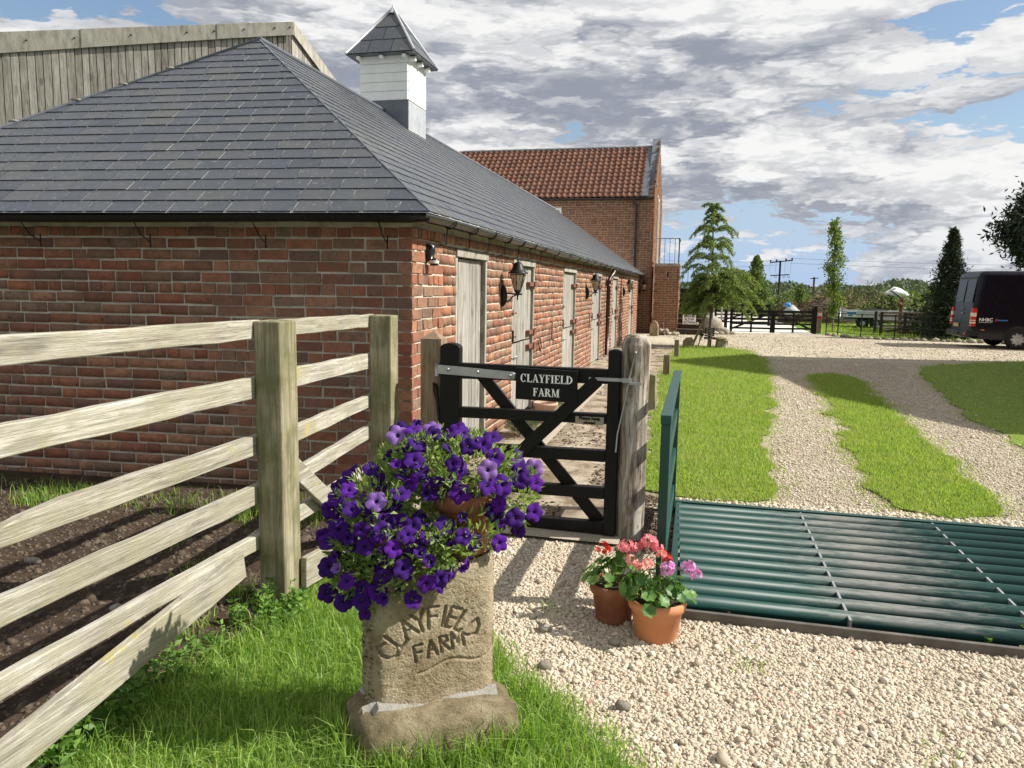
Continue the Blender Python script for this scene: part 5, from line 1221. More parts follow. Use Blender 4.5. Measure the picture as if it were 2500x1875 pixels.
# sprig tips: tight rosettes of narrow leaves
Pt, Dt = on_blob(330, .95); k_ = visible_ok(Pt); Pt, Dt = Pt[k_], Dt[k_]
Pt = Pt + Dt * .012 + np.array([0, 0, .004]); Ps = np.repeat(Pt, 12, 0) + rng.normal(0, .006, (len(Pt) * 12, 3)); Ds = np.repeat(Dt + np.array([0, 0, .5]), 12, 0) + rng.normal(0, .75, (len(Pt) * 12, 3))
leaves('sprig_leaf', Ps, .026, .008, MT['petleaf'], pet, D=Ds)
def petunia_mesh(name, mt, seed, half=False):
    rg = random.Random(seed); m = MB(); n = 30; rings = [(.05, -.55), (.10, -.18), (.20, -.04), (.42, .06), (.75, .08), (1.0, .0)]; V = []
    for j, (r, z) in enumerate(rings):
        for k in range(n):
            a = 2 * math.pi * k / n; lob = abs(math.cos(2.5 * a)) ** .8; s = r * (1 - (.0 if j < 3 else .17 * (j - 2) / 3) * (1 - lob) + rg.uniform(-.012, .012) * (j > 2))
            zz = z + (.05 * math.cos(5 * a) + rg.uniform(-.05, .05)) * (j > 3) - (.14 * (1 - lob) if j == 5 else 0)
            if half: s *= .62; zz += r * .55
            V.append((s * math.cos(a), s * math.sin(a), zz))
    m.cur = 0
    F = [(j * n + k, j * n + (k + 1) % n, (j + 1) * n + (k + 1) % n, (j + 1) * n + k) for j in range(5) for k in range(n)]
    m.add(V, F, True)
    for i, f in enumerate(F): m.mi[i] = 1 if i < 2 * n + n // 2 * 0 else 0
    me = bpy.data.meshes.new(name); me.from_pydata(V, [], F); me.materials.append(mt); me.materials.append(MT['purpledark']); me.polygons.foreach_set('material_index', m.mi); me.polygons.foreach_set('use_smooth', [True] * len(F)); me.update(); return me
PM = [petunia_mesh('flower', MT['purple'], i) for i in range(5)]; PH = [petunia_mesh('flower', MT['purple'], 9, True), petunia_mesh('flower', MT['purplepale'], 10, True), petunia_mesh('flower', MT['purplepale'], 11)]
def place_oriented(mesh, name, P, nrm, s, parent, pin):
    z = Vector(nrm).normalized(); r = Vector(rng.normal(0, 1, 3)); x = (r - z * r.dot(z)).normalized(); y = z.cross(x)
    o = bpy.data.objects.new(name, mesh); COL.objects.link(o); o.parent = parent; o.matrix_parent_inverse = pin
    o.matrix_basis = Matrix(((x.x * s, y.x * s, z.x * s, P[0]), (x.y * s, y.y * s, z.y * s, P[1]), (x.z * s, y.z * s, z.z * s, P[2]), (0, 0, 0, 1))); return o
got = []; tries = 0
while len(got) < 165 and tries < 9000:
    tries += 1; P, D = on_blob(1, .97); P, D = P[0], D[0]
    tc_ = CAMP - P; tc_ /= np.linalg.norm(tc_)
    if D @ tc_ < -.15 or not visible_ok(P[None])[0]: continue
    if any(np.linalg.norm(P - q) < .037 for q in got): continue
    got.append(P); nrm = D * .55 + tc_ * .55 + np.array([.25, 0, .15]) + rng.normal(0, .38, 3)
    me = PM[rng.integers(5)] if rng.random() < .86 else PH[rng.choice([0, 0, 0, 1, 2])]
    place_oriented(me, 'flower', P + D * .022, nrm, random.uniform(.029, .039), pet, pin)

def geranium(name, label, c, rb, rt, h, potmat, heads, nleaf, spread, seed):
    t = thing(name, label, 'flower pot', (c[0], c[1], 0), 'geranium pots beside the cattle grid'); pin = wmat(t).inverted()
    pot(MB(), (c[0], c[1], .0), rb, rt, h, .045, .008).build('pot', MT[potmat], t)
    m = MB(); m.lathe([(0, h - .02), (rt - .012, h - .022)], (c[0], c[1], 0), 20); m.build('potting_soil', MT['soilpot'], t)
    # round scalloped leaves
    def gleaf(s):
        rg = random.Random(s); n = 14; V = [(0, 0, -.08)] + [((.92 + .10 * math.cos(7 * a) + rg.uniform(-.04, .04)) * .5 * math.cos(a) , (.92 + .10 * math.cos(7 * a)) * .5 * math.sin(a), .05 * math.cos(3 * a) + .06) for a in [2 * math.pi * k / n for k in range(n)]]
        me = bpy.data.meshes.new('leaf'); me.from_pydata(V, [], [(0, 1 + k, 1 + (k + 1) % n) for k in range(n)]); me.materials.append(MT['gerleaf']); me.polygons.foreach_set('use_smooth', [True] * n); me.update(); return me
    GLm = [gleaf(i + seed) for i in range(4)]; st = MB()
    for k in range(nleaf):
        a = rng.uniform(0, 6.283); r = spread * math.sqrt(rng.random()); z = h + .015 + .125 * (1 - (r / spread) ** 2) * rng.uniform(.2, 1) + rng.uniform(-.025, .02)
        P = np.array([c[0] + r * math.cos(a), c[1] + r * math.sin(a), z]); nr = np.array([math.cos(a) * .8 * r / spread, math.sin(a) * .8 * r / spread, .75]) + rng.normal(0, .35, 3)
        place_oriented(GLm[rng.integers(4)], 'leaf', P, nr, random.uniform(.040, .075), t, pin)
        st.tube([(c[0] + r * .3 * math.cos(a), c[1] + r * .3 * math.sin(a), h - .01), tuple(P - np.array([0, 0, .006]))], .0018, 4, False)
    for (hx, hy, hz, mt, s) in heads:
        P = np.array([hx, hy, hz]); V = []; F = []
        st.tube([(c[0] + (hx - c[0]) * .35, c[1] + (hy - c[1]) * .35, h), tuple((P + np.array([c[0], c[1], h])) / 2 + np.array([(hx - c[0]) * .15, 0, .02])), tuple(P)], .0022, 5, False)
        m = MB(); nfl = int(15 * s / .04) + 5
        for i in range(nfl):
            d = rng.normal(0, 1, 3); d[2] = abs(d[2]) * .8 - .25; d /= np.linalg.norm(d); q = P + d * s * rng.uniform(.75, 1.0); r_ = Vector(rng.normal(0, 1, 3)); zv = Vector(d); x = (r_ - zv * r_.dot(zv)).normalized(); y = zv.cross(x)
            for k in range(5):
                a = 2 * math.pi * k / 5; a2 = .55; rd = s * .44; m.rn = rng.random()
                dirv = x * math.cos(a) + y * math.sin(a); sd_ = (x * -math.sin(a) + y * math.cos(a)); b = Vector(q)
                m.add([b, b + dirv * rd * .6 + sd_ * rd * .38 + zv * rd * .25, b + dirv * rd + zv * rd * .2, b + dirv * rd * .6 - sd_ * rd * .38 + zv * rd * .25], [(0, 1, 2, 3)])
        m.build('flower_head', MT[mt], t)
    st.build('stem', MT['stem'], t); return t
geranium('geranium_pot', 'bright new terracotta pot of pink and violet geraniums in front of the darker pot', (-.112, 3.415), .092, .122, .192, 'terra',
    [(-.235, 3.40, .355, 'salmon', .030), (-.185, 3.37, .335, 'salmon', .027), (-.160, 3.39, .352, 'salmon', .028), (-.205, 3.39, .345, 'salmon', .024), (-.068, 3.37, .345, 'violet', .036), (.02, 3.42, .345, 'violet', .033), (.058, 3.41, .318, 'violet', .028), (-.10, 3.45, .385, 'salmon', .024)], 62, .165, 1)
geranium('geranium_pot', 'dark aged terracotta pot of red and pink geraniums half hidden by the brighter pot', (-.322, 3.55), .082, .108, .19, 'terraold',
    [(-.378, 3.52, .36, 'red', .032), (-.275, 3.54, .372, 'pink', .038), (-.235, 3.55, .365, 'pink', .030), (-.205, 3.57, .375, 'pink', .027), (-.165, 3.57, .395, 'pink', .040), (-.13, 3.56, .375, 'pink', .032), (-.10, 3.54, .352, 'red', .025), (-.075, 3.52, .342, 'red', .025)], 46, .15, 7)

# ================================================================ cattle grid
cg = thing('cattle_grid', 'green painted cattle grid of worn round steel tubes across the drive', 'cattle grid', (1.2, 4.6, 0))
ske = lambda x, y: y - .006 * (x) if False else y
XL, XR = -.02, 3.2
def gy2(x, y): return y - .010 * x
for k in range(12):
    y = 3.785 + k * .1515; m = MB(); x0 = XL + .012 - .004 * k
    m.tube([(x0, gy2(0, y), .030), (1.2, gy2(1.2, y), .032), (XR, gy2(XR, y), .030)], .0415, 16); m.build('tube', MT['green'], cg)
m = MB(); m.hexa([(XL - .03, 3.63, -.14), (XR, gy2(XR, 3.63), -.14), (XR, gy2(XR, 3.655), -.14), (XL - .03, 3.655, -.14), (XL - .03, 3.63, .050), (XR, gy2(XR, 3.63), .050), (XR, gy2(XR, 3.655), .050), (XL - .03, 3.655, .050)]); m.build('front_channel', MT['steelworn'], cg, bevel=.003)
m = MB(); m.hexa([(XL - .06, 5.55, -.14), (XR, gy2(XR, 5.55), -.14), (XR, gy2(XR, 5.60), -.14), (XL - .06, 5.60, -.14), (XL - .06, 5.55, .06), (XR, gy2(XR, 5.55), .06), (XR, gy2(XR, 5.60), .06), (XL - .06, 5.60, .06)]); m.build('back_channel', MT['greenplain'], cg, bevel=.003)
m = MB(); m.bb((XL - .055, 3.63, -.14), (XL - .015, 5.6, .055)); m.build('side_channel', MT['greenplain'], cg, bevel=.003)
for x in (.78, 1.62, 2.46):
    m = MB(); m.bb((x - .006, 3.70, -.06), (x + .006, 5.5, .062)); m.build('cross_bar', MT['galv'], cg)
m = MB(); m.bb((XL - .06, 3.66, -.155), (XR, 5.54, -.15)); m.build('pit_floor', MT['sleeper'], cg)  # floor and walls coloured dark in place of a deep pit's shade
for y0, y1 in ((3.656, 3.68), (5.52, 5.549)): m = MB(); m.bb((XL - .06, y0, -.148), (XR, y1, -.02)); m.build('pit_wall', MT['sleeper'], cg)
wg = thing('grid_wing', 'tall green steel side panel standing along the gate side of the cattle grid', 'side panel', (-.11, 4.6, 0))
def wbox(name, y0, y1, z0, z1, w=.046, xo=0.0, mat_='greenplain'):
    X = lambda y: -.114 + (y - 3.75) * .006 + xo; m = MB()
    m.hexa([(X(y0) - w / 2, y0, z0), (X(y0) + w / 2, y0, z0), (X(y1) + w / 2, y1, z0), (X(y1) - w / 2, y1, z0), (X(y0) - w / 2, y0, z1), (X(y0) + w / 2, y0, z1), (X(y1) + w / 2, y1, z1), (X(y1) - w / 2, y1, z1)]); return m.build(name, MT[mat_], wg, bevel=.003)
wbox('post', 3.72, 3.80, -.12, .948); wbox('post', 5.40, 5.48, -.12, .968)
m_ = MB(); X = lambda y: -.114 + (y - 3.75) * .006
m_.hexa([(X(3.70) - .026, 3.70, .950), (X(3.70) + .026, 3.70, .950), (X(5.5) + .026, 5.5, 1.000), (X(5.5) - .026, 5.5, 1.000), (X(3.70) - .026, 3.70, .995), (X(3.70) + .026, 3.70, .995), (X(5.5) + .026, 5.5, 1.03), (X(5.5) - .026, 5.5, 1.03)]); m_.build('top_rail', MT['greenplain'], wg, bevel=.004)
for k, z in enumerate((.13, .40, .68)): wbox('rail', 3.801, 5.399, z, z + .09, .03)

# ================================================================ path edge timbers, plants by the wall
for k, (x, y, w, h, lb) in enumerate(((-.53, 10.2, .15, .50, 'split oak stump post at the lawn edge, nearest behind the round gate post'), (-.475, 14.35, .13, .40, 'square dark stump post halfway along the lawn edge'), (-.39, 18.4, .12, .43, 'slim stump post at the far end of the lawn edge'))):
    m = MB(); m.hexa([(x - w / 2, y - w / 2, -.1), (x + w / 2, y - w / 2, -.1), (x + w / 2, y + w / 2, -.1), (x - w / 2, y + w / 2, -.1), (x - w * .45, y - w * .5, h), (x + w * .38, y - w * .5, h - .03 * (k == 0)), (x + w * .45, y + w * .45, h - .02), (x - w * .5, y + w * .5, h - .01)]); o = m.build('stump_post', MT['postwood' if k != 1 else 'brownpost'], None, (x, y, 0), bevel=.012); tag(o, lb, 'stump post', 'timber stump posts along the lawn edge')
def bushlet(name, c, r, n, L, W_, mt, label, cat, up=.8):
    D = rng.normal(0, 1, (n, 3)); D[:, 2] = np.abs(D[:, 2]) + up; D /= np.linalg.norm(D, axis=1, keepdims=True)
    P = np.array(c) + D * np.array(r) * (rng.random((n, 1)) ** .5) * .9; o = leaves(name, P, L, W_, MT[mt], None, None, D=D + rng.normal(0, .3, D.shape), loc=c); o.location = c; tag(o, label, cat)
    return o
bushlet('lavender_bush', (-1.76, 7.85, .02), (.22, .28, .26), 2600, .05, .007, 'lav', 'grey green lavender clump at the wall between the first two doors', 'plant')
bushlet('lavender_bush', (-1.77, 9.75, .02), (.20, .3, .27), 2200, .055, .009, 'lav', 'lavender clump with brown seed heads seen under the gate name board', 'plant')
m = MB(); pot(m, (-1.68, 8.75, .012), .10, .135, .24); o = m.build('plant_pot', MT['paleclay'], None, (-1.68, 8.75, .012)); tag(o, 'plain pale terracotta pot standing against the stable wall behind the gate brace', 'plant pot')

# ================================================================ yard corner by the cedar
t = thing('finger_sign', 'small stack of dark slate sign boards on a stake in front of the cedar trunk', 'sign', (.42, 21.7, 0))
m = MB(); m.bb((.385, 21.70, -.05), (.435, 21.74, .50)); m.build('stake', MT['brownpost'], t)
for k in range(5):
    z0 = .255 + .062 * k + .012 * (k > 0); s = .13 if k else .15; m = MB(); m.bb((.41 - s, 21.675, z0), (.41 + s, 21.695, z0 + (.050 if k else .06))); b_ = m.build('slate_board', MT['charcoal'], t); m2 = MB(); m2.bb((.41 - s * .75, 21.672, z0 + .022), (.41 + s * .7, 21.6745, z0 + .030)); m2.build('white_line', MT['whitewash'], b_)
m = MB(); m.tube([(.76, 21.9, -.04), (.76, 21.9, .22)], [.20, .17], 10); b_ = thing('log_seat', 'pale sawn log stump with a flat stone slab on top at the lawn tip', 'log', (.76, 21.9, 0)); m.build('log', MT['weatherpost'], b_)
m = MB(); m.blob((.70, 21.9, .27), (.20, .15, .055), 2, .2, 5); m.build('slab', MT['stonebase'], b_)
rock((-.16, 22.1, .10), (.15, .12, .16), 'brown boulder on the lawn edge beside the far stump post', mat_='stonebase', seed=31)
rock((.62, 29.2, .30), (.42, .35, .38), 'big pale boulder behind the cedar trunk', 'boulder', 'boulder', seed=33)
rock((1.0, 29.0, .10), (.30, .22, .16), 'flat pale boulder in front of the big boulder by the field gate', 'boulder', 'boulder', seed=35)
for k in range(4): rock((.75 + .2 * k, 28.7 + .1 * k, .05), (.12, .1, .08), 'small stone in the row before the pale boulders', group='stones before the pale boulders', seed=130 + k)
t = thing('stake_lantern', 'tilted black lantern on a stake between the leaning stake and slate sign boards', 'garden light', (.14, 22.0, 0))
m = MB(); m.tube([(.11, 22.0, -.03), (.16, 22.0, .20)], .014, 5); M_ = Matrix.Rotation(R_(14), 4, 'Y'); m.lathe([(.03, .0), (.055, .15)], (.165, 22.0, .20), 6, M=M_); m.lathe([(.085, .15), (.05, .19), (0, .21)], (.165, 22.0, .20), 6, M=M_); m.build('lantern_body', MT['blackiron'], t)
m = MB(); m.lathe([(.032, .02), (.050, .13)], (.165, 21.995, .20), 8, M=M_); m.build('pane', MT['cream'], t)
m = MB(); m.tube([(-.06, 22.5, -.05), (.12, 22.3, .45), (.33, 22.1, 1.05)], .035, 8); o = m.build('tree_stake', MT['postwood'], None, (-.06, 22.5, 0)); tag(o, 'leaning round wooden stake propping the cedar', 'tree stake')

# ================================================================ trees
def tree_root(name, label, c, cat='tree', group=None): return thing(name, label, cat, c, group)
def make_cedar():
    c = np.array([.42, 21.95, 0]); t = tree_root('cedar_tree', 'young cedar tree with drooping layered branches and open sky between its tiers', tuple(c)); m = MB()
    m.tube([c, c + (.02, 0, 1.2), c + (-.02, 0, 2.6), c + (-.06, 0, 3.6), c + (-.12, 0, 3.95)], [.055, .045, .026, .012, .004], 8); P = []; D = []
    def branch(z, a, L, rise, droop, dens_):
        ts = np.linspace(0, 1, 9); ca, sa = math.cos(a), math.sin(a); ph = rng.uniform(-.25, .25)
        pts = [c + np.array([(ca - sa * ph * s) * L * s - .03 * z / 4, (sa + ca * ph * s) * L * s, z + rise * L * math.sin(s * 2.4) - droop * L * s ** 2.2]) for s in ts]
        m.tube(pts, [.014 * (1 - s * .85) for s in ts], 4, False)
        for s in np.linspace(.10, 1.0, int(8 + 24 * L)):
            j = min(7, int(s * 8)); f = s * 8 - j; q = pts[j] * (1 - f) + pts[j + 1] * f; tang = pts[j + 1] - pts[j]; tang /= np.linalg.norm(tang)
            # side twigs hang from the branch and carry the needles
            for _ in range(2):
                sd_ = np.array([-sa, ca, 0]) * rng.choice([-1, 1]); tl_ = rng.uniform(.06, .20) * (1 - .5 * s) * min(1.2, L + .3); tw = tang * .7 + sd_ * rng.uniform(.3, 1.0) + np.array([0, 0, -rng.uniform(.15, .75)]); tw /= np.linalg.norm(tw)
                k = int(dens_ * rng.uniform(.6, 1.3)); u_ = rng.random((k, 1)); P.append(q + tw * u_ * tl_ + rng.normal(0, .012, (k, 3))); D.append(tw * .8 + rng.normal(0, .45, (k, 3)) - np.array([0, 0, .15]))
    z = 1.08
    while z < 1.95:
        for k in range(8):
            a = rng.uniform(0, 6.283); branch(z + rng.uniform(-.05, .05), a, (1.22 - .25 * (z - 1.08)) * rng.uniform(.5, 1.0) * (1 + .30 * math.cos(a)), .34, .36, 12)
        z += .13
    for z, n_, L in ((2.12, 5, .92), (2.38, 5, .90), (2.74, 6, .88), (2.95, 3, .45), (3.22, 6, .78), (3.45, 4, .32), (3.62, 5, .28), (3.78, 4, .20), (3.9, 3, .13)):
        a0 = rng.uniform(0, 6.283)
        for k in range(n_): branch(z + rng.uniform(-.05, .05), a0 + 6.283 * k / n_ + rng.uniform(-.35, .35), L * rng.uniform(.65, 1.15), .34, .36, 8)
    branch(3.93, 3.0, .30, .2, .1, 8)
    m.build('trunk', MT['bark'], t); P = np.vstack(P); D = np.vstack(D); leaves('crown', P, .085, .018, MT['cedar'], t, D=D)
make_cedar()
def column_tree(name, label, c, h, r, n, L, W_, mt, lean=0, z0=.5, gap=.35, trunk=.035, shape=None, group=None, lump=28, up=1.0):
    c = np.array(c, float); t = tree_root(name, label, tuple(c), group=group); m = MB(); m.tube([c, c + (lean * .4, 0, h * .5), c + (lean, 0, h * .97)], [trunk, trunk * .7, .006], 7)
    Cs = []
    for k in range(lump):
        f = (k + rng.random()) / lump; z = z0 + (h - z0) * f; rad = r * (shape(f) if shape else math.sin(math.pi * min(1, .18 + f * .8)) ** .7); a = rng.uniform(0, 6.283); q = rad * rng.uniform(.25, .85)
        Cs.append((c + np.array([lean * f + q * math.cos(a), q * math.sin(a), z]), max(.05, rad * .55)))
        m.tube([c + np.array([lean * f, 0, z - .25 * rad]), Cs[-1][0]], .008, 4, False)
    idx = rng.integers(0, len(Cs), n); P = np.array([Cs[i][0] for i in idx]) + rng.normal(0, 1, (n, 3)) * np.array([Cs[i][1] for i in idx])[:, None] * np.array([.55, .55, .75])
    m.build('trunk', MT['bark'], t); leaves('crown', P, L, W_, MT[mt], t, up=up); return t
column_tree('columnar_oak', 'slim columnar young oak with loose yellow green leaves beside the field gate', (5.27, 31.9, 0), 4.3, .34, 3400, .10, .06, 'oak', -.18, .75, shape=lambda f: .75 + .25 * math.sin(3.1 * f) - .55 * max(0, f - .55), lump=44)
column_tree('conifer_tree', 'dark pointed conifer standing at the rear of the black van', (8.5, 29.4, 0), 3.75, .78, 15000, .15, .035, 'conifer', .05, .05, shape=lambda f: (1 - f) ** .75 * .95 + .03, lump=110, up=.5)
def round_tree(name, label, c, h, r, n, L, W_, mt, lumps=60, group=None, tw=.15, squash=.8, zc=.62):
    c = np.array(c, float); t = tree_root(name, label, tuple(c), group=group); m = MB(); m.tube([c, c + (0, 0, h * .35), c + (.1, 0, h * .6)], [tw, tw * .8, tw * .4], 8)
    Cs = []
    for k in range(lumps):
        d = rng.normal(0, 1, 3); d /= np.linalg.norm(d); q = c + np.array([0, 0, h * zc]) + d * np.array([r, r, h * (1 - zc) * squash * 1.1]) * rng.uniform(.45, 1.0); Cs.append(q)
        m.tube([c + (0, 0, h * rng.uniform(.25, .5)), (c + (0, 0, h * .5) + q) / 2, q], [tw * .3, tw * .18, .01], 5, False)
    Cs = np.array(Cs); idx = rng.integers(0, lumps, n); P = Cs[idx] + rng.normal(0, 1, (n, 3)) * r * .115; m.build('trunk', MT['bark'], t); leaves('crown', P, L, W_, MT[mt], t); return t
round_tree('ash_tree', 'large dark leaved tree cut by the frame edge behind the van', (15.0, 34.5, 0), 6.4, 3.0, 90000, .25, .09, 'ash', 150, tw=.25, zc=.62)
column_tree('poplar_tree', 'leaning pointed poplar in the field beyond the gates', (3.95, 50, -.3), 4.0, .62, 5200, .15, .10, 'poplar', -.40, .3, shape=lambda f: math.sin(math.pi * min(1, .22 + f * .76)) ** .8, lump=60)
round_tree('willow_bush', 'grey green rounded bush to the left of the poplar', (2.4, 52, -.3), 3.3, 1.3, 5200, .2, .06, 'poplar', 40)
column_tree('young_poplar', 'short pale sapling standing before the electricity pole', (6.4, 52, -.3), 2.3, .45, 1600, .14, .09, 'poplar', .1, .3, lump=24)

# hedgerow, woodland and brush beyond the yard
def hedge_mass(name, x0, x1, y0, y1, h0, h1, n, L, W_, mt, kind='stuff', label=None, cat=None, lump=.8, z=-.2, prof=None):
    k = max(8, int((x1 - x0) / lump)); cx = rng.uniform(x0, x1, k * 3); cy = rng.uniform(y0, y1, k * 3); ch = rng.uniform(h0, h1, k * 3)
    if prof is not None: ch = ch * prof(cx)
    idx = rng.integers(0, len(cx), n); d = rng.normal(0, 1, (n, 3)); d /= np.linalg.norm(d, axis=1, keepdims=True)
    P = np.column_stack([cx[idx] + d[:, 0] * lump * 1.1, cy[idx] + d[:, 1] * (y1 - y0) * .4, z + np.abs(d[:, 2]) ** .7 * ch[idx]])
    o = leaves(name, P, L, W_, MT[mt], None, kind)
    if label: tag(o, label, cat)
    return o
hedge_mass('hedgerow', -6, 60, 54, 62, 1.3, 2.1, 60000, .25, .13, 'hedge', lump=1.2, prof=lambda x: .75 + .35 * np.sin(x * .9) * np.sin(x * .37 + 1) + rng.uniform(-.2, .35, len(x)))
hedge_mass('hedgerow', 7.4, 40, 44, 50, 1.0, 1.75, 60000, .17, .10, 'hedge', lump=1.0, prof=lambda x: .75 + .3 * np.sin(x * 1.1 + 2) + rng.uniform(-.25, .3, len(x)))
hedge_mass('woodland', -60, 260, 260, 330, 4.5, 7.6, 80000, 1.3, .9, 'far', lump=6, z=-2, prof=lambda x: .85 + .25 * np.sin(x * .11) * np.sin(x * .043) + rng.uniform(-.15, .25, len(x)))
hedge_mass('woodland', 20, 170, 150, 190, 2.6, 4.4, 42000, .9, .55, 'far', lump=3.5, z=-1.5)
hedge_mass('undergrowth', 8.2, 16, 30.5, 33.5, .5, 1.5, 9000, .16, .09, 'conifer', lump=.7, z=0)
# heap of brush and soil
bh = thing('brush_heap', 'long brown heap of cut brush and rubble behind the field gates', 'brush heap', (6, 42, 0))
V, F = ICO[3]; Q = V * np.array([1.9, 1.3, 1.05]); Q[:, 2] *= (1 + .25 * np.sin(Q[:, 0] * 2.3) + rng.normal(0, .05, len(Q))); Q += np.array([6.1, 42, .1]); link('soil_mound', rawmesh('soil_mound', Q, F, MT['clod'], None, True), bh)
Pb = Q[rng.integers(0, len(Q), 4200)]; Pb = Pb[Pb[:, 2] > 0.1]; Db = rng.normal(0, 1, Pb.shape) * np.array([1.6, .6, .4]); leaves('cut_twigs', Pb + rng.normal(0, .12, Pb.shape), .42, .02, MT['twig'], bh, D=Db)
hedge_mass('dry_weeds', 6.2, 9.5, 43, 46, 1.0, 1.9, 600, .42, .03, 'twig', lump=.5, z=.2)
m = MB(); m.blob((4.75, 40.6, .60), (.42, .32, .30), 2, .25, 8); o = m.build('sheeted_pile', MT['sheeting'], None, (4.75, 40.6, .3)); tag(o, 'pale plastic sheeted pile at the gate end of the brush heap', 'sheeted pile')
m = MB(); m.blob((4.45, 40.2, .93), (.16, .12, .10), 2, .3, 9); o = m.build('tarpaulin', MT['bluetarp'], None, (4.45, 40.2, .83)); tag(o, 'scrap of bright blue tarpaulin on the sheeted pile', 'tarpaulin')
t = thing('white_sack', 'crumpled white bulk sack with faint dark lettering lying on the hedge bank', 'sack', (10.3, 44, 1.1))
m = MB(); m.blob((10.3, 44, 1.52), (.60, .35, .36), 3, .42, 12); m.build('sack', MT['bag'], t); put_text('NA', .24, (10.20, 43.62, 1.50), (1, 0, .1), (0, 0, 1), MT['charcoal'], t)
m = MB(); m.blob((10.3, 44.2, .6), (.9, .6, .75), 3, .2, 14); o = m.build('soil_mound', MT['clod'], None, (10.3, 44.2, 0)); tag(o, 'weedy soil mound holding up the white sack', 'mound')

# ================================================================ field gates and fences
def field_gate(x0, y0, x1, y1, h, label, z0=.09, posts=True, group=None, flip=False):
    t = thing('field_gate', label, 'gate', (x0, y0, 0), group); a = Vector((x0, y0, 0)); b = Vector((x1, y1, 0)); d = b - a; upz = Vector((0, 0, 1))
    def br(name, p, q, w, th_): mm = MB(); mm.bar(p, q, w, th_, (0, 0, 1)); return mm.build(name, MT['black'], t)
    for zz, w in ((.10, .07), (.27, .07), (.44, .07), (.60, .07), (h - .06, .10)): br('rail', a + upz * (zz + z0), b + upz * (zz + z0), w, .035)
    for s in (0, .5, 1):
        q = a + d * s; mm = MB(); wd_ = .10 if s != .5 else .07; mm.bb((q.x - wd_ / 2, q.y - .04, .03), (q.x + wd_ / 2, q.y + .04, h + z0 + (.10 if s == (1 if flip else 0) else .0) - (.06 if s == .5 else 0))); mm.build('upright', MT['black'], t)
    p, q = (a, b) if not flip else (b, a)
    mm = MB(); mm.bar(p + upz * (z0 + .06) - Vector((0, .03, 0)), q + upz * (h + z0 - .10) - Vector((0, .03, 0)), .07, .03, (0, 0, 1)); mm.build('brace', MT['black'], t); return t
field_gate(1.35, 30.25, 2.83, 30.35, .80, 'black field gate leaf on the cedar side, brace rising to the middle', group='pair of black field gates')
field_gate(2.91, 30.35, 4.36, 30.85, .80, 'black field gate leaf on the oak side, brace falling from the middle', group='pair of black field gates', flip=True)
field_gate(.9, 35.8, 3.25, 36.2, .92, 'darker field gate further off behind the double gates')
for x, y, h, mt, lb, w in ((1.14, 30.1, .98, 'black', 'black gate post at the cedar end of the double gates', .12), (4.46, 30.95, 1.06, 'black', 'thick black gate post at the oak end of the double gates', .13), (.98, 30.2, .95, 'whitewash', 'narrow pale post beside the black gate post near the boulders', .06)):
    m = MB(); m.bb((x - w / 2, y - w / 2, -.05), (x + w / 2, y + w / 2, h)); o = m.build('gate_post', MT[mt], None, (x, y, 0), bevel=.01); tag(o, lb, 'gate post')
m = MB(); m.bb((4.60, 31.35, -.05), (4.76, 31.5, 1.0)); o = m.build('fence_post', MT['brownpost'], None, (4.68, 31.4, 0), bevel=.01); tag(o, 'brown wooden post carrying the small red and white notice', 'post')
t = sign_on('notice', 'small red and white notice fixed to the brown post', 4.575, 4.765, .56, .80, 31.33, 'white', None, 0, 'white')
m = MB(); m.bb((4.58, 31.326, .565), (4.76, 31.3295, .66)); m.build('red_panel', MT['lampred'], t); m = MB(); m.lathe([(.055, 0), (.075, .0), (.075, .004), (.055, .004)], (4.67, 31.325, .73), 14, M=Matrix.Rotation(R_(90), 4, 'X')); m.build('red_ring', MT['lampred'], t)
ft = thing('estate_fence', 'thin black iron estate fence on stones in front of the trailer', 'fence', (5.5, 29, 0))
FP = [(4.80, 30.45), (5.06, 29.55), (5.64, 28.55), (6.68, 28.4), (7.75, 28.3), (8.8, 28.2)]
for x, y in FP: m = MB(); m.bb((x - .018, y - .012, -.05), (x + .018, y + .012, .87)); m.build('upright', MT['blackiron'], ft)
for k, z in enumerate((.84, .62, .40, .16)):
    m = MB(); m.tube([(x, y, z) for x, y in FP], .010 if k else .012, 5); m.build('rail', MT['blackiron'], ft)
st_pts = []
for i in range(len(FP) - 1):
    a, b = np.array(FP[i]), np.array(FP[i + 1]); L = np.linalg.norm(b - a)
    for k in range(int(L / .17)): st_pts.append(a + (b - a) * (k + .5) / int(L / .17) + rng.normal(0, .06, 2) + np.array([0, -.12]))
for k, p in enumerate(st_pts):
    r = random.uniform(.06, .115); rock((p[0], p[1], r * .45), (r * 1.25, r, r * .7), 'pale rubble stone in the row under the black estate fence', 'edging_stone', 'stone', 'rubble stones under the estate fence', seed=200 + k, sub=1)
for k in range(9):
    x = 8.9 + .33 * k; r = random.uniform(.09, .15); rock((x, 27.9 + random.uniform(-.15, .15), r * .5), (r * 1.3, r, r * .7), 'larger rubble stone at the conifer foot behind the van', 'edging_stone', 'stone', 'stones behind the van', seed=300 + k, sub=1)
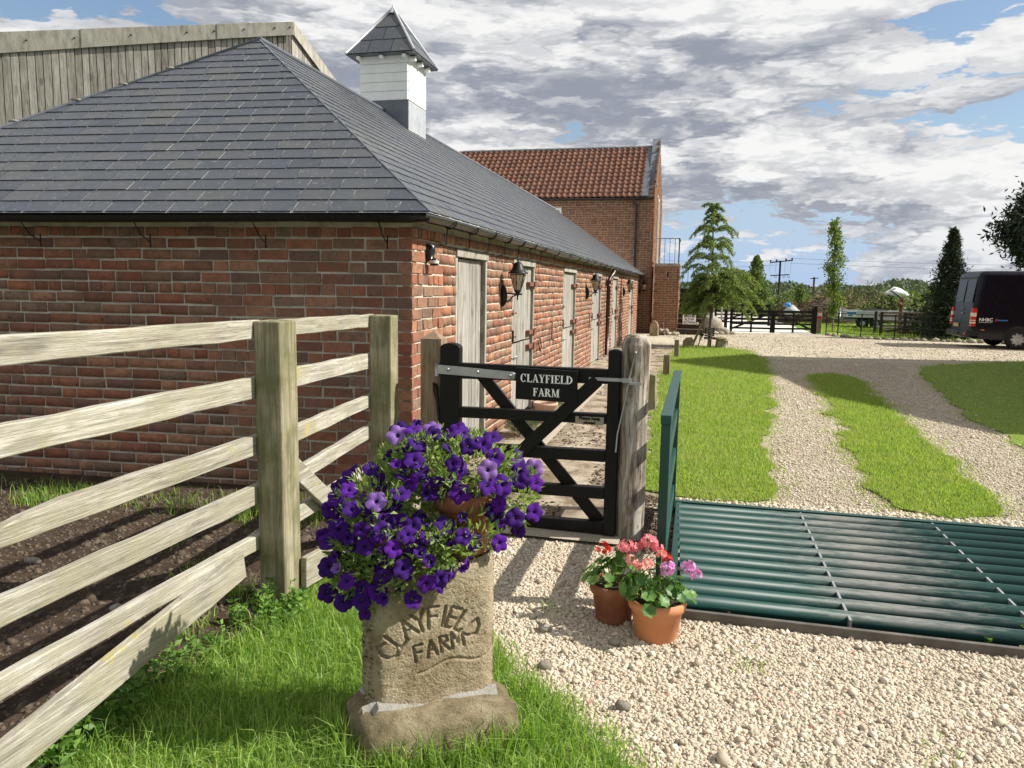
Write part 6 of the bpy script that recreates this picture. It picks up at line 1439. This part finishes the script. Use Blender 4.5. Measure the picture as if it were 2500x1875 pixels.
# cattle crush / timber frame and rusty winch post
t = thing('timber_crate', 'weathered brown timber livestock crate with slatted rails behind the estate fence', 'crate', (7.4, 30.8, 0))
for x, y in ((6.70, 30.5), (7.5, 30.5), (8.12, 30.5), (6.75, 31.7), (8.15, 31.7)): m = MB(); m.bb((x - .045, y - .045, -.02), (x + .045, y + .045, .90)); m.build('post', MT['sleeper'], t)
for k, z in enumerate((.22, .40, .58, .76, .88)): box_o('rail', (6.66, 30.55, z - .035), (8.16, 30.585, z + .03), 'brownpost', t, .004)
for z in (.3, .6, .88): box_o('rail', (6.70, 31.72, z - .04), (8.2, 31.75, z + .03), 'greymetal', t, .004)
m = MB(); m.bar((6.9, 30.5, .18), (8.3, 30.45, .55), .05, .03, (0, 0, 1)); m.build('brace', MT['blackiron'], t)
t = thing('winch_post', 'rusty steel post with a slanting jib arm standing in the timber crate', 'winch', (7.5, 31.3, 0))
m = MB(); m.bb((7.47, 31.3, -.05), (7.57, 31.4, 1.42)); m.build('post', MT['rust'], t); m = MB(); m.tube([(7.54, 31.35, 1.38), (7.15, 31.35, 1.68), (7.08, 31.35, 1.68)], .025, 6); m.build('jib', MT['blackiron'], t); m = MB(); m.lathe([(.0, -.03), (.09, -.03), (.09, .03), (0, .03)], (7.45, 31.25, 1.18), 14, M=Matrix.Rotation(R_(90), 4, 'X')); m.build('winch_drum', MT['rust'], t)
# flatbed trailer
t = thing('flatbed_trailer', 'grey dropside trailer parked on the grass behind the estate fence', 'trailer', (7.8, 36.5, 0))
for x0, x1 in ((6.42, 7.9), (7.93, 9.5)): box_o('side_panel', (x0, 36.40, .50), (x1, 36.44, .80), 'greymetal', t, .006)
box_o('side_panel', (6.42, 38.1, .50), (9.5, 38.14, .80), 'greymetal', t, .006); box_o('tail_panel', (9.46, 36.45, .50), (9.50, 38.09, .80), 'greymetal', t, .006); box_o('bed', (6.40, 36.42, .44), (9.52, 38.12, .498), 'charcoal', t, .004)
m = MB()
for k in range(9): m.bb((6.02 + .05 * k, 36.42, .42), (6.04 + .05 * k, 36.45, .78))
m.bb((6.0, 36.42, .76), (6.46, 36.46, .80)); m.bb((6.0, 36.42, .42), (6.46, 36.46, .45)); m.build('ramp', MT['galv'], t)
m = MB(); m.bb((6.3, 36.5, .34), (9.2, 36.58, .44)); m.bb((6.3, 37.9, .34), (9.2, 37.98, .44)); m.tube([(9.2, 37.2, .38), (10.6, 37.2, .38)], .05, 6); m.build('chassis', MT['galv'], t)
for x in (7.25, 7.80):
    m = MB(); RX = Matrix.Rotation(R_(90), 4, 'X'); m.lathe([(.10, -.07), (.24, -.07), (.26, -.04), (.26, .04), (.24, .07), (.10, .07)], (x, 36.52, .24), 18, M=RX); w_ = m.build('wheel', MT['tyre'], t); m = MB(); m.lathe([(0, .075), (.10, .072), (.14, .05)], (x, 36.52, .24), 14, M=RX); m.build('rim', MT['hubcap'], w_)
    m = MB(); m.ext([(x + .30 * math.cos(a), 36.42, .24 + .30 * math.sin(a)) for a in np.linspace(.2, math.pi - .2, 8)] + [(x + .27 * math.cos(a), 36.42, .24 + .27 * math.sin(a)) for a in np.linspace(math.pi - .2, .2, 8)], (0, .2, 0)); m.build('mudguard', MT['blackplastic'], t)
box_o('trailer_sign', (6.55, 36.385, .53), (6.95, 36.398, .76), 'white', t, 0); m = MB(); m.bb((6.56, 36.380, .655), (6.94, 36.384, .74)); m.bb((6.60, 36.380, .56), (6.80, 36.384, .62)); m.build('sign_print', MT['blue'], t)
m = MB(); Vc, Fc = ICO[3]; Q = Vc * np.array([.85, .6, .30]); Q = Q[:, :] + np.array([7.9, 37.3, .58]); o = link('load_cover', rawmesh('load_cover', Q, Fc, MT['charcoal'], None, True), None); tag(o, 'smooth black covered load humped in the grey trailer', 'covered load')
m = MB(); m.tube([(6.48, 37.6, .4), (6.48, 37.6, 1.66)], .03, 6); m.tube([(6.0, 37.6, 1.05), (6.48, 37.6, 1.05)], .02, 6); o = m.build('metal_pole', MT['galv'], None, (6.48, 37.6, 0)); tag(o, 'thin pale metal pole standing at the ramp end of the trailer', 'pole')
# electricity poles and wires
t = thing('electricity_pole', 'wooden electricity pole with two cross arms against the sky', 'electricity pole', (9.95, 100, 0))
m = MB(); m.tube([(9.95, 100, -1), (9.95, 100, 5.35)], [.14, .11], 8); m.build('mast', MT['sleeper'], t)
m = MB(); m.bar((8.75, 100, 5.12), (11.4, 100, 5.42), .14, .1, (0, 0, 1)); m.build('cross_arm', MT['sleeper'], t); m = MB(); m.bar((8.85, 100, 3.52), (11.1, 100, 3.66), .12, .1, (0, 0, 1)); m.build('cross_arm', MT['sleeper'], t)
for x in (8.8, 9.5, 10.6, 11.3): m = MB(); z = 5.12 + (x - 8.75) * .113; m.lathe([(.05, 0), (.10, .08), (.07, .13), (.11, .19), (.03, .27)], (x, 100, z + .05), 8); m.build('insulator', MT['charcoal'], t)
for x in (9.3, 10.3, 10.85): m = MB(); m.tube([(x, 100, 3.5), (x + .12, 100, 3.25), (x + .28, 100, 3.3), (x + .3, 100, 3.55)], .03, 5); m.build('cable_loop', MT['charcoal'], t)
m = MB()
for x in (8.8, 9.5, 10.6, 11.3): m.tube([(x, 100, 5.3 + (x - 8.75) * .113), (x * .98 + .1, 100, 4.4), (x * .95 + .5, 100, 3.7)], .010, 4)
m.build('down_lead', MT['charcoal'], t)
t2 = thing('telegraph_pole', 'small distant telegraph pole above the hedge between the oak and the electricity pole', 'telegraph pole', (19.6, 140, 0)); m = MB(); m.tube([(19.6, 140, -1), (19.6, 140, 4.1)], .16, 6); m.build('mast', MT['sleeper'], t2); m = MB(); m.bar((19.0, 140, 3.85), (20.3, 140, 3.95), .14, .12, (0, 0, 1)); m.build('cross_arm', MT['sleeper'], t2)
for k, z in enumerate((5.15, 4.75)):
    pts = [(11 + (75 - 11) * s, 100 + 30 * s, z + .5 - k * .2 - 2.4 * math.sin(math.pi * s) * .3 + s * 1.2) for s in np.linspace(0, 1, 14)]; m = MB(); m.tube(pts, .014, 4); o = m.build('overhead_wire', MT['charcoal'], None, (11, 100, z)); tag(o, ('upper', 'lower')[k] + ' of the two overhead wires sagging away from the electricity pole', 'overhead wire')
    pts = [(9.9 - 19 * s, 100 - 10 * s, z + .3 - k * .2 - .5 * math.sin(math.pi * s)) for s in np.linspace(0, 1, 10)]; m = MB(); m.tube(pts, .012, 4); o = m.build('overhead_wire', MT['charcoal'], None, (9.9, 100, z)); tag(o, ('upper', 'lower')[k] + ' overhead wire running from the electricity pole towards the barn', 'overhead wire')

# ================================================================ van
van = thing('delivery_van', 'high roofed dark navy panel van parked across the yard, seen from its rear corner', 'van', (10.8, 26.0, 0))
VX0, VL, VY0, VY1, VH = 7.93, 5.9, 25.1, 27.02, 2.30
cyv, hw = (VY0 + VY1) / 2, (VY1 - VY0) / 2
def van_sec(zt, w, zb=.30, n=40):
    out = []
    prof = [(0, zb), (w * .9, zb), (w * .985, zb + .06), (w, zb + .25), (w, .95), (w * .985, 1.05), (w * .975, 1.5), (w * .93, zt - .16), (w * .90, zt - .08), (w * .84, zt - .025), (w * .6, zt), (0, zt + .012)]
    return [(-a, z) for a, z in prof] + [(a, z) for a, z in prof[::-1]][1:-1]
secs = []
for x, zt, wf, zb in ((VX0 + .0, 1.2, .90, .45), (VX0 + .012, VH - .5, .94, .40), (VX0 + .05, VH - .06, .975, .32), (VX0 + .14, VH - .012, .995, .30), (VX0 + .3, VH, 1, .30), (VX0 + 3.8, VH + .02, 1, .30), (VX0 + 4.3, VH - .05, 1, .30), (VX0 + 5.0, 1.55, .98, .30), (VX0 + 5.5, 1.15, .95, .32), (VX0 + 5.85, .95, .88, .36)):
    secs.append([(x + (.16 * max(0, (z - .9) / 1.4) if x < VX0 + .5 else 0), cyv + y, z) for y, z in van_sec(zt, hw * wf, zb)])
secs = secs[2:]
n = len(secs[0]); Vv = [p for s in secs for p in s]; Fv = [(i * n + k, i * n + (k + 1) % n, (i + 1) * n + (k + 1) % n, (i + 1) * n + k) for i in range(len(secs) - 1) for k in range(n)] + [tuple(range(n - 1, -1, -1)), tuple((len(secs) - 1) * n + k for k in range(n))]
m = MB(); m.add(Vv, Fv, True); m.sm[-1] = m.sm[-2] = False; vb = m.build('body', MT['vanpaint'], van, bevel=.02, bseg=2)
xr = lambda z: VX0 + .05 + .16 * max(0, (z - .9) / 1.4)
def rear_panel(name, y0, y1, z0, z1, mt, proud=.012, t=.02):
    m = MB(); m.hexa([(xr(z0) - proud, y0, z0), (xr(z0) - proud + t, y0, z0), (xr(z0) - proud + t, y1, z0), (xr(z0) - proud, y1, z0), (xr(z1) - proud, y0, z1), (xr(z1) - proud + t, y0, z1), (xr(z1) - proud + t, y1, z1), (xr(z1) - proud, y1, z1)]); return m.build(name, MT[mt], van, bevel=.006)
for y0, y1 in ((VY0 + .16, cyv - .006), (cyv + .006, VY1 - .16)):
    d = rear_panel('rear_door', y0, y1, .50, 2.14, 'vanpaint', .016)
    rear_panel('rear_window', y0 + .05, y1 - .05, 1.36, 2.04, 'glassdark', .021, .006); rear_panel('upper_vent', y0 + .08, y1 - .08, 2.06, 2.12, 'vanplastic', .021, .006)
rear_panel('door_handle', cyv - .10, cyv - .03, 1.0, 1.05, 'galv', .03); m = MB(); m.lathe([(.035, 0), (.045, 0), (.045, .01), (.035, .01)], (xr(1.16) - .02, cyv, 1.16), 14, M=Matrix.Rotation(R_(-90), 4, 'Y')); m.build('badge_ring', MT['galv'], van)
rear_panel('number_plate', cyv + .12, cyv + .60, .60, .71, 'yellow', .024, .008)
m = MB(); m.bb((VX0 - .07, VY0 + .05, .34), (VX0 + .08, VY1 - .05, .50)); m.bb((VX0 - .12, cyv - .3, .40), (VX0 - .06, cyv + .3, .47)); m.build('bumper', MT['vanplastic'], van, bevel=.03)
for y0, y1 in ((VY0 + .015, VY0 + .15), (VY1 - .15, VY1 - .015)):
    near = y0 < cyv
    for z0, z1, mt in ((.66, .74, 'lampred'), (.742, .79, 'lampclear'), (.792, .815, 'lampred'), (.817, .85, 'lampclear'), (.852, .94, 'lampred'), (.942, 1.06, 'lampclear'), (1.062, 1.19, 'lampred')):
        m = MB(); zz = xr((z0 + z1) / 2); m.bb((zz - .02, y0 - (.035 if near else -.0), z0), (zz + .10, y1 + (0 if near else .035), z1)); m.build('tail_light', MT[mt], van, bevel=.008)
m = MB(); m.bb((VX0 + .30, VY0 - .022, .545), (VX0 + .40, VY0 + .01, .575)); m.build('side_marker', MT['amber'], van)
m = MB(); m.bb((VX0 - .075, VY0 + .10, .40), (VX0 - .065, VY0 + .25, .46)); m.build('reflector', MT['lampred'], van)
m = MB(); m.bb((VX0 + .25, VY0 - .012, .28), (VX0 + .95, VY0 + .02, .46)); m.bb((VX0 + 1.62, VY0 - .012, .28), (VX0 + 4.2, VY0 + .02, .46)); m.build('sill_trim', MT['vanplastic'], van, bevel=.01)
m = MB(); m.bb((VX0 + .5, VY0 + .015, 1.02), (VX0 + 4.2, VY0 + .045, 1.05)); m.build('swage_line', MT['vanpaint'], van, bevel=.008)
for xs in (VX0 + 1.75, VX0 + 3.05): m = MB(); m.hexa([(xs - .008, VY0 + .004, .5), (xs + .008, VY0 + .004, .5), (xs + .008, VY0 + .03, .5), (xs - .008, VY0 + .03, .5), (xs - .008, VY0 + .030, 1.95), (xs + .008, VY0 + .030, 1.95), (xs + .008, VY0 + .06, 1.95), (xs - .008, VY0 + .06, 1.95)]); m.build('door_seam', MT['tyre'], van)
m = MB(); m.bb((VX0 + 1.55, VY0 + .02, 2.0), (VX0 + 4.0, VY0 + .075, 2.03)); m.build('roof_rail_line', MT['vanpaint'], van, bevel=.006)
put_text('NHBC', .135, (VX0 + .42, VY0 - .006, .855), (1, 0, 0), (0, 0, 1), MT['white'], van, weight=.002); m = MB(); m.bb((VX0 + .24, VY0 - .006, .775), (VX0 + .60, VY0 - .002, .783)); m.build('logo_underline', MT['white'], van)
m = MB(); m.bb((VX0 + .74, VY0 - .006, .835), (VX0 + 1.0, VY0 - .002, .865)); m.build('logo_blue', MT['blue'], van); m = MB(); m.lathe([(.02, 0), (.04, 0), (.04, .004), (.02, .004)], (VX0 + .70, VY0 - .003, .855), 12, M=Matrix.Rotation(R_(90), 4, 'X')); m.build('logo_ring', MT['lampred'], van)
RX = Matrix.Rotation(R_(90), 4, 'X')
for x in (VX0 + 1.29, VX0 + 4.75):
    m = MB(); m.ext([(x + .40 * math.cos(a), VY0 - .013, .30 + .40 * math.sin(a)) for a in np.linspace(-.05, math.pi + .05, 14)], (0, .06, 0)); m.build('wheel_arch', MT['tyre'], van)
    for yc, sg in ((VY0 + .10, 1), (VY1 - .10, -1)):
        m = MB(); m.lathe([(.19, .085 * sg), (.235, .095 * sg), (.275, .085 * sg), (.295, .05 * sg), (.295, -.1 * sg), (.2, -.1 * sg)], (x, yc - .06 * sg, .297), 28, M=RX); w_ = m.build('wheel', MT['tyre'], van)
        m = MB(); m.lathe([(0, .098 * sg), (.05, .098 * sg), (.06, .09 * sg), (.145, .085 * sg), (.195, .075 * sg), (.2, .05 * sg)], (x, yc - .06 * sg, .297), 28, M=RX); r_ = m.build('hubcap', MT['hubcap'], w_)
        m = MB()
        for k in range(9): a = 2 * math.pi * k / 9; m.box((x + .165 * math.cos(a), yc - .06 * sg - .084 * sg, .297 + .165 * math.sin(a)), (.040, .012, .045), Matrix.Rotation(-a, 3, 'Y'))
        m.build('hubcap_slots', MT['tyre'], w_)
# cab windows on the far end
m = MB(); m.hexa([(VX0 + 4.0, VY0 + .028, 1.15), (VX0 + 4.9, VY0 + .028, 1.15), (VX0 + 4.9, VY0 + .04, 1.15), (VX0 + 4.0, VY0 + .04, 1.15), (VX0 + 4.0, VY0 + .05, 1.8), (VX0 + 4.5, VY0 + .05, 1.8), (VX0 + 4.5, VY0 + .06, 1.8), (VX0 + 4.0, VY0 + .06, 1.8)]); m.build('cab_window', MT['glassdark'], van)

# ================================================================ farmhouse to the right of the view: throws the gabled shade over the lawns
hs = thing('farmhouse', 'gabled brick farmhouse standing to the right of the drive', 'house', (14, 17, 0))
hx = 8.75
m = MB(); m.bb((hx, 16.55, -.1), (20, 20.85, 6.5)); m.ext([(hx, 16.55, 6.5), (hx, 20.85, 6.5), (hx, 18.75, 8.1)], (11, 0, 0)); m.build('wall', MT['brick2'], hs)
m = MB(); m.ext([(hx - .1, 16.45, 6.42), (hx - .1, 18.75, 8.17), (hx - .1, 18.75, 8.29), (hx - .1, 16.35, 6.5)], (11.3, 0, 0)); m.ext([(hx - .1, 18.75, 8.17), (hx - .1, 20.95, 6.42), (hx - .1, 21.05, 6.5), (hx - .1, 18.75, 8.29)], (11.3, 0, 0)); m.build('roof', MT['ridge'], hs)
m = MB(); m.ext([(hx, 10.6, -.1), (hx, 16.54, -.1), (hx, 16.54, 6.35), (hx, 13.4, 6.0), (hx, 10.6, 4.7)], (8, 0, 0)); m.build('side_wing', MT['brick2'], hs)
for y, z in ((17.5, 1.2), (17.5, 3.9), (19.5, 3.9), (12.5, 1.2), (14.6, 1.2)):
    f = MB(); f.bb((hx - .03, y - .5, z), (hx + .05, y + .5, z + 1.2)); f = f.build('window', MT['white'], hs); f2 = MB(); f2.bb((hx - .035, y - .44, z + .06), (hx - .031, y + .44, z + 1.14)); f2.build('pane', MT['glassdark'], f)

# ================================================================ ground cover
P = scatter(fglawn, 52000); d = np.hypot(P[:, 0] + .8, P[:, 1] - 2.0); keep = rng.random(len(P)) < 1
blades('grass', P, .012, .060, .0050, MT['grass'], .75)
P = scatter(fglawn, 9000); P = P[(P[:, 1] < 3.2)]; blades('grass', P, .012, .125, .0040, MT['grass'], .9)
# longer tufts round the stone base and fence foot
ring = np.vstack([np.array(fp(random.uniform(-.12, .55), .14 + abs(random.gauss(0, .03)))) for _ in range(420)] + [np.array(fp(-.10 - abs(random.gauss(0, .03)), random.uniform(-.2, .12))) for _ in range(260)]); blades('grass', ring, .0, .15, .005, MT['grass'], .6)
# soft fringe of grass over the gravel edge
e_ = np.array([(-.02, 1.9), (-.05, 2.1), (-.17, 2.39), (-.45, 2.69), (-.64, 2.82), (-.80, 3.03), (-1.1, 3.35), (-1.35, 3.9), (-1.55, 4.55)]); k_ = rng.integers(0, len(e_) - 1, 2600); t_ = rng.random(2600)[:, None]; P = e_[k_] * (1 - t_) + e_[k_ + 1] * t_ + rng.normal(0, .045, (2600, 2)); blades('grass', P, .01, .06, .0045, MT['grass'], .9)
def lawn_grass(poly, n, near, h=.034, w=.008):
    P = scatter(poly, n, lambda q: np.clip((near / np.maximum(q[:, 1], .1)) ** 1.7, .06, 1)); s = np.clip(P[:, 1] / near, 1, 3.4)
    o = blades('grass', P, .012, h * np.sqrt(s), w, MT['grass2'], .8, seg=1)
for pl_, n_, nr in ((lawn1, 62000, 5.8), (strip, 42000, 5.9), (lawn2, 36000, 7.5)): lawn_grass(pl_, n_, nr, w=.011)
for pl_, n_ in ((lawn1, 9000), (strip, 9000), (lawn2, 6000)):
    q = np.array(pl_); k_ = rng.integers(0, len(q), n_); t_ = rng.random(n_)[:, None]; P = q[k_] * (1 - t_) + q[(k_ + 1) % len(q)] * t_; P = P + rng.normal(0, .085, P.shape) * (1 + .6 * np.sin(P[:, :1] * 9 + P[:, 1:] * 4))
    P = P[(P[:, 1] > 5.66) & (P[:, 0] < 9)]; blades('grass', P, .004, .04 * np.sqrt(np.clip(P[:, 1] / 6, 1, 3)), .009, MT['grass2'], 1.0, seg=1)
P = scatter([(4.9, 30.6), (5.7, 28.8), (8.6, 28.5), (11, 33), (10, 40), (4.7, 40)], 9000); blades('grass', P, .0, .14, .03, MT['grass2'], .7, seg=1)
# weeds and grass in the soil bed
P = np.column_stack([rng.uniform(-6.5, -2.1, 500), rng.uniform(4.45, 4.95, 500)]); P[:, 1] += (P[:, 0] + 2.05) * .075; P = P[rng.random(500) < (.25 + .75 * (np.sin(P[:, 0] * 4) > .1))]
P = np.repeat(P, 8, 0) + rng.normal(0, .04, (len(P) * 8, 2)); blades('grass', P, .0, .11, .006, MT['grass'], .7)
for cx_, cy_, n_ in ((-3.1, 3.9, 160), (-2.6, 3.5, 60), (-2.25, 3.3, 90), (-2.2, 2.9, 60)): blades('grass', np.array([cx_, cy_]) + rng.normal(0, .07, (n_, 2)), 0, .10, .006, MT['grass'], .8)
def nettles(n, fx, fy, zmax, L):
    P = []; D = []
    for _ in range(n):
        c = np.array([fx(), fy(), 0.0]); h = zmax * random.uniform(.35, 1)
        for z in np.linspace(.015, h, 5):
            for k in range(4): a = random.uniform(0, 6.283); P.append(c + np.array([0, 0, z])); D.append((math.cos(a), math.sin(a), .45))
    leaves('nettles', np.array(P), L, L * .62, MT['weed'], None, 'stuff', D=np.array(D))
nettles(70, lambda: random.gauss(-1.99, .05), lambda: random.uniform(1.6, 2.5), .20, .040)
nettles(34, lambda: random.gauss(-1.90, .09), lambda: random.gauss(3.14, .07), .15, .034)
nettles(26, lambda: random.uniform(-2.05, -1.8), lambda: random.uniform(2.5, 3.2), .09, .03)
nettles(10, lambda: random.uniform(1.35, 1.75), lambda: random.uniform(3.66, 3.95), .06, .02)
for x, y, n_ in ((.55, 2.35, 70), (.62, 2.28, 50), (.30, 3.25, 26), (1.15, 2.1, 90), (1.3, 2.0, 60), (.2, 2.2, 18), (-.62, 3.55, 22), (.9, 2.75, 14), (1.5, 2.6, 30)): blades('gravel_weeds', np.array([x, y]) + rng.normal(0, .055, (n_, 2)), .006, .045, .005, MT['grass'], 1.2)
P = scatter([(-.6, 1.7), (1.8, 1.7), (2.2, 3.5), (-.6, 4.4)], 90); leaves('fallen_petals', np.column_stack([P, np.full(len(P), .022)]), .018, .012, MT['salmon'], None, 'stuff', D=rng.normal(0, 1, (len(P), 3)) * np.array([1, 1, .15]))
# gravel: real stones, dense in front and coarser up the drive
gp = [(-.05, 2.05), (-.17, 2.36), (-.45, 2.66), (-.64, 2.80), (-.80, 3.0), (-1.08, 3.35), (-1.33, 3.9), (-1.55, 4.60), (-.40, 4.57), (-.09, 4.5), (-.06, 3.66), (3.2, 3.58), (3.2, .6), (-.02, .6)]
near_ = lambda q: np.clip((3.0 / np.maximum(q[:, 1], .5)), 0, 1) * (q[:, 0] < q[:, 1] * .55 + .2) * (q[:, 1] > 1.55)
P = scatter(gp, 34000, near_); stones('gravel', P, 0.0, .0074, MT['pebble'], 'ico', .62)
P = scatter(gp, 70000, near_); stones('gravel', P, 0.0, .0072, MT['pebble'], 'oct', .7)
P = scatter(gp, 900, near_); stones('gravel', P, .006, .0125, MT['pebble'], 'ico', .6)
tp = [(-.02, 5.62), (3.3, 5.60), (3.5, 9), (4.3, 16), (4.4, 19), (1.5, 19), (1.3, 14), (1.0, 10), (.65, 6.2), (.4, 5.85), (-.02, 5.75)]
dn = lambda q: np.clip((5.8 / np.maximum(q[:, 1], .5)) ** 2.0, 0, 1) * ~inpoly(q, strip)
P = scatter([(1.6, 1.2), (4.6, 1.2), (4.6, 3.55), (1.9, 3.57)], 16000, lambda q: ~near_(q).astype(bool) | (q[:, 0] > q[:, 1] * .55 + .2)); stones('gravel', P, 0.0, .0085, MT['pebble'], 'oct', .7)
P = scatter([(3.25, 5.62), (6, 5.6), (5, 9), (3.6, 8.5)], 5000); stones('gravel', P, 0.0, .010, MT['pebble'], 'oct', .6)
P = scatter(tp, 36000, dn); sc_ = np.clip(P[:, 1] / 6, 1, 3); stones('gravel', P, 0.0, .0080 * np.sqrt(sc_) * np.exp(rng.normal(0, .3, len(P))), MT['pebble'], 'oct', .6)
P = scatter([(1.4, 19.2), (7, 20.2), (12, 21.5), (12, 25), (5, 28.5), (1, 30), (-1.2, 27.6), (-.2, 22.8), (1.2, 22)], 9000); stones('gravel', P, 0, .018, MT['pebble'], 'oct', .45)
P = scatter([(-.06, 5.60), (2.9, 5.58), (2.9, 5.95), (-.06, 5.9)], 3500); stones('gravel', P, 0, .012, MT['pebble'], 'ico', .6)
P = scatter([(-7, 1.2), (-2.02, 1.2), (-2.02, 5.1), (-7, 4.7)], 16000); stones('soil_clods', P, -.002, .0125, MT['clod'], 'oct', .7)
P = scatter([(-7, 1.2), (-2.02, 1.2), (-2.02, 5.1), (-7, 4.7)], 420); stones('soil_clods', P, -.002, .028, MT['clod'], 'ico', .6)
P = scatter(path_poly, 2600, lambda q: np.clip((6 / q[:, 1]) ** 1.5, 0, 1) * (np.sin(q[:, 0] * 5 + 1) * np.sin(q[:, 1] * 1.7) > .1)); stones('path_litter', P, .012, .012, MT['clod'], 'oct', .4)
P = scatter([(-.42, 4.5), (-.06, 4.5), (-.06, 5.8), (-.38, 5.85)], 1500); stones('path_litter', P, .008, .012, MT['clod'], 'oct', .5)
for k, (x, y, r) in enumerate(((-2.95, 2.35, .05), (-3.6, 3.4, .035), (-2.7, 3.0, .025), (-4.2, 3.1, .03))): rock((x, y, r * .4), (r * 1.3, r, r * .7), ('pale flint lying in the soil behind the low rails', 'small pale flint in the soil nearer the brick wall', 'tiny flint between the rail shadows', 'small flint at the outer end of the soil bed')[k], 'flint', 'stone', seed=400 + k)
for k, (x, y) in enumerate(((-.62, 3.32), (-.29, 3.27), (-.55, 2.98), (-.20, 2.75))): rock((x, y, .018), (.034, .028, .022), ('white flint in the gravel beside the dark geranium pot shadow', 'white flint at the foot of the bright geranium pot', 'white flint in the gravel between the carved stone and the bright geranium pot', 'white flint in the open gravel foreground')[k], 'flint', 'stone', seed=420 + k, sub=1)
